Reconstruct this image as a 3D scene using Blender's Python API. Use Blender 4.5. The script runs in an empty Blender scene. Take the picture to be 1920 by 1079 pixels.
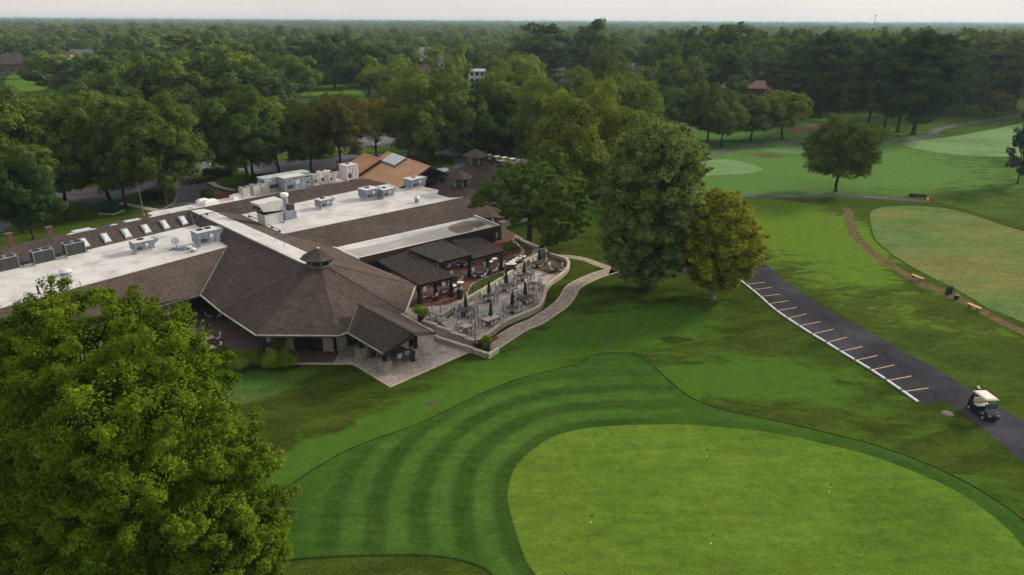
import bpy, math, random
import numpy as np
from mathutils import Vector, Matrix
R = math.radians
random.seed(5)
rng = np.random.default_rng(11)
sc = bpy.context.scene
COL = sc.collection

# ------------------------------------------------------------------ survey: the drone camera and where its pixels meet a level
H, TH, RO, F = 30.0, R(21.35), R(0.27), 1280.0
def W(px, py, z=0.0):
    x = (px - 960) / F; y = (py - 539.5) / F
    c, s = math.cos(RO), math.sin(RO)
    x, y = c * x + s * y, -s * x + c * y
    d = (x, math.cos(TH) - y * math.sin(TH), -(math.sin(TH) + y * math.cos(TH)))
    t = (H - z) / -d[2]
    return Vector((d[0] * t, d[1] * t, z))
def Zat(px, py, Y):
    """height of the point seen at px,py when it stands at distance Y"""
    y = (py - 539.5) / F; x = (px - 960) / F
    c, s = math.cos(RO), math.sin(RO)
    x, y = c * x + s * y, -s * x + c * y
    dy = math.cos(TH) - y * math.sin(TH); dz = -(math.sin(TH) + y * math.cos(TH))
    t = Y / dy
    return Vector((x * t, Y, H + dz * t))

# ------------------------------------------------------------------ materials
def nodes(name):
    m = bpy.data.materials.new(name); m.use_nodes = True
    nt = m.node_tree; nt.nodes.clear()
    out = nt.nodes.new('ShaderNodeOutputMaterial')
    return m, nt, out
def N(nt, t, **kw):
    n = nt.nodes.new(t)
    for k, v in kw.items():
        if k in n.inputs: n.inputs[k].default_value = v
        else: setattr(n, k, v)
    return n
def L(nt, a, b): nt.links.new(a, b)
def ramp(nt, fac, stops):
    r = nt.nodes.new('ShaderNodeValToRGB')
    e = r.color_ramp.elements
    while len(e) > 1: e.remove(e[-1])
    e[0].position = stops[0][0]; e[0].color = (*stops[0][1], 1)
    for p, c in stops[1:]:
        q = e.new(p); q.color = (*c, 1)
    L(nt, fac, r.inputs[0])
    return r.outputs[0]
def mixc(nt, a, b, fac, mode='MIX'):
    m = nt.nodes.new('ShaderNodeMix'); m.data_type = 'RGBA'; m.blend_type = mode
    for v, i in ((fac, 0), (a, 6), (b, 7)):
        if isinstance(v, (int, float)): m.inputs[i].default_value = v
        elif isinstance(v, tuple): m.inputs[i].default_value = (*v, 1) if len(v) == 3 else v
        else: L(nt, v, m.inputs[i])
    return m.outputs[2]
def noise(nt, vec, scale, detail=4, rough=0.55, dist=0.0):
    n = N(nt, 'ShaderNodeTexNoise', Scale=scale, Detail=detail, Roughness=rough, Distortion=dist)
    if vec is not None: L(nt, vec, n.inputs['Vector'])
    return n.outputs[0]
def vmap(nt, vec, scale=(1, 1, 1), rot=(0, 0, 0)):
    m = nt.nodes.new('ShaderNodeMapping'); m.inputs['Scale'].default_value = scale; m.inputs['Rotation'].default_value = rot
    L(nt, vec, m.inputs[0]); return m.outputs[0]
def pos(nt): return nt.nodes.new('ShaderNodeNewGeometry').outputs['Position']
def objc(nt): return nt.nodes.new('ShaderNodeTexCoord').outputs['Object']
def bump(nt, h, strength, dist=0.02):
    b = nt.nodes.new('ShaderNodeBump'); b.inputs['Strength'].default_value = strength; b.inputs['Distance'].default_value = dist
    L(nt, h, b.inputs['Height']); return b.outputs[0]
def finish(nt, out, col, rough=0.8, metal=0.0, nrm=None, spec=0.3):
    p = N(nt, 'ShaderNodeBsdfPrincipled'); p.inputs['Roughness'].default_value = rough if not hasattr(rough, 'links') else 0.5
    if hasattr(rough, 'links'): L(nt, rough, p.inputs['Roughness'])
    p.inputs['Metallic'].default_value = metal; p.inputs['Specular IOR Level'].default_value = spec
    if isinstance(col, tuple): p.inputs['Base Color'].default_value = (*col, 1)
    else: L(nt, col, p.inputs['Base Color'])
    if nrm is not None: L(nt, nrm, p.inputs['Normal'])
    L(nt, p.outputs[0], out.inputs[0]); return p

def m_plain(name, col, rough=0.6, metal=0.0, var=0.25, scale=3.0, spec=0.3):
    m, nt, out = nodes(name)
    n = noise(nt, objc(nt), scale, 5)
    a = tuple(max(0, c * (1 - var)) for c in col); b = tuple(min(1, c * (1 + var)) for c in col)
    finish(nt, out, ramp(nt, n, [(0.3, a), (0.7, b)]), rough, metal, None, spec)
    return m
def m_grass(name, dark, mid, light, blotch=0.12, fine=6.0, warm=(0.09, 0.085, 0.02), warmth=0.3, spec=0.0, streak=None):
    m, nt, out = nodes(name)
    p = pos(nt)
    n1 = noise(nt, vmap(nt, p, (1, 1.6, 1), (0, 0, R(25))), blotch, 7, 0.62, 0.6)
    col = ramp(nt, n1, [(0.28, dark), (0.5, mid), (0.72, light)])
    n2 = noise(nt, p, blotch * 0.42, 5, 0.6, 0.3)
    w = ramp(nt, n2, [(0.42, (0, 0, 0)), (0.8, (1, 1, 1))])
    wf = nt.nodes.new('ShaderNodeMath'); wf.operation = 'MULTIPLY'; wf.inputs[1].default_value = warmth
    L(nt, w, wf.inputs[0])
    col = mixc(nt, col, warm, wf.outputs[0])
    if streak:
        wv = N(nt, 'ShaderNodeTexWave', Scale=streak[0], Distortion=1.2, Detail=2.0)
        wv.inputs['Detail Scale'].default_value = 0.3
        L(nt, vmap(nt, p, (1, 1, 1), (0, 0, R(streak[1]))), wv.inputs[0])
        k = ramp(nt, wv.outputs[1], [(0.35, (1 - streak[2],) * 3), (0.65, (1 + streak[2],) * 3)])
        col = mixc(nt, col, k, 1.0, 'MULTIPLY')
    n3 = noise(nt, p, fine, 3, 0.7)
    k = ramp(nt, n3, [(0.3, (0.62,) * 3), (0.7, (1.35,) * 3)])
    col = mixc(nt, col, k, 1.0, 'MULTIPLY')
    n4 = noise(nt, p, 1.1, 6, 0.7, 1.0)
    k = ramp(nt, n4, [(0.3, (0.78, 0.80, 0.82)), (0.7, (1.22, 1.18, 1.1))])
    col = mixc(nt, col, k, 1.0, 'MULTIPLY')
    n6 = noise(nt, vmap(nt, p, (0.35, 1.5, 1), (0, 0, R(-38))), 0.9, 6, 0.75, 0.5)
    col = mixc(nt, col, ramp(nt, n6, [(0.32, (0.80, 0.84, 0.86)), (0.68, (1.24, 1.18, 1.08))]), 1.0, 'MULTIPLY')
    finish(nt, out, col, 1.0, 0, bump(nt, n3, 0.6, 0.06), 0.0)
    return m
def m_leaf(name, dark, light, trans=(0.16, 0.22, 0.03), tfac=0.22, accent=None, scale=0.55, cells=False):
    m, nt, out = nodes(name)
    dark = tuple(c * 1.25 for c in dark); light = tuple(c * 1.75 for c in light); trans = tuple(c * 1.3 for c in trans)
    p = objc(nt)
    oi = nt.nodes.new('ShaderNodeObjectInfo')
    add = nt.nodes.new('ShaderNodeVectorMath'); add.operation = 'ADD'; L(nt, p, add.inputs[0]); L(nt, oi.outputs['Location'], add.inputs[1])
    n1 = noise(nt, add.outputs[0], scale, 5, 0.7)
    col = ramp(nt, n1, [(0.32, dark), (0.68, light)])
    if accent:
        n2 = noise(nt, add.outputs[0], accent[1], 3, 0.6)
        col = mixc(nt, col, accent[0], ramp(nt, n2, [(accent[2], (0, 0, 0)), (accent[2] + 0.12, (1, 1, 1))]))
    k = ramp(nt, oi.outputs['Random'], [(0.0, (0.55, 0.66, 0.8)), (0.5, (1.0, 1.0, 1.0)), (1.0, (1.45, 1.28, 0.85))])
    col = mixc(nt, col, k, 1.0, 'MULTIPLY')
    n9 = noise(nt, p, scale * 9 + 1.5, 3, 0.75)
    col = mixc(nt, col, ramp(nt, n9, [(0.32, (0.62, 0.66, 0.7)), (0.68, (1.42, 1.34, 1.15))]), 1.0, 'MULTIPLY')
    if cells:
        vo = N(nt, 'ShaderNodeTexVoronoi', Scale=0.07); L(nt, vmap(nt, add.outputs[0], (1, 1, 0)), vo.inputs[0])
        col = mixc(nt, col, mixc(nt, (0.55, 0.62, 0.66), (1.5, 1.4, 1.15), vo.outputs[1]), 1.0, 'MULTIPLY')
    d = N(nt, 'ShaderNodeBsdfDiffuse'); L(nt, col, d.inputs[0])
    t = N(nt, 'ShaderNodeBsdfTranslucent')
    L(nt, mixc(nt, col, trans, 0.5), t.inputs[0])
    mx = nt.nodes.new('ShaderNodeMixShader'); mx.inputs[0].default_value = tfac
    L(nt, d.outputs[0], mx.inputs[1]); L(nt, t.outputs[0], mx.inputs[2]); L(nt, mx.outputs[0], out.inputs[0])
    return m
def m_bark(name, col):
    m, nt, out = nodes(name)
    n = noise(nt, vmap(nt, objc(nt), (4, 4, 0.8)), 2.0, 5, 0.7)
    a = tuple(c * 0.55 for c in col); b = tuple(c * 1.4 for c in col)
    finish(nt, out, ramp(nt, n, [(0.35, a), (0.65, b)]), 0.95, 0, bump(nt, n, 0.8, 0.05), 0.1)
    return m
def m_shingle(name, col, period=0.13, amp=0.5):
    m, nt, out = nodes(name)
    p = pos(nt)
    sx = nt.nodes.new('ShaderNodeSeparateXYZ'); L(nt, p, sx.inputs[0])
    wob = noise(nt, p, 1.4, 3, 0.6)
    md = nt.nodes.new('ShaderNodeMath'); md.operation = 'MULTIPLY_ADD'; md.inputs[1].default_value = 0.035
    L(nt, wob, md.inputs[0]); L(nt, sx.outputs[2], md.inputs[2])
    dv = nt.nodes.new('ShaderNodeMath'); dv.operation = 'DIVIDE'; dv.inputs[1].default_value = period; L(nt, md.outputs[0], dv.inputs[0])
    fr = nt.nodes.new('ShaderNodeMath'); fr.operation = 'FRACT'; L(nt, dv.outputs[0], fr.inputs[0])
    # each course is cut into tabs of uneven tone
    fl = nt.nodes.new('ShaderNodeMath'); fl.operation = 'FLOOR'; L(nt, dv.outputs[0], fl.inputs[0])
    cb = nt.nodes.new('ShaderNodeCombineXYZ')
    sn = nt.nodes.new('ShaderNodeMath'); sn.operation = 'MULTIPLY'; sn.inputs[1].default_value = 3.7; L(nt, fl.outputs[0], sn.inputs[0])
    L(nt, sx.outputs[0], cb.inputs[0]); L(nt, sx.outputs[1], cb.inputs[1]); L(nt, sn.outputs[0], cb.inputs[2])
    tab = noise(nt, cb.outputs[0], 3.2, 2, 0.6)
    big = noise(nt, p, 0.35, 5, 0.7, 0.5)
    c1 = ramp(nt, big, [(0.3, tuple(c * 0.8 for c in col)), (0.7, tuple(c * 1.25 for c in col))])
    c2 = mixc(nt, c1, ramp(nt, tab, [(0.3, (0.62,) * 3), (0.7, (1.45,) * 3)]), 0.8, 'MULTIPLY')
    c3 = mixc(nt, c2, ramp(nt, fr.outputs[0], [(0.0, (1 - amp,) * 3), (0.22, (1.0,) * 3), (1.0, (1 + amp * 0.35,) * 3)]), 1.0, 'MULTIPLY')
    # pale drip streaks and worn patches
    st = noise(nt, vmap(nt, p, (0.9, 0.9, 0.2)), 0.9, 6, 0.75, 1.0)
    c4 = mixc(nt, c3, tuple(c * 1.9 for c in col), ramp(nt, st, [(0.55, (0, 0, 0)), (0.78, (0.65,) * 3)]))
    finish(nt, out, c4, 0.9, 0, bump(nt, fr.outputs[0], 0.6, 0.03), 0.15)
    return m
def m_membrane(name, col=(0.55, 0.55, 0.56), pond=False):
    m, nt, out = nodes(name)
    p = pos(nt)
    a = noise(nt, p, 0.35, 7, 0.65, 0.8)
    c = ramp(nt, a, [(0.28, tuple(x * 0.60 for x in col)), (0.5, col), (0.75, tuple(min(0.8, x * 1.15) for x in col))])
    b = noise(nt, p, 1.6, 6, 0.7, 1.5)
    c = mixc(nt, c, (0.36, 0.28, 0.2), ramp(nt, b, [(0.54, (0, 0, 0)), (0.75, (0.5,) * 3)]))
    br = N(nt, 'ShaderNodeTexBrick', Scale=1.0); br.inputs['Mortar Size'].default_value = 0.02; br.offset = 0.3
    br.inputs['Brick Width'].default_value = 9.0; br.inputs['Row Height'].default_value = 2.1
    br.inputs['Color1'].default_value = (1, 1, 1, 1); br.inputs['Color2'].default_value = (0.93, 0.93, 0.93, 1); br.inputs['Mortar'].default_value = (0.6, 0.6, 0.6, 1)
    L(nt, vmap(nt, p, (1, 1, 1), (0, 0, R(-46))), br.inputs[0])
    c = mixc(nt, c, br.outputs[0], 1.0, 'MULTIPLY')
    rr = ramp(nt, a, [(0.35, (0.3,) * 3), (0.6, (0.55,) * 3)])
    finish(nt, out, c, rr, 0, None, 0.5)
    return m
def m_pavers(name, c1, c2, mortar, w=0.6, h=0.4, rot=45, stain=(0.12, 0.08, 0.05), st=0.5, msize=0.03):
    m, nt, out = nodes(name)
    p = pos(nt)
    br = N(nt, 'ShaderNodeTexBrick', Scale=1.0); br.inputs['Mortar Size'].default_value = msize
    br.inputs['Brick Width'].default_value = w; br.inputs['Row Height'].default_value = h
    br.inputs['Color1'].default_value = (*c1, 1); br.inputs['Color2'].default_value = (*c2, 1); br.inputs['Mortar'].default_value = (*mortar, 1)
    br.inputs['Bias'].default_value = 0.0
    L(nt, vmap(nt, p, (1, 1, 1), (0, 0, R(-rot))), br.inputs[0])
    n = noise(nt, p, 0.55, 6, 0.7, 1.2)
    c = mixc(nt, br.outputs[0], stain, ramp(nt, n, [(0.52, (0, 0, 0)), (0.66, (st,) * 3)]))
    n2 = noise(nt, p, 5, 4, 0.7)
    c = mixc(nt, c, ramp(nt, n2, [(0.3, (0.75,) * 3), (0.7, (1.2,) * 3)]), 1.0, 'MULTIPLY')
    finish(nt, out, c, 0.8, 0, bump(nt, br.outputs[1], -0.4, 0.02), 0.3)
    return m
def m_asphalt(name, c=0.045, tint=(1, 1, 1.12)):
    m, nt, out = nodes(name)
    p = pos(nt)
    n = noise(nt, p, 0.25, 7, 0.65, 0.6)
    a = tuple(c * 0.8 * t for t in tint); b = tuple(c * 1.3 * t for t in tint)
    col = ramp(nt, n, [(0.3, a), (0.7, b)])
    n2 = noise(nt, p, 9, 3, 0.8)
    col = mixc(nt, col, ramp(nt, n2, [(0.3, (0.75,) * 3), (0.7, (1.25,) * 3)]), 1.0, 'MULTIPLY')
    vo = N(nt, 'ShaderNodeTexVoronoi', Scale=0.22); vo.feature = 'DISTANCE_TO_EDGE'
    wp_ = nt.nodes.new('ShaderNodeVectorMath'); wp_.operation = 'ADD'; nn_ = N(nt, 'ShaderNodeTexNoise', Scale=0.8, Detail=4); L(nt, p, nn_.inputs[0]); L(nt, p, wp_.inputs[0]); L(nt, nn_.outputs[1], wp_.inputs[1]); L(nt, wp_.outputs[0], vo.inputs[0])
    col = mixc(nt, col, ramp(nt, vo.outputs[0], [(0.0, (0.45,) * 3), (0.012, (1.0,) * 3)]), 0.8, 'MULTIPLY')
    n5 = noise(nt, p, 0.12, 3, 0.5); col = mixc(nt, col, ramp(nt, n5, [(0.45, (0.82,) * 3), (0.55, (1.15,) * 3)]), 1.0, 'MULTIPLY')
    finish(nt, out, col, 1.0, 0, bump(nt, n2, 0.3, 0.01), 0.0)
    return m
def m_glass(name, col=(0.02, 0.025, 0.03), rough=0.12):
    m, nt, out = nodes(name)
    n = noise(nt, objc(nt), 1.2, 2)
    finish(nt, out, ramp(nt, n, [(0.3, col), (0.7, tuple(c * 1.8 for c in col))]), rough, 0, None, 0.6)
    return m
def m_stone(name, col=(0.36, 0.33, 0.28)):
    m, nt, out = nodes(name)
    br = N(nt, 'ShaderNodeTexBrick', Scale=1.0); br.inputs['Mortar Size'].default_value = 0.012
    br.inputs['Brick Width'].default_value = 0.55; br.inputs['Row Height'].default_value = 0.16
    br.inputs['Color1'].default_value = (*col, 1); br.inputs['Color2'].default_value = tuple(c * 0.7 for c in col) + (1,); br.inputs['Mortar'].default_value = tuple(c * 0.5 for c in col) + (1,)
    p = pos(nt)
    s = nt.nodes.new('ShaderNodeSeparateXYZ'); L(nt, p, s.inputs[0])
    ad = nt.nodes.new('ShaderNodeMath'); ad.operation = 'ADD'; L(nt, s.outputs[0], ad.inputs[0]); L(nt, s.outputs[1], ad.inputs[1])
    cb = nt.nodes.new('ShaderNodeCombineXYZ'); L(nt, ad.outputs[0], cb.inputs[0]); L(nt, s.outputs[2], cb.inputs[1])
    L(nt, cb.outputs[0], br.inputs[0])
    n = noise(nt, p, 2.5, 6, 0.7)
    c = mixc(nt, br.outputs[0], ramp(nt, n, [(0.3, (0.7,) * 3), (0.7, (1.25,) * 3)]), 1.0, 'MULTIPLY')
    finish(nt, out, c, 0.9, 0, bump(nt, n, 0.4, 0.03), 0.2)
    return m

M = {}
M['rough'] = m_grass('rough grass', (0.014, 0.036, 0.007), (0.024, 0.056, 0.010), (0.036, 0.078, 0.014), 0.10, 5.0, (0.055, 0.062, 0.016), 0.5)
M['lawn'] = m_grass('clubhouse lawn', (0.032, 0.062, 0.010), (0.048, 0.088, 0.014), (0.062, 0.112, 0.018), 0.14, 6.0, (0.08, 0.085, 0.02), 0.6, streak=(0.11, 62, 0.10))
M['bright'] = m_grass('bright mown grass', (0.045, 0.105, 0.014), (0.072, 0.145, 0.020), (0.100, 0.190, 0.036), 0.10, 5.0, (0.11, 0.13, 0.025), 0.4)
M['far_fairway'] = m_grass('fairway grass', (0.050, 0.115, 0.030), (0.078, 0.165, 0.048), (0.115, 0.215, 0.080), 0.055, 3.0, (0.13, 0.14, 0.05), 0.5)
M['green'] = m_grass('putting green grass', (0.062, 0.124, 0.016), (0.084, 0.156, 0.021), (0.108, 0.184, 0.027), 0.09, 9.0, (0.15, 0.17, 0.03), 0.35)
M['range'] = m_grass('dewy tee grass', (0.062, 0.120, 0.036), (0.092, 0.155, 0.052), (0.120, 0.185, 0.068), 0.13, 4.0, (0.22, 0.16, 0.07), 0.75)
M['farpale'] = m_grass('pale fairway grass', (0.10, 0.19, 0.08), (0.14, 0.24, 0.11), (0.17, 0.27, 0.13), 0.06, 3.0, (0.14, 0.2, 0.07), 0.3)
M['dirt'] = m_plain('bare soil', (0.110, 0.088, 0.045), 1.0, 0, 0.45, 1.2, 0.0)
M['mulch'] = m_plain('red mulch', (0.15, 0.058, 0.032), 1.0, 0, 0.4, 4, 0.0)
M['asphalt'] = m_asphalt('dark asphalt', 0.046, (1.0, 0.98, 1.25))
M['asphalt_old'] = m_asphalt('old asphalt', 0.12, (1, 1, 1.12))
M['path'] = m_asphalt('cart path asphalt', 0.10, (1.05, 1, 1.15))
M['concrete'] = m_plain('concrete', (0.36, 0.34, 0.31), 0.9, 0, 0.25, 1.5)
M['kerb'] = m_plain('painted kerb block', (0.55, 0.58, 0.68), 0.7, 0, 0.12, 4)
M['yellow'] = m_plain('yellow road paint', (0.40, 0.29, 0.13), 0.8, 0, 0.45, 9)
M['shingle'] = m_shingle('brown shingles', (0.064, 0.050, 0.045))
M['shingle_fine'] = m_shingle('brown shingles far', (0.054, 0.043, 0.040), 0.16, 0.3)
M['membrane'] = m_membrane('white roof membrane')
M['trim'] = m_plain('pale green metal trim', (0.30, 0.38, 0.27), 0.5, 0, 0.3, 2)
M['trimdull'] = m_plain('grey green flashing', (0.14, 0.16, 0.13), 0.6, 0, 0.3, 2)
M['copper'] = None
M['slat'] = m_plain('slat tops tinted with sky sheen', (0.15, 0.135, 0.13), 0.45, 0, 0.25, 3, 0.5)  # lighter colour stands in for sky reflected off the slat tops
M['fascia'] = m_plain('dark brown fascia', (0.035, 0.027, 0.023), 0.6, 0, 0.2, 2)
M['wood'] = m_plain('dark stained timber', (0.017, 0.015, 0.016), 0.7, 0, 0.3, 3, 0.2)
M['glass'] = m_glass('dark window glass')
M['limestone'] = m_stone('limestone blocks', (0.38, 0.35, 0.29))
M['cap'] = m_plain('limestone cap', (0.42, 0.37, 0.29), 0.85, 0, 0.22, 2.5)
M['brick'] = m_pavers('red clay pavers', (0.13, 0.048, 0.036), (0.17, 0.065, 0.045), (0.07, 0.045, 0.04), 0.42, 0.22, 45, (0.08, 0.05, 0.045), 0.5, 0.02)
M['darkbrick'] = m_pavers('dark plaza pavers', (0.115, 0.088, 0.078), (0.15, 0.11, 0.095), (0.06, 0.05, 0.045), 0.42, 0.22, 45, (0.06, 0.05, 0.045), 0.5, 0.02)  # dark brown brick of the plaza
M['flag'] = m_pavers('grey stone pavers', (0.46, 0.42, 0.40), (0.34, 0.305, 0.29), (0.17, 0.145, 0.13), 0.75, 0.5, 47, (0.16, 0.105, 0.07), 0.75, 0.022)
M['cobble'] = m_pavers('tumbled path pavers', (0.44, 0.38, 0.33), (0.27, 0.22, 0.19), (0.12, 0.09, 0.07), 0.42, 0.3, 30, (0.20, 0.14, 0.11), 0.4, 0.03)
M['metal'] = m_plain('galvanised sheet', (0.20, 0.23, 0.29), 0.5, 0.1, 0.3, 2.5, 0.5)
M['metal_light'] = m_plain('pale sheet metal', (0.55, 0.55, 0.56), 0.45, 0.1, 0.12, 1.5, 0.5)
M['metal_green'] = m_plain('grey green sheet metal', (0.34, 0.40, 0.39), 0.5, 0.1, 0.2, 1.5)
M['beige'] = m_plain('beige enamel', (0.42, 0.40, 0.35), 0.5, 0, 0.15, 2)
M['black'] = m_plain('black grille', (0.014, 0.014, 0.016), 0.5, 0, 0.3, 8)
M['darkgrey'] = m_plain('charcoal coil', (0.045, 0.045, 0.048), 0.6, 0, 0.3, 6)
M['pipe'] = m_plain('black gas pipe', (0.02, 0.018, 0.018), 0.5, 0, 0.2, 4)
M['dome'] = m_plain('frosted acrylic', (0.50, 0.55, 0.62), 0.25, 0, 0.15, 2.0, 0.6)
M['white'] = m_plain('white paint', (0.72, 0.72, 0.70), 0.5, 0, 0.06, 3)
M['sling'] = m_plain('pale grey sling fabric', (0.46, 0.47, 0.49), 0.7, 0, 0.08, 6)
M['frame'] = m_plain('dark bronze frame', (0.022, 0.017, 0.015), 0.45, 0.3, 0.2, 6, 0.5)
M['tabledark'] = m_plain('dark slatted tabletop', (0.065, 0.05, 0.044), 0.5, 0, 0.3, 5)
M['tablelight'] = m_plain('sandy tabletop', (0.46, 0.40, 0.34), 0.5, 0, 0.15, 5)
M['tablewhite'] = m_plain('pale round tabletop', (0.66, 0.67, 0.68), 0.35, 0, 0.08, 4, 0.5)
M['canopy'] = m_plain('bottle green canvas', (0.006, 0.045, 0.033), 0.8, 0, 0.3, 5)
M['cream'] = m_plain('cream vinyl', (0.58, 0.53, 0.42), 0.45, 0, 0.08, 4)
M['cartroof'] = m_plain('cream plastic roof', (0.66, 0.63, 0.55), 0.35, 0, 0.06, 3, 0.5)
M['navy'] = m_plain('dark navy paint', (0.010, 0.016, 0.028), 0.3, 0, 0.2, 3, 0.6)
M['rubber'] = m_plain('tyre rubber', (0.015, 0.015, 0.015), 0.9, 0, 0.2, 5)
M['rim'] = m_plain('silver wheel', (0.45, 0.46, 0.48), 0.35, 0.5, 0.1, 5)
M['windshield'] = m_glass('tinted acrylic', (0.03, 0.06, 0.08), 0.1)
M['bench'] = m_plain('varnished bench board', (0.46, 0.25, 0.13), 0.6, 0, 0.2, 5)
M['skin'] = m_plain('skin', (0.42, 0.24, 0.17), 0.6, 0, 0.05, 5)
M['shirt'] = m_plain('navy cloth', (0.012, 0.014, 0.03), 0.9, 0, 0.2, 6)
M['short'] = m_plain('dark shorts', (0.02, 0.02, 0.022), 0.9, 0, 0.2, 6)
M['khaki'] = m_plain('khaki cloth', (0.30, 0.25, 0.17), 0.9, 0, 0.1, 6)
M['hair'] = m_plain('dark hair', (0.02, 0.014, 0.01), 0.8, 0, 0.2, 6)
M['orange'] = m_plain('orange plastic', (0.70, 0.12, 0.03), 0.5, 0, 0.1, 6)
M['utilgreen'] = m_plain('dark green enamel', (0.012, 0.045, 0.028), 0.5, 0, 0.2, 3)
M['planter'] = m_plain('dark glazed pot', (0.02, 0.022, 0.03), 0.3, 0, 0.2, 4, 0.6)
M['blueglass'] = m_plain('blue grey panel', (0.20, 0.33, 0.42), 0.5, 0, 0.2, 2)
M['housewall'] = m_plain('white siding', (0.62, 0.64, 0.66), 0.7, 0, 0.05, 1)
M['brickwall'] = m_plain('red brown brick', (0.20, 0.11, 0.07), 0.9, 0, 0.15, 1)
M['darkroof'] = m_plain('dark plum roofing', (0.06, 0.05, 0.05), 0.9, 0, 0.2, 1, 0.1)
M['slate'] = m_plain('blue grey roofing', (0.15, 0.17, 0.20), 0.8, 0, 0.15, 1)
M['brownroof'] = m_plain('brown roofing', (0.14, 0.085, 0.065), 0.8, 0, 0.15, 1)
M['bark'] = m_bark('grey brown bark', (0.055, 0.043, 0.034))
M['barkpale'] = m_bark('pale bark', (0.16, 0.14, 0.12))
G = dict(
 oak=m_leaf('oak foliage', (0.026, 0.048, 0.013), (0.112, 0.158, 0.034), (0.22, 0.28, 0.04), 0.28),
 deep=m_leaf('deep green foliage', (0.022, 0.042, 0.013), (0.060, 0.096, 0.026), (0.09, 0.15, 0.02)),
 lime=m_leaf('yellow green foliage', (0.060, 0.095, 0.012), (0.135, 0.185, 0.022), (0.28, 0.34, 0.03), 0.38),
 fresh=m_leaf('fresh green foliage', (0.044, 0.080, 0.014), (0.130, 0.185, 0.032), (0.26, 0.36, 0.05), 0.34),
 grey=m_leaf('grey green foliage', (0.040, 0.062, 0.026), (0.082, 0.115, 0.045), (0.14, 0.19, 0.05)),
 autumn=m_leaf('turning foliage', (0.062, 0.094, 0.018), (0.155, 0.195, 0.030), (0.30, 0.26, 0.03), 0.35, ((0.20, 0.15, 0.014), 0.4, 0.60)),
 bronze=m_leaf('bronze foliage', (0.034, 0.044, 0.014), (0.080, 0.084, 0.024), (0.16, 0.13, 0.03), 0.22, ((0.10, 0.060, 0.028), 0.35, 0.54)),
 red=m_leaf('red foliage', (0.08, 0.022, 0.016), (0.16, 0.045, 0.03), (0.22, 0.06, 0.03)),
 spruce=m_leaf('blue green needles', (0.024, 0.042, 0.030), (0.050, 0.078, 0.060), (0.05, 0.09, 0.05), 0.1),
 hedge=m_leaf('hedge foliage', (0.022, 0.042, 0.010), (0.045, 0.078, 0.018)),
 lime2=m_leaf('feathery foliage', (0.014, 0.036, 0.007), (0.066, 0.118, 0.012), (0.26, 0.32, 0.03), 0.25),
 grey2=m_leaf('linden foliage', (0.056, 0.092, 0.030), (0.165, 0.220, 0.062), (0.30, 0.38, 0.09), 0.40),
 far=m_leaf('woodland foliage', (0.024, 0.048, 0.018), (0.086, 0.128, 0.038), (0.09, 0.15, 0.04), 0.2, None, 0.08, True),
)
def make_copper():
    m, nt, out = nodes('standing seam copper')
    p = objc(nt)
    s = nt.nodes.new('ShaderNodeSeparateXYZ'); L(nt, vmap(nt, p, (1, 1, 1), (0, 0, R(41))), s.inputs[0])
    d = nt.nodes.new('ShaderNodeMath'); d.operation = 'DIVIDE'; d.inputs[1].default_value = 0.42; L(nt, s.outputs[0], d.inputs[0])
    f = nt.nodes.new('ShaderNodeMath'); f.operation = 'FRACT'; L(nt, d.outputs[0], f.inputs[0])
    n = noise(nt, p, 0.4, 5, 0.6)
    c = ramp(nt, n, [(0.3, (0.42, 0.21, 0.10)), (0.7, (0.56, 0.31, 0.17))])
    c = mixc(nt, c, ramp(nt, f.outputs[0], [(0.0, (0.55,) * 3), (0.12, (0.55,) * 3), (0.16, (1.05,) * 3), (1.0, (0.95,) * 3)]), 1.0, 'MULTIPLY')
    finish(nt, out, c, 0.5, 0.15, None, 0.4)
    return m
M['copper'] = make_copper()

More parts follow.
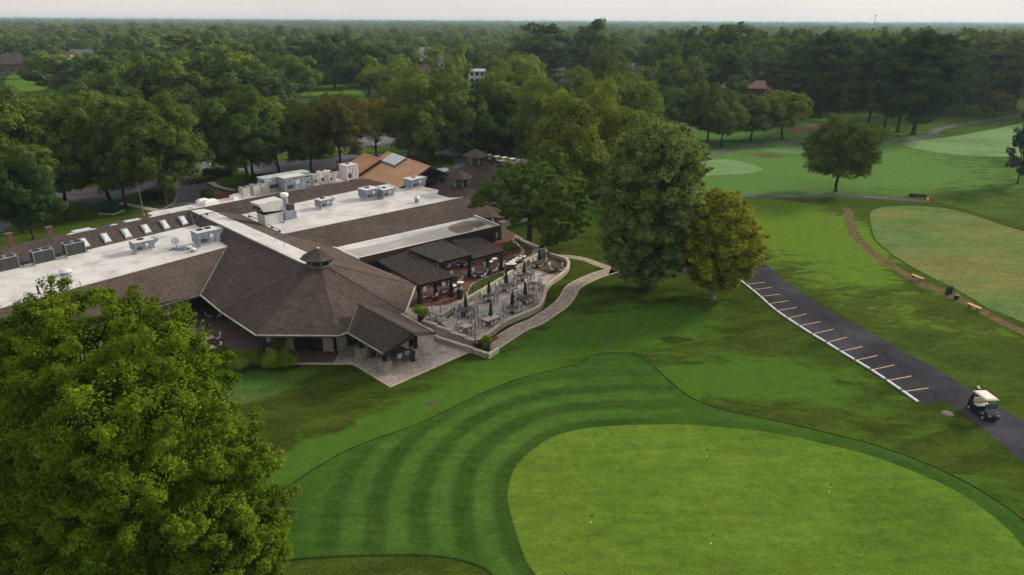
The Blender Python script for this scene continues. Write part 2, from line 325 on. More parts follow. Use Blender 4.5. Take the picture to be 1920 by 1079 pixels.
# ------------------------------------------------------------------ mesh building
class MB:
    def __init__(s): s.v = []; s.f = []
    def add(s, vs, fs):
        o = len(s.v); s.v += [tuple(v) for v in vs]; s.f += [tuple(i + o for i in f) for f in fs]; return s
    def box(s, c, d, rz=0.0, taper=1.0):
        x, y, z = d[0] / 2, d[1] / 2, d[2] / 2; cr, sr = math.cos(rz), math.sin(rz); vs = []
        for k, (i, j, w) in enumerate([(-1, -1, -1), (1, -1, -1), (1, 1, -1), (-1, 1, -1), (-1, -1, 1), (1, -1, 1), (1, 1, 1), (-1, 1, 1)]):
            t = taper if w > 0 else 1.0
            a, b = i * x * t, j * y * t
            vs.append((c[0] + a * cr - b * sr, c[1] + a * sr + b * cr, c[2] + w * z))
        return s.add(vs, [(0, 3, 2, 1), (4, 5, 6, 7), (0, 1, 5, 4), (1, 2, 6, 5), (2, 3, 7, 6), (3, 0, 4, 7)])
    def bar(s, a, b, w, h=None, up=(0, 0, 1)):
        a = Vector(a); b = Vector(b); h = h or w; d = (b - a)
        if d.length < 1e-6: return s
        d.normalize(); u = Vector(up)
        if abs(d.dot(u)) > 0.98: u = Vector((1, 0, 0))
        r = d.cross(u).normalized(); u = r.cross(d).normalized()
        vs = [p + r * i * w / 2 + u * j * h / 2 for p in (a, b) for i, j in ((-1, -1), (1, -1), (1, 1), (-1, 1))]
        return s.add(vs, [(0, 1, 2, 3), (7, 6, 5, 4), (0, 4, 5, 1), (1, 5, 6, 2), (2, 6, 7, 3), (3, 7, 4, 0)])
    def tube(s, pts, rad, n=8, cap=True):
        pts = [Vector(p) for p in pts]; rr = rad if isinstance(rad, (list, tuple)) else [rad] * len(pts)
        o = len(s.v); pr = None
        for i, p in enumerate(pts):
            d = (pts[min(i + 1, len(pts) - 1)] - pts[max(i - 1, 0)]).normalized()
            u = Vector((0, 0, 1)) if abs(d.z) < 0.95 else Vector((1, 0, 0))
            if pr is not None: u = pr
            r = d.cross(u).normalized(); u2 = r.cross(d).normalized(); pr = u2
            for k in range(n):
                a = 2 * math.pi * k / n; q = p + (r * math.cos(a) + u2 * math.sin(a)) * rr[i]; s.v.append(tuple(q))
        for i in range(len(pts) - 1):
            for k in range(n):
                a = o + i * n + k; b = o + i * n + (k + 1) % n; s.f.append((a, b, b + n, a + n))
        if cap:
            s.f.append(tuple(o + k for k in range(n))[::-1]); s.f.append(tuple(o + (len(pts) - 1) * n + k for k in range(n)))
        return s
    def lathe(s, c, prof, n=12, ph=0.0, sx=1.0, sy=1.0):
        o = len(s.v)
        for r, z in prof:
            for k in range(n):
                a = ph + 2 * math.pi * k / n; s.v.append((c[0] + r * sx * math.cos(a), c[1] + r * sy * math.sin(a), c[2] + z))
        for i in range(len(prof) - 1):
            for k in range(n):
                a = o + i * n + k; b = o + i * n + (k + 1) % n; s.f.append((a, b, b + n, a + n))
        s.f.append(tuple(o + k for k in range(n))[::-1]); s.f.append(tuple(o + (len(prof) - 1) * n + k for k in range(n)))
        return s
    def slab(s, pts, t):
        """a (nearly) flat polygon given by its upper face, thickened downwards"""
        n = len(pts); pts = [Vector(p) for p in pts]
        a = sum((pts[i].x * pts[(i + 1) % n].y - pts[(i + 1) % n].x * pts[i].y) for i in range(n))
        if a < 0: pts = pts[::-1]
        vs = pts + [p - Vector((0, 0, t)) for p in pts]
        return s.add(vs, [tuple(range(n)), tuple(range(2 * n - 1, n - 1, -1))] + [((i + 1) % n, i, n + i, n + (i + 1) % n) for i in range(n)])
    def build(s, name, mat, parent=None, off=None, smooth=False):
        me = bpy.data.meshes.new(name)
        vs = s.v if off is None else [(v[0] - off[0], v[1] - off[1], v[2] - off[2]) for v in s.v]
        me.from_pydata(vs, [], s.f); me.update()
        o = bpy.data.objects.new(name, me); COL.objects.link(o)
        if mat is not None: me.materials.append(mat)
        if parent is not None: o.parent = parent
        if smooth: me.shade_smooth()
        return o
def tag(o, label=None, cat=None, group=None, kind=None):
    if label: o['label'] = label
    if cat: o['category'] = cat
    if group: o['group'] = group
    if kind: o['kind'] = kind
    return o
def thing(name, label, cat, loc=(0, 0, 0), rz=0.0, group=None):
    o = bpy.data.objects.new(name, None); COL.objects.link(o); o.location = loc; o.rotation_euler = (0, 0, rz)
    o.empty_display_size = 0.2
    return tag(o, label, cat, group)
def kids(o): return CH.get(o.name, None) or [c for c in o.children]
CH = {}
def copy_tree(o, loc=None, rz=None, label=None, group=None, scale=None):
    def rec(a, par):
        c = a.copy(); COL.objects.link(c)
        if par is not None: c.parent = par
        for ch in a.children: rec(ch, c)
        return c
    c = rec(o, None)
    if loc is not None: c.location = loc
    if rz is not None: c.rotation_euler = (0, 0, rz)
    if scale is not None: c.scale = scale
    if label: c['label'] = label
    if group: c['group'] = group
    return c
def smooth_poly(pts, closed=True, n=6):
    """Catmull-Rom through the points"""
    P = [Vector(p) for p in pts]; out = []; m = len(P)
    rngi = range(m) if closed else range(m - 1)
    for i in rngi:
        if closed: p0, p1, p2, p3 = P[(i - 1) % m], P[i], P[(i + 1) % m], P[(i + 2) % m]
        else: p0, p1, p2, p3 = P[max(i - 1, 0)], P[i], P[i + 1], P[min(i + 2, m - 1)]
        for k in range(n):
            t = k / n
            out.append(0.5 * ((2 * p1) + (p2 - p0) * t + (2 * p0 - 5 * p1 + 4 * p2 - p3) * t * t + (3 * p1 - p0 - 3 * p2 + p3) * t ** 3))
    if not closed: out.append(P[-1])
    return out
from mathutils.geometry import tessellate_polygon
def sheet(name, pts, z, mat, kind='structure', label=None, cat=None, skirt=0.0):
    vs = [Vector((p[0], p[1], z)) for p in pts]
    tris = tessellate_polygon([vs])
    b = MB(); b.v = [tuple(v) for v in vs]
    for t in tris:
        a, q, r = (vs[i] for i in t)
        b.f.append(tuple(t) if (q - a).cross(r - a).z > 0 else tuple(t)[::-1])
    n = len(vs)
    if skirt:
        b.v += [(v.x, v.y, z - skirt) for v in vs]
        b.f += [(i, (i + 1) % n, n + (i + 1) % n, n + i) for i in range(n)]
    o = b.build(name, mat)
    return tag(o, label, cat, None, kind)
def ribbon(line, w0, z):
    """left and right border of a strip of width w0 around a line"""
    Lp, Rp = [], []
    for i, p in enumerate(line):
        d = (line[min(i + 1, len(line) - 1)] - line[max(i - 1, 0)]); d.z = 0; d.normalize(); nrm = Vector((-d.y, d.x, 0))
        w = w0[i] if isinstance(w0, list) else w0
        Lp.append(Vector((p.x, p.y, z)) + nrm * w / 2); Rp.append(Vector((p.x, p.y, z)) - nrm * w / 2)
    return Lp, Rp
def strip(name, px, w, z, mat, kind='structure', n=6, pix=True, label=None, cat=None):
    line = [W(*p) for p in px] if pix else [Vector(p) for p in px]
    line = smooth_poly(line, False, n); Lp, Rp = ribbon(line, w, z); b = MB()
    b.v = [tuple(p) for pr in zip(Lp, Rp) for p in pr]
    b.f = [(2 * i, 2 * i + 1, 2 * i + 3, 2 * i + 2) for i in range(len(line) - 1)]
    return tag(b.build(name, mat), label, cat, None, kind)
def walling(b, line, w, z0, z1):
    """a solid wall of width w along a line, from z0 to z1"""
    Lp, Rp = ribbon(line, w, 0); o = len(b.v)
    for l, r in zip(Lp, Rp): b.v += [(l.x, l.y, z0), (r.x, r.y, z0), (r.x, r.y, z1), (l.x, l.y, z1)]
    for i in range(len(line) - 1):
        a = o + 4 * i; c = a + 4
        b.f += [(a + 1, c + 1, c + 2, a + 2), (a + 2, c + 2, c + 3, a + 3), (c, a, a + 3, c + 3)]
    e = o + 4 * (len(line) - 1)
    b.f += [(o, o + 1, o + 2, o + 3), (e + 3, e + 2, e + 1, e)]
    return b
# ------------------------------------------------------------------ camera, sky, sun, air
cam = bpy.data.cameras.new('camera'); camo = bpy.data.objects.new('camera', cam); COL.objects.link(camo)
cam.lens = 24; cam.sensor_width = 36; cam.clip_end = 60000; cam.clip_start = 0.5
r0 = Vector((1, 0, 0)); fw = Vector((0, math.cos(TH), -math.sin(TH))); d0 = Vector((0, -math.sin(TH), -math.cos(TH)))
c_, s_ = math.cos(RO), math.sin(RO)
rt = r0 * c_ - d0 * s_; dn = r0 * s_ + d0 * c_
mm = Matrix((( rt.x, -dn.x, -fw.x), (rt.y, -dn.y, -fw.y), (rt.z, -dn.z, -fw.z))).to_4x4()
mm.translation = Vector((0, 0, H)); camo.matrix_world = mm; sc.camera = camo

SUN_AZ, SUN_EL = 58.0, 26.0
world = bpy.data.worlds.new('World'); sc.world = world; world.use_nodes = True
wn = world.node_tree; bg = wn.nodes['Background']
sky = wn.nodes.new('ShaderNodeTexSky'); sky.sky_type = 'NISHITA'; sky.sun_disc = False
sky.sun_elevation = R(SUN_EL); sky.sun_rotation = R(SUN_AZ)
sky.altitude = 200; sky.air_density = 1.0; sky.dust_density = 3.0; sky.ozone_density = 1.0
hs = wn.nodes.new('ShaderNodeHueSaturation'); hs.inputs['Saturation'].default_value = 0.45
mn = wn.nodes.new('ShaderNodeVectorMath'); mn.operation = 'MINIMUM'; mn.inputs[1].default_value = (9, 9, 9)
wn.links.new(sky.outputs[0], mn.inputs[0]); wn.links.new(mn.outputs[0], hs.inputs['Color'])
veil = wn.nodes.new('ShaderNodeMix'); veil.data_type = 'RGBA'; veil.inputs[0].default_value = 0.93   # thin high overcast in front of the clear sky
cn = wn.nodes.new('ShaderNodeTexNoise'); cn.inputs['Scale'].default_value = 1.3; cn.inputs['Detail'].default_value = 5
cr = wn.nodes.new('ShaderNodeValToRGB'); cr.color_ramp.elements[0].position = 0.3; cr.color_ramp.elements[0].color = (3.7, 3.62, 3.55, 1); cr.color_ramp.elements[1].position = 0.7; cr.color_ramp.elements[1].color = (5.2, 4.85, 4.55, 1)
tc = wn.nodes.new('ShaderNodeTexCoord'); wn.links.new(tc.outputs['Generated'], cn.inputs['Vector']); wn.links.new(cn.outputs[0], cr.inputs[0])
wn.links.new(hs.outputs[0], veil.inputs[6]); wn.links.new(cr.outputs[0], veil.inputs[7]); wn.links.new(veil.outputs[2], bg.inputs[0]); bg.inputs[1].default_value = 0.115
sl = bpy.data.lights.new('sun', 'SUN'); sl.energy = 3.1; sl.angle = R(10); sl.color = (1.0, 0.89, 0.70)
so = bpy.data.objects.new('sun', sl); COL.objects.link(so)
sd = Vector((math.sin(R(SUN_AZ)) * math.cos(R(SUN_EL)), math.cos(R(SUN_AZ)) * math.cos(R(SUN_EL)), math.sin(R(SUN_EL))))
so.rotation_euler = sd.to_track_quat('Z', 'Y').to_euler(); so.location = (0, 0, 60)
sc.view_settings.view_transform = 'Standard'; sc.view_settings.look = 'None'; sc.view_settings.gamma = 1.0
sc.view_settings.exposure = 0.63
sc.cycles.max_bounces = 8; sc.cycles.diffuse_bounces = 3; sc.cycles.transmission_bounces = 4; sc.cycles.volume_bounces = 0; sc.cycles.transparent_max_bounces = 8
sc.cycles.use_denoising = True; sc.cycles.caustics_reflective = False; sc.cycles.caustics_refractive = False
sc.cycles.use_adaptive_sampling = True; sc.cycles.adaptive_threshold = 0.02

HAZE = 0.000125
def make_haze():
    b = MB(); b.box((0, 5000, 21.0), (16000, 11200, 46.0))
    m, nt, out = nodes('morning haze')
    v = nt.nodes.new('ShaderNodeVolumePrincipled'); v.inputs['Color'].default_value = (0.60, 0.80, 1.0, 1); v.inputs['Density'].default_value = HAZE
    v.inputs['Anisotropy'].default_value = 0.25
    L(nt, v.outputs[0], out.inputs['Volume'])
    tag(b.build('haze', m), kind='stuff')
make_haze()

# ------------------------------------------------------------------ ground
from mathutils.geometry import delaunay_2d_cdt
def turf(name, poly, z, step, mat, attrs, kind='structure'):
    """a filled outline with inner points; attrs: name -> f(x, y) stored per vertex"""
    pts = [Vector((p[0], p[1])) for p in poly]; n = len(pts)
    P = np.array([[p.x, p.y] for p in pts])
    xs = np.arange(P[:, 0].min() + step / 2, P[:, 0].max(), step); ys = np.arange(P[:, 1].min() + step / 2, P[:, 1].max(), step)
    gx, gy = np.meshgrid(xs, ys); gx = gx.ravel(); gy = gy.ravel()
    ins = inside(P, gx, gy) & (dist_poly(P, gx, gy) > step * 0.35)
    vs = pts + [Vector((float(a), float(b))) for a, b in zip(gx[ins], gy[ins])]
    r = delaunay_2d_cdt(vs, [(i, (i + 1) % n) for i in range(n)], [], 1, 1e-4)
    me = bpy.data.meshes.new(name); me.from_pydata([(v.x, v.y, z) for v in r[0]], [], [tuple(f) for f in r[2]])
    co = np.array([[v.x, v.y] for v in r[0]])
    for k, fn in attrs.items():
        a = me.attributes.new(k, 'FLOAT', 'POINT'); a.data.foreach_set('value', fn(co[:, 0], co[:, 1]).astype(np.float32))
    me.materials.append(mat); me.update()
    o = bpy.data.objects.new(name, me); COL.objects.link(o); o['kind'] = kind
    return o
def inside(P, x, y):
    c = np.zeros(x.shape, bool); n = len(P); j = n - 1
    for i in range(n):
        a, b = P[i], P[j]
        if a[1] != b[1]:
            c ^= ((a[1] > y) != (b[1] > y)) & (x < (b[0] - a[0]) * (y - a[1]) / (b[1] - a[1]) + a[0])
        j = i
    return c
def dist_poly(P, x, y, closed=True):
    d = np.full(x.shape, 1e9); n = len(P)
    for i in range(n if closed else n - 1):
        a = P[i]; b = P[(i + 1) % n]; ab = b - a; l2 = max((ab ** 2).sum(), 1e-9)
        t = np.clip(((x - a[0]) * ab[0] + (y - a[1]) * ab[1]) / l2, 0, 1)
        d = np.minimum(d, np.hypot(x - a[0] - t * ab[0], y - a[1] - t * ab[1]))
    return d
def wp(px, z=0.0): return [W(a, b, z) for a, b in px]
def np2(pts): return np.array([[p.x, p.y] for p in pts])

green_px = [(952, 925), (956, 957), (980, 1035), (1004, 1077), (1060, 1150), (1180, 1230), (1400, 1290), (1700, 1300), (1960, 1220), (1990, 1120), (1920, 1027), (1869, 974), (1783, 916), (1655, 862), (1548, 833), (1442, 811), (1340, 800), (1262, 796), (1164, 798), (1100, 803), (1062, 811), (1029, 823), (988, 852), (962, 884)]
GREEN = smooth_poly(wp(green_px), True, 5)
apron_px = [(528, 921), (585, 882), (650, 845), (718, 818), (785, 794), (866, 756), (947, 719), (1022, 697), (1085, 682), (1108, 668), (1140, 661), (1180, 664), (1210, 675), (1235, 696), (1262, 720), (1300, 748), (1360, 769), (1430, 784), (1499, 799), (1565, 815), (1627, 831), (1716, 861), (1805, 901), (1870, 940), (1920, 976), (2010, 1050), (2080, 1150), (2050, 1300), (1800, 1390), (1350, 1400), (1060, 1290), (960, 1140), (923, 1077), (886, 1057), (838, 1045), (780, 1041), (724, 1041), (640, 1043), (541, 1049), (430, 1055), (420, 990)]
APRON = smooth_poly(wp(apron_px), True, 4)
GP = np2(GREEN); AP = np2(APRON)

def lush_material(name, base, lush, streak=None):
    """turf whose lusher, brighter patches are stored per vertex and broken up by noise"""
    m = m_grass(name, *base, 0.16, 6.0, (0.064, 0.070, 0.015), 0.5, 0.0, streak)
    nt = m.node_tree; pr = [n for n in nt.nodes if n.type == 'BSDF_PRINCIPLED'][0]
    src = pr.inputs['Base Color'].links[0].from_socket
    at = nt.nodes.new('ShaderNodeAttribute'); at.attribute_name = 'lush'
    p = pos(nt)
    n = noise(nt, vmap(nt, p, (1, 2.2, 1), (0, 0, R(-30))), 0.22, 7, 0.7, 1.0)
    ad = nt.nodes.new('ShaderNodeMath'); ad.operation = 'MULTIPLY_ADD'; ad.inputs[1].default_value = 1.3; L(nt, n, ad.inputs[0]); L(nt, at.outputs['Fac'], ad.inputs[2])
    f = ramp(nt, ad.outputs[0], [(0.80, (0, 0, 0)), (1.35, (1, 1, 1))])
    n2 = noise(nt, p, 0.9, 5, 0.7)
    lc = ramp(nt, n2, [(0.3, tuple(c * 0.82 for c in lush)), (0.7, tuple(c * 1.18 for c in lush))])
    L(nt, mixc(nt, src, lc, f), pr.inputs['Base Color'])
    return m
def blobs(lst):
    """sum of soft elliptical patches given by pixel centre and metres"""
    cs = [(W(px, py), a, b, R(rot), w) for px, py, a, b, rot, w in lst]
    def fn(x, y):
        o = np.zeros(x.shape)
        for c, a, b, r, w in cs:
            dx, dy = x - c.x, y - c.y; u = dx * math.cos(r) + dy * math.sin(r); v = -dx * math.sin(r) + dy * math.cos(r)
            o += w * np.exp(-((u / a) ** 2 + (v / b) ** 2))
        return np.clip(o, 0, 1.2)
    return fn
M['turf'] = lush_material('clubhouse turf', ((0.022, 0.041, 0.007), (0.036, 0.062, 0.010), (0.053, 0.082, 0.013)), (0.054, 0.115, 0.015), (0.10, 63, 0.08))
M['turf_r'] = lush_material('range turf', ((0.027, 0.050, 0.009), (0.042, 0.074, 0.013), (0.060, 0.096, 0.017)), (0.090, 0.155, 0.020))
M['turf_f'] = lush_material('fairway turf', ((0.032, 0.060, 0.014), (0.050, 0.092, 0.020), (0.074, 0.124, 0.032)), (0.082, 0.165, 0.042))

def quad_sheet(name, x0, x1, y0, y1, z, mat): return sheet(name, [(x0, y0), (x1, y0), (x1, y1), (x0, y1)], z, mat)
quad_sheet('ground', -9000, 9000, -60, 11500, -0.03, M['rough'])
lawn_px = [(-500, 1500), (-500, 640), (-100, 600), (300, 560), (760, 470), (1000, 430), (1160, 420), (1200, 500), (1300, 500), (1386, 524), (1440, 570), (1522, 627), (1604, 676), (1722, 757), (1785, 757), (1925, 873), (2300, 1180), (2300, 1500), (960, 1700)]
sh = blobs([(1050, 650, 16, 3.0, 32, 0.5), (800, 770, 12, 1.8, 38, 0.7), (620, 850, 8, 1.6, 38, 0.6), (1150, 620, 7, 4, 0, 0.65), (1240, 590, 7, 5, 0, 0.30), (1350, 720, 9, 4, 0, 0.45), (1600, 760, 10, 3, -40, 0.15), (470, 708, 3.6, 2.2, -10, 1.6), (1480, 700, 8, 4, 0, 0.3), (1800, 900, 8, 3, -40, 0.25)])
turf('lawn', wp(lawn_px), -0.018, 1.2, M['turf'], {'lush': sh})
rng_px = [(1386, 524), (1300, 500), (1285, 372), (1400, 368), (1620, 369), (1740, 376), (1920, 425), (2250, 500), (2400, 900), (2300, 1180), (1925, 873), (1785, 757), (1660, 640), (1500, 545)]
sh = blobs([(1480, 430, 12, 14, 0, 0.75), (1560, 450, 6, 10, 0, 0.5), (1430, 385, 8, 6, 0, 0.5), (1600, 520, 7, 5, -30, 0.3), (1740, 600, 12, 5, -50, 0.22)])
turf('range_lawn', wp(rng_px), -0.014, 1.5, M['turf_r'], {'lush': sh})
fw_px = [(1180, 368), (1400, 366), (1620, 366), (1740, 374), (1920, 424), (2250, 495), (2600, 420), (2500, 200), (1990, 176), (1850, 196), (1700, 205), (1500, 212), (1290, 222), (1200, 260)]
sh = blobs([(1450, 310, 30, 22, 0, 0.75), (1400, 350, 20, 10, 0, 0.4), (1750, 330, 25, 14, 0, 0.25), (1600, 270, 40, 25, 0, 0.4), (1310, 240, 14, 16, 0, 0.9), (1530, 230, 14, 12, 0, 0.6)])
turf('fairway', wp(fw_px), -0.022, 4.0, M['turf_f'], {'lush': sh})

def make_apron_mat():
    m = m_grass('mown collar grass', (0.031, 0.075, 0.013), (0.039, 0.091, 0.016), (0.048, 0.105, 0.019), 0.2, 8.0, (0.07, 0.12, 0.02), 0.35)
    nt = m.node_tree; pr = [n for n in nt.nodes if n.type == 'BSDF_PRINCIPLED'][0]; src = pr.inputs['Base Color'].links[0].from_socket
    at = nt.nodes.new('ShaderNodeAttribute'); at.attribute_name = 'ring'
    wob = noise(nt, pos(nt), 0.25, 4, 0.6)
    a1 = nt.nodes.new('ShaderNodeMath'); a1.operation = 'MULTIPLY_ADD'; a1.inputs[1].default_value = 0.7; L(nt, wob, a1.inputs[0]); L(nt, at.outputs['Fac'], a1.inputs[2])
    s = nt.nodes.new('ShaderNodeMath'); s.operation = 'SINE'
    f2 = nt.nodes.new('ShaderNodeMath'); f2.operation = 'MULTIPLY'; f2.inputs[1].default_value = -2 * math.pi / 2.8; L(nt, a1.outputs[0], f2.inputs[0]); L(nt, f2.outputs[0], s.inputs[0])
    h = nt.nodes.new('ShaderNodeMath'); h.operation = 'MULTIPLY_ADD'; h.inputs[1].default_value = 0.5; h.inputs[2].default_value = 0.5; L(nt, s.outputs[0], h.inputs[0])
    k = ramp(nt, h.outputs[0], [(0.22, (0.78, 0.76, 0.78)), (0.78, (1.22, 1.20, 1.26))])
    at2 = nt.nodes.new('ShaderNodeAttribute'); at2.attribute_name = 'fade'
    k2 = mixc(nt, k, (0.92, 0.92, 0.9), at2.outputs['Fac'])
    L(nt, mixc(nt, src, k2, 1.0, 'MULTIPLY'), pr.inputs['Base Color'])
    return m
def f_ring(x, y): return dist_poly(GP, x, y)
rx = W(1500, 800)
def f_fade(x, y):
    d = dist_poly(GP, x, y); e = dist_poly(AP, x, y)
    a = np.clip((d - 11) / 3, 0, 1); b = np.clip((x - 7) / 8, 0, 1) * 0.75; c = np.clip(1 - e / 1.4, 0, 1) * 0.8
    g = np.clip((d - 6.5) / 3, 0, 1) * np.clip((x + 3) / 6, 0, 1)
    return np.maximum.reduce([a, b, c, g])
turf('collar_lawn', APRON, -0.010, 0.7, make_apron_mat(), {'ring': f_ring, 'fade': f_fade})
sheet('putting_green', GREEN, -0.004, M['green'])
M['lip'] = m_grass('uncut grass edge', (0.018, 0.036, 0.008), (0.024, 0.048, 0.010), (0.032, 0.062, 0.013), 0.5, 9.0, warmth=0.1)  # longer grass, its colour darkened for the shading of the cut edge
def lip(name, line, w, h, mat, closed=False):
    """a low ridge of longer grass left at the edge of a cut"""
    Lp, Rp = ribbon(line, w, -0.012); b = MB(); n = len(line)
    for i, (l, p, r) in enumerate(zip(Lp, line, Rp)):
        k = h * (0.75 + 0.5 * random.random())
        b.v += [tuple(l), (p.x, p.y, k), tuple(r)]
    for i in range(n - 1):
        o = 3 * i; b.f += [(o, o + 1, o + 4, o + 3), (o + 1, o + 2, o + 5, o + 4)]
    o = b.build(name, mat); o['kind'] = 'structure'
NA = len(APRON)
k0 = next(i for i in range(NA) if APRON[i].x > 45) if any(p.x > 45 for p in APRON) else NA
lip('grass_ridge', APRON[:25 * 4], 0.17, 0.03, M['lip'])
lip('grass_ridge', APRON[32 * 4:40 * 4], 0.22, 0.03, M['lip'])

# the range tee on the right, its worn strip, far greens, bunker
tee_px = [(1630, 401), (1642, 392), (1667, 387), (1717, 386.5), (1774, 391), (1830, 405), (1886, 424), (1980, 452), (2200, 540), (2300, 720), (2100, 720), (1920, 607), (1858, 582), (1802, 548), (1746, 520), (1689, 489), (1658, 466), (1641, 450), (1634, 433)]
TEE = smooth_poly(wp(tee_px), True, 4)
sheet('practice_tee', TEE, -0.006, M['range'])
lip('grass_ridge', [*TEE, TEE[0]], 0.35, 0.02, M['turf_r'])
strip('dirt_strip', [(1588, 391), (1594, 415), (1602, 438), (1622, 462), (1652, 485), (1685, 507), (1712, 524), (1740, 540)], 1.45, -0.005, M['dirt'])
strip('dirt_strip', [(1735, 536), (1752, 541), (1775, 551), (1800, 562)], 1.8, -0.002, M['dirt'])
strip('dirt_strip', [(1795, 560), (1830, 577), (1870, 600), (1925, 626), (2000, 668)], 1.3, -0.005, M['dirt'])
def far_sheet(name, px, z, mat): sheet(name, smooth_poly(wp(px), True, 4), z, mat)
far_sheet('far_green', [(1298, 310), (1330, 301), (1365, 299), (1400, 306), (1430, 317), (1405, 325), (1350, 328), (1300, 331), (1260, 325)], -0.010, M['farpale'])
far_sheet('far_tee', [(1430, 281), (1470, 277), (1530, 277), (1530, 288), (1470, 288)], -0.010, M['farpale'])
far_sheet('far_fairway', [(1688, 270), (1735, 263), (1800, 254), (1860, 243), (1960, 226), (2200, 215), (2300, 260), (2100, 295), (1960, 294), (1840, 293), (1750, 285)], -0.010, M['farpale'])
far_sheet('bunker', [(1475, 248), (1500, 236), (1530, 231), (1545, 238), (1520, 248), (1490, 250)], -0.008, M['dirt'])
M['patch'] = m_grass('new grass patch', (0.034, 0.082, 0.018), (0.044, 0.100, 0.022), (0.056, 0.120, 0.028), 0.3, 6.0, (0.10, 0.09, 0.03), 0.5)
far_sheet('lawn_patch', [(418, 700), (450, 696), (500, 690), (540, 697), (545, 715), (520, 738), (480, 752), (430, 762), (400, 740)], -0.014, M['patch'])
far_sheet('meadow', [(560, 178), (600, 163), (640, 160), (675, 170), (680, 185), (600, 195), (555, 190)], -0.012, M['bright'])
far_sheet('meadow', [(20, 140), (60, 136), (85, 146), (90, 165), (40, 172), (10, 160)], -0.012, M['bright'])
far_sheet('worn_patch', [(1400, 291), (1440, 289), (1470, 294), (1440, 296)], -0.008, M['dirt'])
# ------------------------------------------------------------------ asphalt, paths
lot_px = [(1386, 524), (1340, 514), (1290, 512), (1240, 520), (1140, 516), (1150, 492), (1230, 483), (1300, 468), (1390, 468), (1423, 482), (1439, 497), (1464, 520), (1498, 545), (1549, 579), (1605, 608), (1658, 638), (1686, 655), (1775, 702), (1823, 735), (1920, 791), (2200, 950), (2300, 1180), (1920, 868), (1849, 809), (1799, 771), (1778, 754), (1722, 757), (1660, 713), (1604, 677), (1549, 643), (1498, 612), (1440, 570)]
sheet('cart_road', wp(lot_px), -0.006, M['asphalt'])
joints = [(1385.6, 524.2), (1398, 534.5), (1411, 545), (1426, 557.5), (1440, 570.4), (1455, 583), (1475, 597), (1498, 612), (1522.6, 627.6), (1548.7, 643), (1574, 658.8), (1603, 676.3), (1631.7, 693.5), (1660.8, 712.8), (1690, 733), (1722.5, 755.8)]
starts = [(1398, 533.5), (1411, 543.5), (1426.4, 556), (1441.6, 569.8), (1458, 582.5), (1476.5, 597), (1499.5, 611), (1523.5, 626), (1550.5, 642.5), (1577.5, 658.8), (1605.5, 675.7), (1633.5, 694), (1665.5, 713.5), (1691, 735)]
ends = [(1434, 529.5), (1447, 539), (1463, 552), (1478.7, 564), (1494, 576.6), (1512.8, 588.8), (1538.6, 603.3), (1563.2, 617.5), (1587.8, 632.4), (1617.5, 649.9), (1645.4, 666.8), (1676.8, 684.6), (1709.4, 705.3), (1741.2, 727.6)]
ords = ['first', 'second', 'third', 'fourth', 'fifth', 'sixth', 'seventh', 'eighth', 'ninth', 'tenth', 'eleventh', 'twelfth', 'thirteenth', 'fourteenth', 'fifteenth']
for i in range(15):
    a, b_ = W(*joints[14 - i]), W(*joints[15 - i]); d = (b_ - a).normalized(); a = a + d * 0.12; b_ = b_ - d * 0.12
    nn = Vector((-d.y, d.x, 0)) * 0.0
    mb = MB(); mb.bar(a + Vector((0, 0, 0.06)), b_ + Vector((0, 0, 0.06)), 0.24, 0.14)
    k = mb.build('kerb_block', M['kerb'], None, off=a); k.location = a
    bv = k.modifiers.new('b', 'BEVEL'); bv.width = 0.03; bv.segments = 2
    tag(k, f'pale blue kerb block, {ords[i]} along the parking bays counted from the golf cart', 'kerb block', 'kerb blocks along the cart parking bays')
mb = MB()
for s, e in zip(starts, ends):
    a, b_ = W(*s), W(*e); d = (b_ - a).normalized(); q = Vector((-d.y, d.x, 0)) * 0.06
    z = -0.002; vs = [a - q, b_ - q, b_ + q, a + q]; mb.add([(v.x, v.y, z) for v in vs], [(0, 1, 2, 3)])
tag(mb.build('road_markings', M['yellow']), kind='structure')
strip('path', [(1240, 362), (1290, 366.5), (1340, 367), (1480, 368), (1600, 368), (1680, 373), (1736, 378)], 2.2, -0.004, M['path'])
strip('path', [(1295, 297), (1325, 292), (1360, 284), (1400, 275), (1440, 270.5), (1530, 269), (1650, 266), (1715, 261), (1745, 254), (1752, 246), (1775, 239), (1840, 228), (1920, 216), (2000, 206)], 2.6, -0.004, M['path'])
# stone footpath
SP = [(916, 653), (935, 641), (955, 628), (978, 614), (1003, 604), (1027, 589), (1050, 573), (1063, 558), (1075, 539), (1097, 526), (1122, 515.5), (1150, 507)]
strip('footpath', SP, 1.55, -0.006, M['cobble'])
strip('footpath', [(1150, 505), (1122, 496), (1098, 487), (1072, 482), (1048, 481)], 1.35, -0.008, M['cobble'])
for sgn in (-1, 1):
    line = smooth_poly([W(*p) for p in SP], False, 6); Lp, Rp = ribbon(line, 1.55 + 0.16, 0); ln = Lp if sgn < 0 else Rp
    o = walling(MB(), ln, 0.16, -0.02, 0.02).build('path_edging', M['cap']); tag(o, kind='structure')
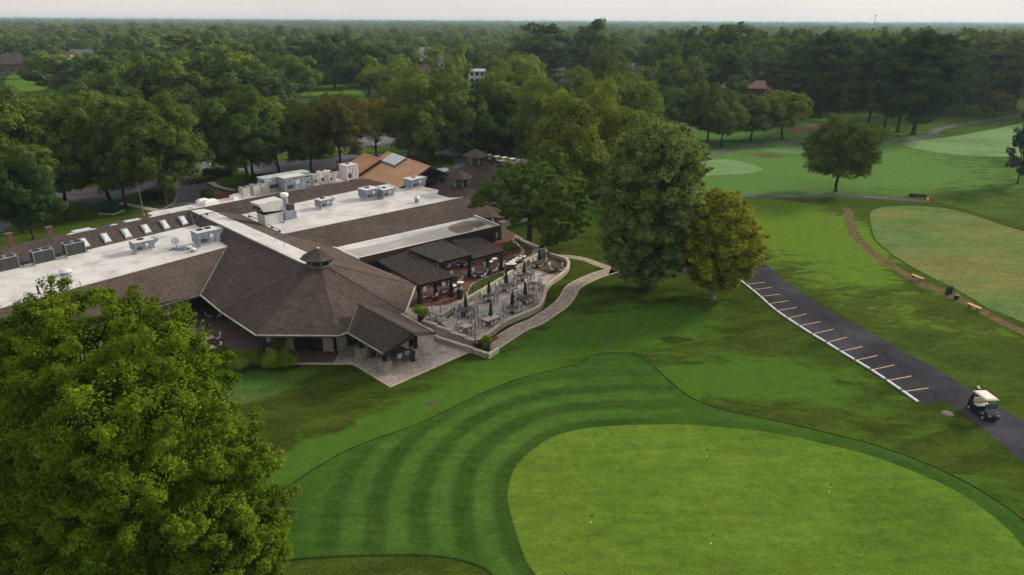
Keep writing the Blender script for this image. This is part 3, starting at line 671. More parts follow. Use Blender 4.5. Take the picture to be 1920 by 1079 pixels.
# service yard and drive behind the clubhouse
def isl(name, px, mat, z=0.10, skirt=0.12): return sheet(name, smooth_poly(wp(px), True, 4), z, mat, skirt=skirt)
sheet('driveway', wp([(-400, 560), (-400, 350), (-60, 312), (250, 280), (330, 262), (480, 270), (600, 262), (660, 250), (930, 245), (1080, 262), (1130, 300), (1200, 340), (1180, 372), (1000, 345), (820, 330), (700, 345), (560, 380), (380, 410), (100, 470)]), -0.012, M['asphalt_old'])
isl('verge', [(128, 354), (160, 330), (220, 322), (289, 331), (262, 342), (200, 348)], M['lawn'])
isl('verge', [(224, 381), (241, 366), (287, 357), (320, 354), (331, 369), (323, 383), (311, 390), (265, 388)], M['lawn'])
isl('verge', [(20, 427), (60, 410), (120, 393), (193, 390), (224, 387), (289, 393), (301, 402), (240, 425), (140, 452), (40, 470), (-60, 480)], M['lawn'])
isl('verge', [(366, 334), (386, 324), (453, 321), (475, 331), (540, 327), (606, 320), (645, 320), (650, 345), (520, 372), (446, 366), (400, 352)], M['lawn'])
isl('verge', [(393, 313), (405, 296), (440, 290), (520, 290), (600, 285), (640, 283), (625, 296), (560, 300), (480, 302), (439, 313)], M['lawn'])
isl('verge', [(641, 288), (643, 281), (700, 277), (817, 275), (820, 284), (760, 287), (690, 288)], M['bright'])
isl('verge', [(770, 300), (820, 290), (850, 300), (840, 330), (800, 330)], M['lawn'])
isl('mulch_bed', [(735, 299), (770, 293), (802, 296), (815, 304), (775, 307), (740, 305)], M['mulch'], 0.14)
isl('mulch_bed', [(372, 376), (400, 367), (450, 360), (478, 362), (480, 372), (420, 382), (380, 386)], M['mulch'], 0.14)
isl('mulch_bed', [(485, 333), (520, 326), (570, 322), (606, 321), (640, 326), (600, 340), (520, 345)], M['mulch'], 0.14)
strip('kerb', [(331, 369), (327, 381), (312, 390), (300, 396)], 0.25, 0.13, M['concrete'])
strip('footway', [(222, 382), (262, 389), (300, 397), (345, 404)], 1.3, 0.115, M['concrete'])
strip('kerb', [(392, 313), (398, 303), (408, 294)], 0.25, 0.13, M['concrete'])
strip('footway', [(395, 343), (412, 352), (440, 358)], 1.2, 0.12, M['concrete'])
# ------------------------------------------------------------------ the clubhouse
CC = Vector((-19.7, 65.9, 0)); U = Vector((-0.7071, 0.7071, 0)); V = Vector((0.7071, 0.7071, 0)); SL = 0.436; AP0 = 9.17
def at(u, v, z): p = CC + U * u + V * v; return Vector((p.x, p.y, z))
RC = AP0 / math.cos(R(22.5))
def octv(deg, r=RC, z=3.0, c=CC): return Vector((c.x + r * math.cos(R(deg)), c.y + r * math.sin(R(deg)), z))
base = CC.copy()
club = thing('clubhouse', 'large brown shingled clubhouse with octagonal dining room and white flat roof decks', 'clubhouse', base)
def part(mb, name, mat, parent=club, smooth=False): return mb.build(name, mat, parent, off=base, smooth=smooth)
APEX = Vector((CC.x, CC.y, 3 + AP0 * SL))
# octagon: facets between eave vertices (the spine leaves between 112.5 and 157.5+)
mb = MB()
for a in (-157.5, -112.5, -67.5, -22.5, 22.5):
    mb.slab([APEX, octv(a), octv(a + 45)], 0.22) if a != 22.5 else None
zt = lambda v: 3 + (AP0 - abs(v)) * SL
# north east facet of the octagon runs on into the spine
mb.slab([APEX, octv(22.5), octv(67.5), at(4.0, 9.17, 3.0), at(4.0, 1.6, zt(1.6)), at(1.2, 1.2, zt(1.2))], 0.22)
part(mb, 'octagon_roof', M['shingle'])
# spine: south west slope, flat ridge strip, north east slope
A_ = at(9.9, -8.9, 3.1); VT = at(15.9, -3.3, 5.56)
FE0 = W(425.3, 463.2, 5.6); FE1 = W(364, 421.9, 5.6)
SE = 31.0
mb = MB(); mb.slab([octv(-157.5), APEX, at(1.2, -1.0, 6.56), at(SE, -1.0, 6.56), FE1 + Vector((0, 0, 0.0)), FE0, W(375.6, 553.4, 3)], 0.22)
part(mb, 'spine_roof', M['shingle'])
strip_near = [at(1.3, -1.0, 6.60), at(1.5, 1.5, 6.36)]
mb = MB(); mb.slab([at(1.4, -1.05, 6.58), at(1.6, 1.45, 6.42), at(SE - 2, 1.35, 6.42), at(SE, 0.8, 6.5), at(SE, -1.05, 6.58)], 0.25)
part(mb, 'ridge_deck', M['membrane'])
CF0, CF1 = W(531.4, 439, 5.2), W(452.6, 402.7, 5.2); CB = W(726.6, 345, 5.2); CFR = W(872.5, 369.3, 5.2)
D0, D1 = W(625, 463.5, 3.5), W(890, 406.2, 3.5)
mb = MB(); mb.slab([at(4.0, 1.6, zt(1.6)), at(SE - 2, 1.35, 6.36), at(SE, 0.8, 6.4), CF1, CF0, D0, at(4.0, 9.17, 3.0)], 0.22)
part(mb, 'spine_roof', M['shingle'])
# left wing: front slope, white deck, rear slope up to the ridge
def ext(a, b_, t): return a + (b_ - a) * t
L0 = ext(W(425.3, 463.2, 5.6), W(0, 578.5, 5.6), 2.2); E0 = ext(W(375.6, 553.4, 3), W(20, 666.6, 3), 2.6)
LB0 = ext(W(364, 421.9, 5.6), W(40, 498, 5.6), 1.9)
mb = MB(); mb.slab([FE0, L0, E0, W(318, 568.7, 3), W(375.6, 553.4, 3)], 0.22); part(mb, 'wing_roof', M['shingle'])
mb = MB(); mb.slab([FE0, L0, LB0, FE1], 0.3)
part(mb, 'wing_deck', M['membrane'])
RG = [W(-420, 557, 6.9), W(0, 467.8, 6.9), W(318, 400.5, 6.7), W(380, 389, 6.6), W(500, 366, 6.5), W(600, 349, 6.5), W(685, 335, 6.4)]
mb = MB(); mb.slab([LB0, FE1, at(SE, -1.05, 6.55), RG[2], RG[1], RG[0]], 0.22); part(mb, 'wing_rear_roof', M['shingle_fine'])
mb = MB(); mb.slab([at(SE, -1.05, 6.55), at(SE, 0.8, 6.42), CF1, CB, RG[6], RG[5], RG[4], RG[3], RG[2]], 0.22); part(mb, 'main_rear_roof', M['shingle_fine'])
# central deck and its front slope, right hand roofs
C3 = W(821.6, 356.6, 5.2); C4 = W(837.8, 364.7, 5.2); C5 = W(761, 342.7, 5.2)
mb = MB(); mb.slab([CF0, CFR, C4, C3, C5, CB, CF1], 0.3); part(mb, 'main_deck', M['membrane'])
FR = W(965, 404, 3.0); FR2 = W(888, 372, 5.2)
mb = MB(); mb.slab([CF0, CFR, FR2, FR, W(936, 409, 3.2), D1, D0], 0.22); part(mb, 'main_front_roof', M['shingle'])
# ponded low roof with its parapet
P0, P1, P2, P3 = W(624.6, 464.3, 3.5), W(674.4, 485.9, 3.5), W(936.3, 424.9, 3.5), W(890, 406.4, 3.5)
mb = MB(); mb.slab([P0 + Vector((0, 0, -.05)), P1 + Vector((0, 0, -.05)), P2 + Vector((0, 0, -.05)), P3 + Vector((0, 0, -.05))], 0.3); part(mb, 'low_deck', M['membrane'])
def m_pond():
    m, nt, out = nodes('shallow roof water')
    n = noise(nt, pos(nt), 0.5, 4); c = ramp(nt, n, [(0.3, (0.20, 0.17, 0.14)), (0.7, (0.30, 0.28, 0.25))])
    finish(nt, out, c, 0.04, 0, None, 1.0); return m
pd = [W(620 + x / 4.316, 250 + y / 4.316, 3.46) for x, y in [(110, 950), (235, 1006), (500, 945), (800, 880), (1100, 810), (1335, 757), (1200, 700), (1050, 722), (850, 780), (640, 842), (340, 908)]]
sheet('roof_water', pd, 3.462, m_pond())
mb = MB()
mb.bar(P1 + Vector((0, 0, -.28)), P2 + Vector((0, 0, -.28)), 0.18, 0.9); part(mb, 'fascia', M['fascia'])
mb = MB(); mb.bar(P1 + Vector((0, 0, .2)), P2 + Vector((0, 0, .2)), 0.26, 0.05); mb.bar(P2 + Vector((0, 0, .18)), P3 + Vector((0, 0, .18)), 0.3, 0.08); mb.bar(P0 + Vector((0, 0, .10)), P1 + Vector((0, 0, .16)), 0.2, 0.06); part(mb, 'parapet_cap', M['metal_light'])
# rear low roof
offs = Vector((-0.707, 0.707, 0))
back = [ext(RG[0], RG[0] + offs, 1)]
mb = MB()
fr = [Vector((p.x, p.y, p.z)) for p in RG]
for i in range(6):
    w0 = 9.5 if i >= 2 else 7.4
    a, b_ = fr[i], fr[i + 1]
    lo = lambda p, w: Vector((p.x + offs.x * w, p.y + offs.y * w, 5.05))
    mb.slab([a, b_, lo(b_, 1.6), lo(a, 1.6)], 0.2)
part(mb, 'ridge_back_roof', M['shingle_fine'])
mb = MB(); mb.slab([lo(fr[0], 1.6), lo(fr[2], 1.6), lo(fr[2], 7.4), lo(fr[0], 7.4)], 0.3); part(mb, 'rear_low_roof', M['shingle_fine'])
mb = MB(); mb.slab([lo(fr[2], 1.6), lo(fr[6], 1.6), lo(fr[6], 9.0), lo(fr[2], 9.0)], 0.3); part(mb, 'rear_low_deck', M['membrane'])
# walls below everything
def wallring(pts, z0, z1, name, mat, t=0.3):
    mb = MB()
    n = len(pts)
    for i in range(n - 1): mb.bar(Vector((pts[i].x, pts[i].y, (z0 + z1) / 2)), Vector((pts[i + 1].x, pts[i + 1].y, (z0 + z1) / 2)), t, z1 - z0)
    return part(mb, name, mat)
wallring([lo(fr[0], 7.2), lo(fr[2], 7.2), lo(fr[2], 8.8), lo(fr[6], 8.8)], -0.1, 4.7, 'rear_wall', M['limestone'])
rr = 6.1 / math.cos(R(22.5))
wallring([octv(a, rr) for a in (-157.5, -112.5, -67.5, -22.5, 22.5, 67.5)], -0.1, 4.0, 'wall', M['glass'], 0.2)
for a in (-157.5, -112.5, -67.5, -22.5, 22.5):
    q = octv(a, rr + 0.12)
    for s in (-1, 1):
        mb = MB(); d = (octv(a + s * 45, rr) - octv(a, rr)).normalized()
        mb.bar(q + d * 0.15 + Vector((0, 0, -1.4)), q + d * 1.15 + Vector((0, 0, -1.4)), 0.45, 3.4)
        part(mb, 'stone_pier', M['limestone'])
for a in (-157.5, -112.5, -67.5, -22.5):
    p0, p1 = octv(a, rr + 0.25), octv(a + 45, rr + 0.25)
    mb = MB()
    for k in range(5):
        q = p0.lerp(p1, 0.26 + 0.12 * k); mb.bar(Vector((q.x, q.y, 0)), Vector((q.x, q.y, 3.4)), 0.09)
    for z in (0.12, 2.2, 3.1): mb.bar(Vector((*p0.lerp(p1, .25).xy, z)), Vector((*p0.lerp(p1, .75).xy, z)), 0.08)
    part(mb, 'window_frame', M['fascia'])
def inset(p, d): q = p + V * d; return Vector((q.x, q.y, 0))
# spine and wing walls
wl = [octv(-157.5, rr), at(8, -6.1, 0), at(13, -6.1, 0)]
wallring(wl, -0.1, 4.2, 'wall', M['glass'], 0.2)
ev = (W(20, 666.6, 3) - W(375.6, 553.4, 3)).normalized(); en = Vector((-ev.y, ev.x, 0)); en = en if en.x < 0 else -en
w1 = W(318, 568.7, 3) + en * 0.5 - ev * 0.2; w2 = w1 + ev * 45
wallring([at(13, -6.1, 0), w1 + en * 2.2, ], -0.1, 4.0, 'wall', M['glass'], 0.2)
wallring([w1, w2], -0.1, 2.9, 'wing_wall', M['limestone'])
wallring([w1, w1 + en * 3.5], -0.1, 3.4, 'wing_wall', M['limestone'])
for k in range(9):
    a = w1 + ev * (3.5 + k * 4.5) - en * 0.2; mb = MB(); mb.bar(Vector((a.x, a.y, 1.5)), Vector((*(a + ev * 2.2).xy, 1.5)), 0.12, 1.6); part(mb, 'window', M['glass'])
# terrace side: glass wall behind the pergolas
t0 = W(674, 486, 3.0) + Vector((-.2, .6, 0)); t1 = W(936, 424.9, 3.2) + Vector((-0.6, 1.0, 0)); 
wallring([t0, t1, W(925, 402, 3.0) + Vector((-.8, .8, 0))], 0.4, 3.25, 'wall', M['glass'], 0.2)
for k in range(12):
    q = t0.lerp(t1, 0.04 + k * 0.085); mb = MB(); mb.box((q.x + .12, q.y - .12, 1.8), (0.22, 0.22, 2.8), R(41)); part(mb, 'mullion', M['fascia'])
q = W(941, 437, 1.6); mb = MB(); mb.box((q.x, q.y + .6, 1.6), (0.9, 0.9, 3.0), R(41)); part(mb, 'stone_pier', M['limestone'])
# eaves: pale green drip edge and dark soffit board
def eave(pts, name='gutter', mat=None, w=0.14, dz=-0.02, h=0.12):
    mb = MB()
    for a, b_ in zip(pts, pts[1:]): mb.bar(a + Vector((0, 0, dz)), b_ + Vector((0, 0, dz)), w, h)
    return part(mb, name, mat or M['trim'])
eave([W(375.6, 553.4, 3), octv(-157.5), octv(-112.5)], w=0.11, h=0.1); eave([octv(-112.5), octv(-67.5), octv(-22.5)], w=0.1, h=0.1); eave([octv(-22.5), octv(22.5)], w=0.18, h=0.1)
eave([octv(22.5), octv(67.5), at(8, 9.17, 3.0)], mat=M['trimdull'])
eave([W(375.6, 553.4, 3), W(318, 568.7, 3), E0], mat=M['trimdull'], w=0.12)
eave([W(375.6, 553.4, 3.02), FE0 + Vector((0, 0, .02))], 'valley_flashing', M['trimdull'], 0.16, 0.03, 0.04)
eave([FE1, at(SE, -1.05, 6.58)], 'valley_flashing', M['trimdull'], 0.14, 0.03, 0.04)
eave([FE0, L0], 'deck_edge', M['metal_light'], 0.16, 0.03, 0.07); eave([CF0, CFR], 'deck_edge', M['metal_light'], 0.16, 0.03, 0.07)
eave([at(1.3, -1.05, 6.6), at(SE, -1.05, 6.6)], 'deck_edge', M['trimdull'], 0.14, 0.03, 0.06); eave([FE0, FE1], 'deck_edge', M['metal_light'], 0.14, 0.03, 0.06)
# hip and ridge caps
mb = MB()
for a in (-157.5, -112.5, -67.5, -22.5, 22.5):
    mb.bar(APEX + Vector((0, 0, 0.0)), octv(a) + Vector((0, 0, 0.0)), 0.24 if a in (-157.5, -22.5, 22.5) else 0.12, 0.05 if a in (-157.5, -22.5, 22.5) else 0.02)
part(mb, 'hip_cap', M['shingle'])
# cupola
cup = MB(); CZ = 6.15
cup.lathe((CC.x, CC.y, CZ), [(1.55, 0), (1.35, 0.55), (1.2, 0.6)], 8, R(22.5)); cupo = part(cup, 'cupola', M['shingle'])
def sub(mb, name, mat, parent): return mb.build(name, mat, parent, off=base)
mb = MB(); mb.lathe((CC.x, CC.y, CZ + 0.6), [(1.12, 0), (1.12, 0.75)], 8, R(22.5)); sub(mb, 'cupola_window', M['glass'], cupo)
mb = MB()
for k in range(8):
    p = octv(22.5 + 45 * k, 1.2, 0); mb.box((p.x, p.y, CZ + 0.95), (0.13, 0.13, 0.75), R(45 * k))
mb.lathe((CC.x, CC.y, CZ + 0.56), [(1.32, 0), (1.32, 0.1), (1.1, 0.12)], 8, R(22.5)); sub(mb, 'cupola_frame', M['trimdull'], cupo)
mb = MB(); mb.lathe((CC.x, CC.y, CZ + 1.3), [(1.85, 0), (1.9, 0.08), (0.14, 0.98), (0.05, 1.0)], 8, R(22.5)); sub(mb, 'cupola_roof', M['shingle'], cupo)
mb = MB(); mb.lathe((CC.x, CC.y, CZ + 2.28), [(0.16, 0), (0.12, 0.1), (0.02, 0.14)], 8); sub(mb, 'finial', M['metal_light'], cupo)
# pavilion gable on the corner of the octagon
gl0, gl1 = W(651.7, 624.1, 2.95), W(719.7, 664.5, 2.8); gr0, gr1 = W(751.1, 588.7, 2.95), W(816.2, 623.6, 2.8)
gt0, gt1 = W(671.8, 570.4, 4.75), W(775.3, 625.5, 4.75)
gd = Vector((0.7071, -0.7071, 0))
gt0 = gt0 + (gt0 - gt1).normalized() * 0.0
mb = MB(); mb.slab([gl0, gl1, gt1, gt0], 0.2); mb.slab([gr1, gr0, gt0, gt1], 0.2); part(mb, 'pavilion_roof', M['shingle'])
eave([gl0, gl1], w=0.1, h=0.1); eave([gr0, gr1], w=0.14, h=0.1)
mb = MB(); mb.bar(gl1 + Vector((0.03, -.03, -.06)), gt1 + Vector((0.03, -.03, -.06)), 0.12, 0.32); mb.bar(gt1 + Vector((0.03, -.03, -.06)), gr1 + Vector((0.03, -.03, -.06)), 0.12, 0.32); part(mb, 'barge_board', M['fascia'])
eave([gt0, gl0], 'valley_flashing', M['trimdull'], 0.16, 0.03, 0.04)
mb = MB(); mb.bar(gt0 + Vector((0, 0, .02)), gt1 + Vector((0, 0, .02)), 0.24, 0.06); part(mb, 'hip_cap', M['shingle'])
for (px, py) in [(722.9, 696), (679, 671), (780.5, 671)]:
    p = W(px, py); mb = MB(); mb.box((p.x, p.y, 0.5), (0.95, 0.95, 1.0), R(45), 0.92); mb.box((p.x, p.y, 1.03), (1.0, 1.0, 0.07), R(45))
    b0 = part(mb, 'column_base', M['limestone'])
    mb = MB(); mb.box((p.x, p.y, 1.95), (0.28, 0.28, 1.8), R(45)); part(mb, 'column', M['wood'])
mb = MB()
c1, c2, c3 = (W(*p) for p in [(722.9, 696), (679, 671), (780.5, 671)])
for a, b_ in ((c1, c2), (c1, c3)): mb.bar(Vector((a.x, a.y, 2.72)), Vector((b_.x, b_.y, 2.72)), 0.2, 0.22)
part(mb, 'beam', M['wood'])
# skylights on the rear slope and domes behind the ridge
def skylight(pa, pb, pc, zf):
    """front left, front right, back left pixels; zf gives roof height"""
    a, b_, c = (W(*p, z) for p, z in zip((pa, pb, pc), zf)); d = c + (b_ - a)
    up = Vector((0, 0, 0.16)); k = 0.13
    mb = MB(); mb.slab([a + up, b_ + up, d + up, c + up], 0.3); f = part(mb, 'skylight', M['trimdull'])
    cen = (a + b_ + c + d) / 4 + up
    ins = [q + up + (cen - q - up) * 0.16 + Vector((0, 0, .01)) for q in (a, b_, d, c)]
    top = [q + (cen - q) * 0.45 + Vector((0, 0, 0.22)) for q in ins]
    mb = MB(); mb.add([*ins, *top], [(0, 1, 5, 4), (1, 2, 6, 5), (2, 3, 7, 6), (3, 0, 4, 7), (4, 5, 6, 7)])
    sub(mb, 'skylight_dome', M['dome'], f)
def slopez(p):   # height on the wing's rear slope at a world x, y
    a, b_ = Vector(FE1.xy), Vector(LB0.xy); d = (b_ - a).normalized(); q = Vector(p.xy) - a; dist = abs(q.x * d.y - q.y * d.x); return 5.6 + dist * 0.33
def on_slope(px, py):
    z = 6.0
    for _ in range(30): z = z * 0.5 + 0.5 * slopez(W(px, py, z))
    return z
z1o = lambda x, y: (x / 3.269, y / 3.269 + 350)
for (ax, ay, bx, by, cx, cy) in [(514, 382, 562, 374, 475, 328), (645, 354, 692, 345, 607, 297), (772, 326, 817, 315, 735, 270), (893, 298, 937, 288, 857, 244), (1011, 272, 1050, 262, 973, 217), (1122, 246, 1162, 237, 1087, 192)]:
    pa, pb, pc = z1o(ax, ay), z1o(bx, by), z1o(cx, cy)
    skylight(pa, pb, pc, (on_slope(*pa), on_slope(*pb), on_slope(*pc)))
for x, y, r, kind in [(440, 296, .75, 0), (505, 272, 1.1, 1), (572, 268, .75, 0), (700, 240, .75, 0), (815, 212, 1.0, 1), (938, 188, .7, 0), (1050, 164, .7, 0)]:
    p = W(*z1o(x, y + 6), 5.9); mb = MB()
    if kind: mb.box((p.x, p.y, 5.7), (2 * r, 1.3, 0.9), R(50), 0.9)
    else: mb.lathe((p.x, p.y, 5.1), [(r, 0), (r, 0.6), (r * .85, 0.85), (r * .5, 1.05), (0.05, 1.12)], 14)
    part(mb, 'roof_dome', M['dome'], smooth=False)
for x, y, r in [(230, 660, .8), (305, 668, 1.0), (600, 608, 1.0)]:
    p = W(340 + x / 5.647, 260 + y / 5.647, 5.4); mb = MB(); mb.box((p.x, p.y, 5.3), (2.2 * r, 1.5 * r, 0.5), R(47), 0.88); mb.box((p.x, p.y, 5.62), (1.8 * r, 1.1 * r, 0.18), R(47), 0.7); part(mb, 'roof_dome', M['white'])
for x, y in [(315, 290), (70, 330)]:
    p = W(*z1o(x, y + 30), 5.5); mb = MB(); mb.box((p.x, p.y, 6.0), (0.55, 0.55, 1.7), R(47)); mb.box((p.x, p.y, 6.9), (0.7, 0.7, 0.12), R(47)); part(mb, 'chimney', M['brownroof'])
# ------------------------------------------------------------------ far octagonal rooms (ballroom) of the same building
ball = thing('octagonal_ballroom', 'dark shingled octagonal ballroom with small lantern, half hidden by trees behind the clubhouse', 'building', W(893, 330, 0))
bb = ball.location.copy()
def oct_room(cpx, zb, rad, crx):
    c = W(cpx[0], cpx[1], zb); c = Vector((c.x, c.y, 0)); mb = MB()
    zt_ = zb; r1 = rad
    ro = [octv(22.5 + 45 * k, r1, zb - r1 * 0.40, c) for k in range(8)]; ap = Vector((c.x, c.y, zb + 0.2))
    for k in range(8): mb.slab([ap, ro[k], ro[(k + 1) % 8]], 0.2)
    mb.build('roof', M['shingle_fine'], ball, off=bb)
    ri = [octv(22.5 + 45 * k, r1 - 1.2, 0, c) for k in range(9)]
    mb = MB()
    for k in range(8): mb.bar(Vector((*ri[k].xy, (zb - r1 * .4) / 2)), Vector((*ri[k + 1].xy, (zb - r1 * .4) / 2)), 0.3, zb - r1 * .4)
    mb.build('wall', M['limestone'], ball, off=bb)
    mb = MB(); mb.lathe((c.x, c.y, zb - 0.3), [(crx * .62, 0), (crx * .62, 1.2)], 8, R(22.5)); lan = mb.build('lantern', M['glass'], ball, off=bb)
    for k in range(8): mb = MB(); p = octv(22.5 + 45 * k, crx * .66, 0, c); mb.box((p.x, p.y, zb + .35), (.22, .22, 1.3), R(45 * k)); mb.build('lantern_post', M['trimdull'], lan, off=bb)
    mb = MB(); mb.lathe((c.x, c.y, zb + .9), [(crx, 0), (crx, .1), (crx * .45, crx * .3), (.1, crx * .5)], 8, R(22.5)); mb.build('lantern_roof', M['shingle_fine'], lan, off=bb)
oct_room((892, 303), 8.2, 13.0, 2.35)
oct_room((862, 344), 6.6, 6.2, 2.1)
# ------------------------------------------------------------------ the hall with the copper coloured metal roof
hall = thing('metal_roofed_hall', 'entrance hall under two steep orange copper seamed metal gables', 'hall', W(740, 345, 0))
hb = hall.location.copy()
def gable(name, rf, rb, lf, lb, rgt, zr, ze):
    Rf, Rb, Lf, Lb = W(*rf, zr), W(*rb, zr), W(*lf, ze), W(*lb, ze)
    Rt = W(*rgt, ze); Rtb = Rt + (Rb - Rf)
    mb = MB(); mb.slab([Rf, Rb, Lb, Lf], 0.18); mb.slab([Rb, Rf, Rt, Rtb], 0.18); r = mb.build(name, M['copper'], hall, off=hb)
    mb = MB(); f = Vector((.03, -.03, -.05)); mb.bar(Lf + f, Rf + f, 0.14, 0.3); mb.bar(Rf + f, Rt + f, 0.14, 0.3); mb.build('barge_board', M['fascia'], hall, off=hb)
    i = (Rb - Rf).normalized() * 1.4
    mb = MB(); a, b_, c = Lf + i, Rt + i, Rf + i
    mb.add([Vector((a.x, a.y, 0)), Vector((b_.x, b_.y, 0)), b_ - Vector((0, 0, .3)), c - Vector((0, 0, .3)), a - Vector((0, 0, .3))], [(0, 1, 2, 3, 4)]); mb.build('gable_glazing', M['glass'], hall, off=hb)
    mb = MB()
    for t in (.1, .3, .5, .7, .9):
        p = a.lerp(b_, t) - i.normalized() * .1; h = (ze + (zr - ze) * (1 - abs(t - .5) * 2)) - .4; mb.bar(Vector((p.x, p.y, 0)), Vector((p.x, p.y, h)), 0.22)
    mb.build('gable_post', M['wood'], hall, off=hb)
    mb = MB(); mb.bar(Vector((*Lb.xy, ze / 2)), Vector((*Lf.xy, ze / 2)), .3, ze - .2); mb.build('wall', M['limestone'], hall, off=hb)
    return Rf, Rb, Lf, Lb
z4o = lambda x, y: (620 + x / 4.316, 250 + y / 4.316)
def P4(x, y, z): return W(*z4o(x, y), z)
zh = lambda x, y, z: W(630 + x / 8.348, 270 + y / 8.348, z)
hroofs = {}
def gable(name, rf, rb, sl, sr, back=True, pitch=0.5):
    r = (rb - rf); r.z = 0; r.normalize(); d = Vector((-r.y, r.x, 0)); d = d if d.x < 0 else -d
    dl = d * sl + Vector((0, 0, -pitch * sl)); dr = -d * sr + Vector((0, 0, -pitch * sr))
    mb = MB(); mb.slab([rf, rb, rb + dl, rf + dl], 0.18); mb.slab([rb, rf, rf + dr, rb + dr], 0.18); o = mb.build(name, M['copper'], hall, off=hb)
    f = -r * .08 + Vector((0, 0, -.08)); mb = MB(); mb.bar(rf + f, rf + f + dl, 0.12, 0.3); mb.bar(rf + f, rf + f + dr, 0.12, 0.3); mb.build('barge_board', M['fascia'], hall, off=hb)
    mb = MB(); mb.bar(rf + Vector((0, 0, .03)), rb + Vector((0, 0, .03)), .22, .08); mb.build('ridge_cap', M['copper'], hall, off=hb)
    i = r * 1.4; a, b_, c = rf + dl * .96 + i, rf + dr * .96 + i, rf + i; dn_ = Vector((0, 0, -.35))
    mb = MB(); mb.add([Vector((a.x, a.y, 0)), Vector((b_.x, b_.y, 0)), b_ + dn_, c + dn_, a + dn_], [(0, 1, 2, 3, 4)]); mb.build('gable_glazing', M['glass'], hall, off=hb)
    for t in (.08, .26, .5, .74, .92):
        e = (a if t < .5 else b_); k = abs(t - .5) * 2; p = c.lerp(e, k) - r * .12; mb = MB(); mb.bar(Vector((p.x, p.y, 0)), Vector((p.x, p.y, p.z - .3)), 0.2); mb.build('gable_post', M['wood'], hall, off=hb)
    for dd in (dl, dr):
        q0, q1 = rb + dd * .93, rf + dd * .93 + i; h_ = q0.z - .25; mb = MB(); mb.bar(Vector((*q0.xy, h_ / 2)), Vector((*q1.xy, h_ / 2)), .3, h_); mb.build('wall', M['limestone'], hall, off=hb)
    hroofs[name] = (rf, rb, d, pitch); return o
gable('roof', zh(1477, 360, 8.0), zh(797, 125, 8.0), 8.6, 7.0)
gable('rear_roof', zh(700, 252, 7.2), zh(430, 150, 7.2), 8.0, 3.0)
rf, rb, dd_, pt = hroofs['roof']
qq = lambda t, s: rb.lerp(rf, t) + dd_ * s + Vector((0, 0, -pt * s + .35))
mb = MB(); mb.slab([qq(.17, .15), qq(.50, .15), qq(.50, 2.5), qq(.17, 2.5)], .4); rl = mb.build('rooflight', M['trimdull'], hall, off=hb)
mb = MB()
for k in range(4):
    s0 = .177 + k * .081; u_ = Vector((0, 0, .02)); mb.slab([qq(s0, .25) + u_, qq(s0 + .072, .25) + u_, qq(s0 + .072, 2.4) + u_, qq(s0, 2.4) + u_], .02)
mb.build('rooflight_pane', M['dome'], rl, off=hb)
# ------------------------------------------------------------------ pergolas
def pergola(name, label, c00, c10, c11, c01, z, posts, ns=20, nr=9):
    """c00..c01 corners; slats run c00->c01 direction, rafters across"""
    a, b_, c, d = (W(*p, z) for p in (c00, c10, c11, c01)); t = thing(name, label, 'pergola', Vector((a.x, a.y, 0.6)), 0, 'dark timber pergolas along the upper terrace')
    o = t.location.copy(); mb = MB()
    for k in range(nr): s = k / (nr - 1); mb.bar(a.lerp(b_, s) - Vector((0, 0, .12)), d.lerp(c, s) - Vector((0, 0, .12)), .07, .16)
    mb.build('rafter', M['wood'], t, off=o)
    mb = MB()
    for k in range(ns): s = k / (ns - 1); mb.bar(a.lerp(d, s), b_.lerp(c, s), .04, .05)
    mb.build('slat', M['slat'], t, off=o)
    e = Vector((0, 0, .33))
    for s in (.04, .96): mb = MB(); mb.bar(a.lerp(d, s) - e, b_.lerp(c, s) - e, .14, .26); mb.build('beam', M['wood'], t, off=o)
    for (s, r_) in posts:
        p = a.lerp(b_, s).lerp(d.lerp(c, s), r_); mb = MB(); mb.box((p.x, p.y, (.6 + z) / 2 - .2), (.3, .3, z - .95), R(41)); mb.box((p.x, p.y, .75), (.46, .46, .35), R(41)); mb.build('post', M['wood'], t, off=o)
        mb = MB()
        for q in (1, -1): dd = (b_ - a).normalized() * q; mb.bar(p + Vector((0, 0, -1.1)) , p + dd * .9 + Vector((0, 0, -.4)), .1, .12)
        mb.build('brace', M['wood'], t, off=o)
z5o = lambda x, y: (700 + x / 3.996, 430 + y / 3.996)
pergola('pergola', 'dark timber pergola nearest the octagonal roof, lowest of the three', z5o(35, 240), z5o(270, 165), z5o(615, 348), z5o(340, 415), 3.25, [(.06, .95), (.5, .95), (.94, .95)], 21, 12)
pergola('pergola', 'dark timber pergola in the middle, raised above its neighbours beside the ponded roof', z5o(265, 152), z5o(525, 78), z5o(745, 183), z5o(500, 246), 3.65, [(.06, .95), (.93, .95)], 20, 10)
pergola('pergola', 'dark timber pergola at the far end of the upper terrace', z5o(590, 88), z5o(800, 62), z5o(982, 155), z5o(745, 218), 3.35, [(.5, .95), (.94, .95)], 18, 9)
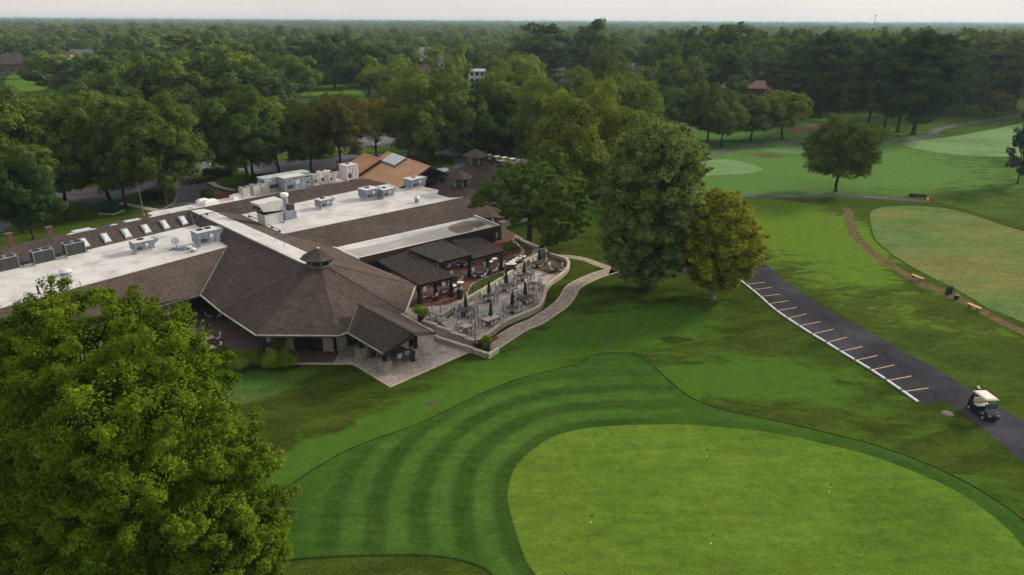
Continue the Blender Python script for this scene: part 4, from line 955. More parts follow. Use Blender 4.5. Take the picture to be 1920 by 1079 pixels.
# ------------------------------------------------------------------ terraces
def p5(l, z=0.0): return [W(*z5o(x, y), z) for x, y in l]
def p7(l, z=0.0): return [W(600 + x / 5.333, 560 + y / 5.333, z) for x, y in l]
TZ = 0.6
sheet('plaza', wp([(624, 682), (545, 682), (430, 668), (330, 640), (250, 600), (330, 540), (480, 560), (640, 610), (650, 655)]), 0.010, M['darkbrick'])
sheet('lower_patio', p7([(130, 650), (310, 655), (390, 685), (700, 885), (1510, 525), (1320, 470), (1180, 385), (1060, 330), (900, 200), (700, 100), (300, 300), (205, 520)]), 0.016, M['flag'])
e7 = p7([(-330, 652), (310, 655), (345, 663), (390, 685), (700, 885), (1510, 525)])
tag(walling(MB(), e7, 0.28, -0.05, 0.05).build('patio_edging', M['cap']), kind='structure')
up_px = [(20, 300), (150, 560), (225, 640), (330, 690), (440, 668), (500, 640), (700, 515), (820, 448), (985, 345), (1060, 290), (1130, 245), (1180, 215), (1290, 135), (1200, 110), (1090, 55), (980, -10), (900, -60), (560, 60), (250, 160)]
sheet('upper_terrace', p5(up_px, TZ), TZ, M['flag'], skirt=0.7)
sheet('brick_terrace', p5([(40, 300), (200, 560), (275, 585), (420, 580), (560, 565), (660, 520), (700, 470), (735, 410), (800, 375), (950, 320), (965, 250), (1010, 215), (1090, 190), (1110, 160), (1060, 100), (1060, 40), (930, -40), (560, 60), (250, 160)], TZ), TZ + 0.006, M['brick'])
sheet('garden_bed', p5([(705, 480), (740, 415), (800, 380), (960, 325), (985, 340), (820, 440), (722, 500)], TZ), TZ + 0.012, M['lawn'])
sheet('garden_bed', p5([(1000, 220), (1095, 195), (1130, 160), (1075, 95), (1060, 50), (1210, 125), (1180, 190), (1060, 275), (985, 330), (970, 290)], TZ), TZ + 0.010, M['dirt'])
low_px = [(505, 705), (640, 610), (760, 520), (985, 378), (1090, 300), (1200, 220), (1290, 170), (1340, 185), (1430, 215), (1450, 255), (1400, 325), (1315, 375), (1285, 450), (1262, 530), (1220, 565), (1150, 605), (1050, 650), (950, 700), (860, 770), (772, 835), (690, 805), (580, 755)]
sheet('dining_terrace', p5(low_px, 0.08), 0.08, M['flag'], skirt=0.1)
sheet('garden_bed', p5([(1195, 295), (1240, 195), (1300, 172), (1430, 215), (1448, 255), (1400, 322), (1335, 340)], 0.08), 0.086, M['dirt'])
sheet('garden_bed', p5([(775, 845), (860, 790), (945, 810), (870, 860), (800, 880)]), 0.03, M['mulch'])
def stonewall(label, px5, z0, z1, w=0.34, closed=False, smooth=False):
    line = p5(px5, z1)
    if smooth: line = smooth_poly(line, False, 6)
    o0 = Vector((line[0].x, line[0].y, z0)); t = thing('garden_wall', label, 'garden wall', o0, 0, 'limestone garden walls round the terraces')
    walling(MB(), line, w - 0.08, z0, z1 - 0.09).build('wall', M['limestone'], t, off=o0)
    walling(MB(), line, w, z1 - 0.09, z1).build('cap', M['cap'], t, off=o0)
stonewall('long curving limestone wall with pale cap between dining terrace and lawn', [(775, 832), (865, 772), (960, 700), (1060, 652), (1160, 612), (1238, 572), (1274, 520), (1287, 470), (1300, 425), (1330, 385), (1400, 338), (1450, 292), (1464, 250), (1445, 215), (1405, 203)], -0.05, 0.60, 0.38, smooth=True)
stonewall('straight retaining wall between the upper terrace and the dining terrace', [(500, 640), (600, 578), (700, 513), (820, 446), (985, 348)], 0.0, 0.72, 0.34)
stonewall('pale stone wall piece beside the white round bar tables', [(985, 345), (1060, 288), (1130, 240), (1232, 182)], 0.0, 0.95, 0.34)
stonewall('short wall corner at the far end of the dining terrace', [(1232, 150), (1292, 142), (1296, 165)], 0.0, 1.0, 0.4)
stonewall('low bed wall behind the far dining tables', [(1296, 168), (1350, 185), (1405, 203)], 0.0, 0.55, 0.3)
stonewall('thin curved edging wall round the bed under the far pergola', [(1060, 62), (1050, 92), (1110, 140), (1128, 165), (1105, 188), (1050, 198)], 0.6, 0.78, 0.2, smooth=True)
stonewall('bed wall running from the building to the far terrace corner', [(1065, 58), (1140, 95), (1215, 130)], 0.0, 0.95, 0.25)
stonewall('topmost stepped wall beside the planter and the terrace steps', [(368, 680), (472, 710)], 0.0, 1.15, 0.42)
stonewall('second stepped wall piece down from the planter', [(472, 722), (585, 753)], 0.0, 0.98, 0.42)
stonewall('third stepped wall piece beside the square table', [(580, 767), (695, 800)], 0.0, 0.80, 0.42)
stonewall('lowest stepped wall piece joining the curved terrace wall', [(690, 812), (775, 834)], 0.0, 0.66, 0.42)
stonewall('low wall between the pavilion patio and the garden stair', [(460, 790), (490, 808), (742, 886)], 0.0, 0.62, 0.36)
stonewall('low end wall of the stair next to the pot', [(746, 892), (850, 926)], 0.0, 0.5, 0.36)
stonewall('short pale wall where the stone footpath begins', [(862, 935), (935, 886)], 0.0, 0.5, 0.36)
# steps
def steps(label, a5, b5, d5, z1, z0, n):
    """top edge a-b, lower edge starts at d; pixels in the terrace crop"""
    A, B = W(*z5o(*a5), z1), W(*z5o(*b5), z1); D = W(*z5o(*d5), z0); dr = D - A; dr.z = 0
    t = thing('steps', label, 'steps', Vector((D.x, D.y, 0))); mb = MB()
    for k in range(n):
        z = z1 - (z1 - z0) * (k + 1) / (n + 1); u, v = dr * (k / n), dr * ((k + 1) / n)
        q = [A + u, B + u, B + v, A + v]; mb.slab([Vector((p.x, p.y, z)) for p in q], z)
        q2 = [A + v - dr.normalized() * .28, B + v - dr.normalized() * .28, B + v + dr.normalized() * .03, A + v + dr.normalized() * .03]; mb.slab([Vector((p.x, p.y, z + .03)) for p in q2], .06)
    mb.build('treads', M['concrete'], t, off=t.location.copy())
steps('pale stone steps from the upper terrace down to the dining terrace', (428, 660), (500, 640), (495, 700), .6, .08, 3)
steps('garden stair between two low walls leading down to the footpath', (395, 735), (440, 705), (660, 850), .7, .03, 6)
# railings
def railing(label, pts5, z, h=1.0, wires=True):
    P_ = p5(pts5, z); o = P_[0].copy(); t = thing('railing', label, 'railing', o, 0, 'black metal railings round the terraces')
    for p in P_: mb = MB(); mb.bar(p, p + Vector((0, 0, h)), .06); mb.build('post', M['wood'], t, off=o)
    mb = MB()
    for a, b_ in zip(P_, P_[1:]): mb.bar(a + Vector((0, 0, h)), b_ + Vector((0, 0, h)), .06, .05)
    mb.build('top_rail', M['wood'], t, off=o)
    mb = MB()
    for a, b_ in zip(P_, P_[1:]):
        for k in (.25, .5, .75): mb.bar(a + Vector((0, 0, h * k)), b_ + Vector((0, 0, h * k)), .018)
    mb.build('wire', M['wood'], t, off=o)
railing('black railing along the retaining wall above the dining terrace', [(440, 617), (503, 635), (585, 583), (660, 540), (742, 490), (820, 445), (893, 400), (965, 355)], .62)
railing('black handrail beside the terrace steps', [(420, 678), (475, 700)], .6, .9)
railing('black railing on the wall by the far umbrella', [(1075, 275), (1120, 245), (1150, 222), (1185, 205)], .95, .9)
# ------------------------------------------------------------------ furniture prototypes
def proto_chair():
    t = thing('patio_chair', 'x', 'chair'); s = .27
    mb = MB(); mb.slab([(-s + .03, -.24, .44), (s - .03, -.24, .42), (s - .03, .25, .45), (-s + .03, .25, .45)], .03); mb.build('seat', M['sling'], t)
    mb = MB(); mb.add([(-s + .04, -.24, .46), (s - .04, -.24, .46), (s - .04, -.36, .98), (-s + .04, -.36, .98), (-s + .04, -.27, .46), (s - .04, -.27, .46), (s - .04, -.39, .98), (-s + .04, -.39, .98)], [(3, 2, 1, 0), (4, 5, 6, 7), (0, 1, 5, 4), (2, 3, 7, 6), (1, 2, 6, 5), (3, 0, 4, 7)]); mb.build('backrest', M['sling'], t)
    for sx in (-1, 1):
        mb = MB(); mb.tube([(sx * s, .27, 0), (sx * s, .25, .64)], .024, 6); mb.build('leg', M['frame'], t)
        mb = MB(); mb.tube([(sx * s, -.42, 0), (sx * s, -.25, .45), (sx * s, -.385, 1.0)], .024, 6); mb.build('leg', M['frame'], t)
        mb = MB(); mb.bar((sx * s, -.3, .66), (sx * s, .27, .65), .05, .03); mb.build('armrest', M['frame'], t)
    mb = MB()
    for y, z in ((.25, .43), (-.25, .44), (-.385, .99)): mb.bar((-s, y, z), (s, y, z), .03)
    mb.build('frame', M['frame'], t)
    return t
def proto_table(lx, ly, top, h=.74):
    t = thing('dining_table', 'x', 'table'); mb = MB(); mb.box((0, 0, h - .02), (lx, ly, .045)); tp = mb.build('tabletop', top, t)
    bv = tp.modifiers.new('b', 'BEVEL'); bv.width = .012
    mb = MB(); mb.box((0, 0, h - .07), (lx - .1, ly - .1, .05)); mb.build('apron', M['frame'], t)
    for sx in (-1, 1):
        for sy in (-1, 1): mb = MB(); mb.box((sx * (lx / 2 - .08), sy * (ly / 2 - .08), (h - .04) / 2), (.06, .06, h - .04)); mb.build('leg', M['frame'], t)
    return t
def proto_umbrella():
    t = thing('closed_umbrella', 'x', 'umbrella')
    mb = MB(); mb.lathe((0, 0, 0), [(.28, 0), (.28, .05), (.06, .12), (.05, .25)], 14); mb.build('base', M['frame'], t)
    mb = MB(); mb.tube([(0, 0, .1), (0, 0, 2.62)], .025, 8); mb.build('pole', M['frame'], t)
    mb = MB(); n = 16; prof = [(.12, .95), (.25, 1.05), (.21, 1.35), (.17, 1.8), (.12, 2.2), (.06, 2.52), (.01, 2.6)]; o = 0
    for r, z in prof:
        for k in range(n): rr_ = r * (1.0 if k % 2 else .62); a = 2 * math.pi * k / n; mb.v.append((rr_ * math.cos(a), rr_ * math.sin(a), z))
    for i in range(len(prof) - 1):
        for k in range(n): a = i * n + k; b_ = i * n + (k + 1) % n; mb.f.append((a, b_, b_ + n, a + n))
    mb.f.append(tuple(range(n))[::-1]); mb.build('canopy', M['canopy'], t)
    mb = MB(); mb.lathe((0, 0, 1.34), [(.205, 0), (.21, .02), (.205, .06)], 12); mb.build('tie_strap', M['canopy'], t)
    mb = MB(); mb.lathe((0, 0, 2.6), [(.02, 0), (.035, .04), (.01, .09)], 8); mb.build('finial', M['frame'], t)
    return t
def proto_bar(top):
    t = thing('bar_table', 'x', 'bar table')
    mb = MB(); mb.lathe((0, 0, 1.04), [(.40, 0), (.42, .015), (.42, .035), (.40, .045)], 24); mb.build('tabletop', top, t)
    mb = MB(); mb.tube([(0, 0, .03), (0, 0, 1.05)], .04, 8); mb.build('column', M['frame'], t)
    mb = MB(); mb.lathe((0, 0, 0), [(.26, 0), (.26, .02), (.05, .06)], 14); mb.build('base', M['frame'], t)
    return t
chair0, umb0, bar0 = proto_chair(), proto_umbrella(), proto_bar(M['tablewhite'])
tb = {'sq': proto_table(.95, .95, M['tabledark']), 'long': proto_table(1.75, .95, M['tabledark']), 'sql': proto_table(.85, .85, M['tablelight']), 'longl': proto_table(1.75, .95, M['tablelight'])}
tb['rnd'] = thing('round_table', 'x', 'table'); mb = MB(); mb.lathe((0, 0, .7), [(.58, 0), (.6, .02), (.6, .04), (.58, .045)], 24); mb.build('tabletop', M['tabledark'], tb['rnd'])
for k in range(4): a = R(45 + 90 * k); mb = MB(); mb.tube([(.45 * math.cos(a), .45 * math.sin(a), 0), (.3 * math.cos(a), .3 * math.sin(a), .7)], .02, 6); mb.build('leg', M['frame'], tb['rnd'])
PROTOS = []
def use(proto, loc, rz, label, group):
    """the first use places the prototype itself, later ones copy it"""
    if proto.name not in PROTOS:
        PROTOS.append(proto.name); proto.location = loc; proto.rotation_euler = (0, 0, rz); proto['label'] = label
        if group: proto['group'] = group
        return proto
    return copy_tree(proto, loc, rz, label, group)
TG = {'sq': 'dining tables on the terraces', 'long': 'dining tables on the terraces'}
def dining(px, zt_, z, kind, desc, seats, umb=False, ang=45, crop='5'):
    c = W(*(z5o(*px) if crop == '5' else px), z + .74); c = Vector((c.x, c.y, z)); a0 = R(ang)
    use(tb[kind], c, a0, f'{desc}', 'dining tables on the terraces')
    if umb: use(umb0, c + Vector((0, 0, 0)), random.random(), f'closed bottle green umbrella over {desc}', 'closed green umbrellas')
    lx = .875 if kind.startswith('long') else .475
    if kind == 'rnd': lx = .55
    ly = .475 if kind != 'rnd' else .55
    spots = {'NW1': ((-.42, ly + .33), 180, 'rear left'), 'NW2': ((.42, ly + .33), 180, 'rear right'), 'SE1': ((-.42, -ly - .33), 0, 'front left'), 'SE2': ((.42, -ly - .33), 0, 'front right'),
             'NW': ((0, ly + .33), 180, 'rear side'), 'SE': ((0, -ly - .33), 0, 'front side'), 'NE': ((lx + .33, 0), 90, 'far end'), 'SW': ((-lx - .33, 0), -90, 'near end')}
    for s in seats:
        (x, y), r_, w = spots[s]; x += random.uniform(-.06, .06); y += random.uniform(-.05, .12) * (1 if y > 0 else -1)
        p = c + Vector((x * math.cos(a0) - y * math.sin(a0), x * math.sin(a0) + y * math.cos(a0), 0))
        use(chair0, p, a0 + R(r_) + random.uniform(-.22, .22), f'white chair, {w}, at {desc.split(",")[0]}', 'white sling chairs on the terraces')
S6 = ['NW1', 'NW2', 'SE1', 'SE2', 'NE', 'SW']; S4 = ['NW', 'SE', 'NE', 'SW']
LZ = .088
dining((692, 722), 0, LZ, 'sql', 'the small pale square table nearest the stepped walls', S4)
dining((880, 663), 0, LZ, 'longl', 'the long pale table by the curved wall', S6, True)
dining((692, 598), 0, LZ, 'long', 'the long table below the terrace steps railing', S6, True)
dining((866, 493), 0, LZ, 'sq', 'the umbrella table under the retaining wall', S4, True)
dining((1040, 580), 0, LZ, 'sq', 'the square umbrella table at the middle of the curved wall', S4, True)
dining((996, 418), 0, LZ, 'long', 'the long table beside the garden bed wall', S6, True)
dining((1137, 503), 0, LZ, 'long', 'the long table in the bulge of the curved wall', S6, True)
dining((1130, 340), 0, LZ, 'long', 'the long table in front of the bar tables', S6, True)
dining((1200, 405), 0, LZ, 'sq', 'the bare square table without umbrella mid terrace', S4)
dining((1242, 243), 0, LZ, 'long', 'the farthest umbrella table near the wall corner', ['NW1', 'NW2', 'SE1', 'NE', 'SW'], True)
dining((1370, 275), 0, LZ, 'sq', 'the last table inside the end of the curved wall', S4)
UZ = TZ + .01
dining((428, 470), 0, UZ, 'rnd', 'the round table beside the corner pergola post', S4, ang=40)
dining((590, 428), 0, UZ, 'long', 'the table between the first two white bar tables', S6[:4] + ['SW'], ang=42)
dining((795, 320), 0, UZ, 'sq', 'the dark table at the foot of the second pergola', S4, ang=40)
dining((880, 280), 0, UZ, 'sq', 'the dark table under the far pergola edge', S4, ang=40)
dining((670, 240), 0, UZ, 'sq', 'the table in shade under the middle pergola', S4, ang=40)
dining((625, 345), 0, UZ, 'sq', 'the table half hidden by the first pergola front', ['NW', 'NE', 'SE'], ang=40)
dining((535, 255), 0, UZ, 'sq', 'the table deep in shade beside the building', S4, ang=40)
z1c = lambda x, y: (x / 3.269, 350 + y / 3.269)
dining(z1c(1285, 985), 0, .012, 'sql', 'the pale table on the shaded plaza near the foreground tree', S4, crop='f')
dining(z1c(1282, 925), 0, .012, 'sql', 'the umbrella table on the shaded plaza', ['NW', 'NE', 'SW'], True, crop='f')
dining(z1c(1322, 765), 0, .012, 'sq', 'the table under the eave at the plaza corner', ['SE', 'SW'], crop='f')
dining((502, 646), 0, .012, 'sq', 'the dark table beside the stone pier and potted palm', ['NW', 'SW', 'SE'], crop='f', ang=20)
dining((745, 657), 0, .02, 'long', 'the long table under the pavilion roof', S6, crop='f')
dining((708, 650), 0, .02, 'long', 'the second pavilion table, half hidden by the roof', ['SE1', 'SE2', 'SW'], crop='f')
for x, y, w in [(597, 420, 'in front of the first pergola, the lower of a pair'), (652, 396, 'in front of the first pergola, the upper of a pair'), (873, 240, 'under the far pergola, the lower of two'), (904, 220, 'under the far pergola, the upper of two'),
                (1013, 258, 'at the left end of the stored row'), (1048, 257, 'second in the stored row, in front'), (1040, 243, 'third in the stored row, behind'), (1063, 229, 'fourth in the stored row'), (1087, 215, 'fifth in the stored row'), (1121, 201, 'at the far right end of the stored row')]:
    z = UZ if x < 1000 or True else LZ
    c = W(*z5o(x, y), z + 1.08); use(bar0, Vector((c.x, c.y, z)), 0, f'pale round bar table {w}', 'pale round bar tables')
# ------------------------------------------------------------------ roof plant
def rtu(label, px, z, w, d, h, fans=1, hood=True, rz=47, mat='metal', name='rooftop_unit', curb=.35, top='metal_light', crop=None, grp='rooftop air handling units'):
    p = W(*px, z); t = thing(name, label, 'rooftop unit', p, R(rz), grp)
    if curb: mb = MB(); mb.box((0, 0, curb / 2), (w * .86, d * .86, curb)); mb.build('curb', M['metal_light'], t)
    mb = MB(); mb.box((0, 0, curb + h / 2), (w, d, h)); b_ = mb.build('cabinet', M[mat], t); bv = b_.modifiers.new('b', 'BEVEL'); bv.width = .02
    mb = MB(); mb.box((0, 0, curb + h + .03), (w * 1.04, d * 1.04, .06)); mb.build('top_panel', M[top], t)
    mb = MB()
    for k in range(1, 4): mb.box((-w / 2 + w * k / 4, -d / 2 - .005, curb + h / 2), (.04, .03, h * .94)); mb.box((w / 2 + .005, -d / 2 + d * k / 4, curb + h / 2), (.03, .04, h * .94))
    mb.box((-w * .25, -d / 2 - .01, curb + h * .3), (w * .3, .03, h * .3)); mb.build('panel_seams', M['darkgrey'], t)
    mb = MB(); mb.box((w * .12, -d / 2 - .02, curb + h * .6), (w * .2, .03, h * .3)); mb.build('access_panel', M['metal_light'], t)
    for k in range(fans):
        x = (k - (fans - 1) / 2) * min(.95, w / max(fans, 1)); mb = MB(); mb.lathe((x, d * .12, curb + h + .06), [(.36, 0), (.36, .08), (.30, .09), (.08, .05)], 16); mb.build('fan', M['black'], t)
    if hood:
        mb = MB(); x0 = w / 2 + .02; mb.add([(x0, -d * .35, curb + h * .35), (x0, d * .35, curb + h * .35), (x0, d * .35, curb + h * .98), (x0, -d * .35, curb + h * .98), (x0 + .6, -d * .35, curb + h * .80), (x0 + .6, d * .35, curb + h * .80), (x0 + .6, d * .35, curb + h * .98), (x0 + .6, -d * .35, curb + h * .98)],
                            [(0, 1, 2, 3), (4, 7, 6, 5), (0, 4, 5, 1), (3, 2, 6, 7), (0, 3, 7, 4), (1, 5, 6, 2)]); mb.build('intake_hood', M[mat], t)
    return t
def z2c(x, y): return (360 + x / 3.996, 260 + y / 3.996)
def z6c(x, y): return (340 + x / 5.647, 260 + y / 5.647)
rtu('two fan rooftop unit with yellow label at the end of the left white deck', z1c(1268, 352), 5.6, 2.5, 1.9, 1.35, 2)
rtu('single fan rooftop unit in the middle of the left white deck', z1c(878, 397), 5.6, 2.1, 1.6, .95, 1)
for (x, y), nm in (((1272, 322), 0), ((876, 378), 0)):
    pass
def condenser(label, px, z, w=1.9, d=1.2, h=1.25, rz=50, mat='darkgrey', fans=2, grp='dark condensers on the left deck'):
    p = W(*px, z); t = thing('condenser', label, 'condenser', p, R(rz), grp)
    mb = MB(); mb.box((0, 0, .1), (w, d, .2)); mb.build('stand', M['metal_light'], t)
    mb = MB(); mb.box((0, 0, .2 + h / 2), (w, d, h)); mb.build('coil', M[mat], t)
    mb = MB()
    for sx in (-1, 1):
        for sy in (-1, 1): mb.box((sx * w / 2, sy * d / 2, .2 + h / 2), (.07, .07, h + .02))
    mb.box((0, 0, .2 + h + .03), (w + .06, d + .06, .06)); mb.build('casing', M['metal'], t)
    for k in range(fans): x = (k - (fans - 1) / 2) * w / 2; mb = MB(); mb.lathe((x, 0, .2 + h + .05), [(.38, 0), (.38, .09), (.32, .1), (.08, .06)], 16); mb.build('fan', M['black'], t)
condenser('dark condenser cut off by the left edge of the photo', z1c(50, 515), 5.6)
condenser('dark two fan condenser between two others on the left deck', z1c(270, 468), 5.6)
condenser('dark two fan condenser just left of the first skylight', z1c(462, 420), 5.6)
for x, y, w_ in [(345, 440, 'beside the middle condenser'), (540, 395, 'below the first skylight'), (125, 492, 'beside the leftmost condenser')]:
    p = W(*z1c(x, y + 8), 5.6); t = thing('pipe_stand', f'thin black pipe stand {w_}', 'pipe', p, R(50), 'pipe stands on the left deck'); mb = MB(); mb.tube([(0, 0, 0), (0, 0, .55), (.3, 0, .6), (.3, 0, .1)], .04, 6); mb.build('pipe', M['pipe'], t)
def cap_vent(label, px, z, r=.45, h=.5, mat='metal_light', hat=True, name='roof_vent', grp='small roof vents'):
    p = W(*px, z); t = thing(name, label, 'vent', p, 0, grp)
    mb = MB(); mb.lathe((0, 0, 0), [(r * .75, 0), (r * .75, h * .55)], 14); mb.build('pipe', M['metal'], t)
    mb = MB(); mb.lathe((0, 0, h * .55), [(r, 0), (r, h * .12), (r * .55, h * .4), (r * .3, h * .45)], 16); mb.build('hood', M[mat], t)
cap_vent('low mushroom vent alone on the left white deck', z1c(405, 540), 5.6, .62, .62)
cap_vent('small round vent next to the satellite dish', z1c(1160, 385), 5.6, .36, .5); cap_vent('small round vent between satellite dish and two fan unit', z1c(1185, 400), 5.6, .36, .5)
cap_vent('stubby vent near the front edge of the main deck', z2c(1685, 478), 5.2, .42, .95)
p = W(*z1c(240, 658), 5.6); t = thing('vent_pipe', 'dark slim vent pipe near the front edge of the left deck', 'vent pipe', p); mb = MB(); mb.tube([(0, 0, 0), (0, 0, .85)], .1, 10); mb.build('pipe', M['darkgrey'], t); mb = MB(); mb.lathe((0, 0, 0), [(.2, 0), (.18, .05), (.1, .12)], 12); mb.build('boot', M['black'], t)
p = W(*z1c(1085, 385), 5.6); t = thing('satellite_dish', 'pale blue satellite dish on a ballasted frame on the left deck', 'satellite dish', p, R(20))
mb = MB(); mb.lathe((0, 0, 0), [(.02, 0), (.2, .03), (.42, .12), (.46, .16), (.44, .17), (.2, .06), (.02, .03)], 20); ds = mb.build('dish', M['dome'], t, smooth=True); ds.location = (0, 0, .95); ds.rotation_euler = (R(65), 0, R(-10))
mb = MB(); mb.tube([(0, 0, 0), (0, 0, .95)], .04, 8); mb.build('mast', M['metal'], t); mb = MB(); mb.bar((-.8, -.2, .06), (.8, .2, .06), .12); mb.bar((-.5, .5, .06), (.5, -.5, .06), .12); mb.box((.35, -.55, .1), (.9, .3, .12)); mb.build('ballast_frame', M['metal'], t); mb = MB(); mb.tube([(0, -.1, .8), (.1, -.65, 1.05)], .02, 6); mb.box((.1, -.66, 1.06), (.08, .12, .08)); mb.build('receiver', M['darkgrey'], t)
rtu('single fan rooftop unit on the left half of the main deck', z2c(990, 520), 5.2, 1.9, 1.6, .95, 1)
rtu('boxy rooftop unit, taller of a close pair on the main deck', z2c(1325, 450), 5.2, 2.3, 2.0, 1.2, 1)
rtu('smaller rooftop unit, right one of a close pair on the main deck', z2c(1450, 440), 5.2, 2.0, 1.8, 1.0, 1)
rtu('wide flat rooftop unit near the ducts at the back of the main deck', z2c(1670, 368), 5.2, 2.9, 2.0, 1.2, 1)
rtu('big grey white box unit standing beside the copper roof', z6c(1780, 428), 5.5, 2.2, 2.2, 2.3, 1, False, mat='metal_light', curb=.1)
for (x, y), n in (((680, 620), 'leftmost of three beige condensers behind the roof ridge'), ((792, 590), 'middle one of three beige condensers behind the ridge'), ((878, 572), 'rightmost of three beige condensers behind the ridge')):
    condenser(n, z6c(x, y), 5.1, 1.3, 1.1, 1.35, 47, 'beige', 1, 'beige condensers behind the ridge')
rtu('long grey green air handler behind the roof ridge', z6c(1100, 520), 5.1, 7.8, 2.2, 1.9, 0, False, mat='metal_green', top='metal_green', curb=.2)
rtu('square grey air handler in front of the long green one', z6c(1180, 545), 5.1, 3.6, 2.0, 2.0, 0, False, mat='metal', curb=.2)
for (x, y, w, d, h, mt), n in zip([(1340, 500, 1.0, 1.0, 1.0, 'metal_light'), (1425, 495, 1.3, 1.1, 1.5, 'beige'), (1505, 480, 1.6, 1.1, 1.7, 'metal_light'), (1590, 470, 1.2, 1.0, 1.3, 'white')], ['round topped exhaust fan next to the grey air handler', 'brownish box fan between two white fans', 'tall white exhaust box right of the air handlers', 'white blower at the right end of the rear equipment']):
    rtu(n, z6c(x, y), 5.2, w, d, h, 1, True, mat=mt, name='exhaust_fan', grp='exhaust fans behind the ridge')
# make up air unit with tilted intake
p = W(*z2c(650, 625), 5.2); t = thing('makeup_air_unit', 'large white make-up air unit with tilted two fan head on the main deck', 'rooftop unit', p, R(47))
mb = MB(); mb.box((-.9, .3, .75), (2.6, 2.0, 1.5)); mb.build('base_cabinet', M['metal_light'], t)
mb = MB(); mb.box((-.9, .3, 1.56), (2.7, 2.1, .14)); mb.build('rubber_band', M['black'], t)
mb = MB(); mb.add([(-2.3, -.8, 1.9), (.5, -.8, 1.65), (.5, 1.4, 1.65), (-2.3, 1.4, 1.9), (-2.9, -.8, 3.0), (.5, -.8, 3.1), (.5, 1.4, 3.1), (-2.9, 1.4, 3.0)], [(0, 3, 2, 1), (4, 5, 6, 7), (0, 1, 5, 4), (1, 2, 6, 5), (2, 3, 7, 6), (3, 0, 4, 7)]); mb.build('head_cabinet', M['metal_light'], t)
for y in (-.2, .8): mb = MB(); mb.tube([(-2.62, y, 2.4), (-2.72, y, 2.44)], .38, 16); mb.build('fan', M['black'], t)
mb = MB(); mb.box((1.3, -.3, .75), (1.7, 1.3, 1.1)); mb.build('burner_box', M['metal'], t); mb = MB(); mb.box((1.9, .1, 1.6), (.8, .9, .9)); mb.build('motor_box', M['darkgrey'], t); mb = MB(); mb.box((1.3, -.3, .12), (2.0, 1.5, .24)); mb.build('curb', M['metal_light'], t)
mb = MB(); mb.tube([(.6, -.9, .3), (.6, -.9, 2.4)], .1, 8); mb.build('flue', M['metal'], t)
p = W(*z2c(700, 505), 5.2); t = thing('exhaust_stack', 'white round exhaust fan on a drum behind the make-up air unit', 'vent', p); mb = MB(); mb.lathe((0, 0, 0), [(.45, 0), (.42, 1.3)], 16); mb.build('drum', M['metal'], t); mb = MB(); mb.lathe((0, 0, 1.3), [(.42, 0), (.58, .15), (.58, .5), (.4, .6)], 16); mb.build('fan_head', M['white'], t)
# gas line and tripods on the roof
gp = [W(*z2c(*q[:2]), q[2]) for q in [(5, 640, 6.0), (60, 575, 6.75), (110, 560, 6.85), (415, 515, 6.9), (420, 568, 5.5), (430, 578, 5.4), (520, 620, 5.4), (600, 660, 5.4), (655, 688, 5.4)]]
t = thing('gas_pipe', 'thin black gas pipe on blocks crossing the ridge to the make-up air unit', 'pipe', gp[0].copy()); mb = MB(); mb.tube(gp, .045, 6); mb.build('pipe', M['pipe'], t, off=gp[0])
for q in (1, 2, 5, 6, 7, 8): mb = MB(); mb.box((gp[q].x, gp[q].y, gp[q].z - .12), (.35, .2, .16), R(-45)); mb.build('support_block', M['black'], t, off=gp[0])
for (x, y), n in (((640, 795), 'left one of two small tripods on the flat ridge'), ((705, 815), 'right one of two small tripods on the flat ridge')):
    p = W(*z2c(x, y), 6.58); t = thing('antenna_tripod', n, 'tripod', p, random.random(), 'tripods on the ridge')
    for k in range(3): a = 2.09 * k; mb = MB(); mb.tube([(.55 * math.cos(a), .55 * math.sin(a), 0), (0, 0, 1.1)], .02, 5); mb.build('leg', M['metal'], t)
    mb = MB(); mb.tube([(0, 0, .8), (0, 0, 1.55)], .025, 6); mb.box((0, 0, 1.25), (.14, .14, .14)); mb.build('mast', M['darkgrey'], t)
p = P4(810, 410, 5.2); t = thing('duct_run', 'dark insulated ducts lying at the back of the main deck', 'duct', Vector((p.x, p.y, 5.2)), R(5)); mb = MB(); mb.box((0, 0, .55), (4.2, 1.0, .5)); mb.box((1.7, .6, .9), (1.2, 2.0, .7)); mb.build('duct', M['black'], t); mb = MB(); mb.box((-1.6, 0, .15), (.2, 1.1, .3)); mb.box((1.2, 0, .15), (.2, 1.1, .3)); mb.build('support', M['metal'], t)
p = P4(850, 385, 3.0); t = thing('pale_canopy_roof', 'small blue grey canopy roof beside the glazed gable', 'canopy', Vector((p.x, p.y, 0)), R(41)); mb = MB(); mb.slab([(-2.4, -1.3, 4.6), (2.4, -1.3, 4.6), (2.4, 0, 5.1), (-2.4, 0, 5.1)], .12); mb.slab([(2.4, 1.3, 4.6), (-2.4, 1.3, 4.6), (-2.4, 0, 5.1), (2.4, 0, 5.1)], .12); mb.build('roof_sheet', M['metal'], t)
for sx in (-1, 1):
    for sy in (-1, 1): mb = MB(); mb.box((sx * 2.1, sy * 1.1, 2.3), (.15, .15, 4.6)); mb.build('post', M['wood'], t)
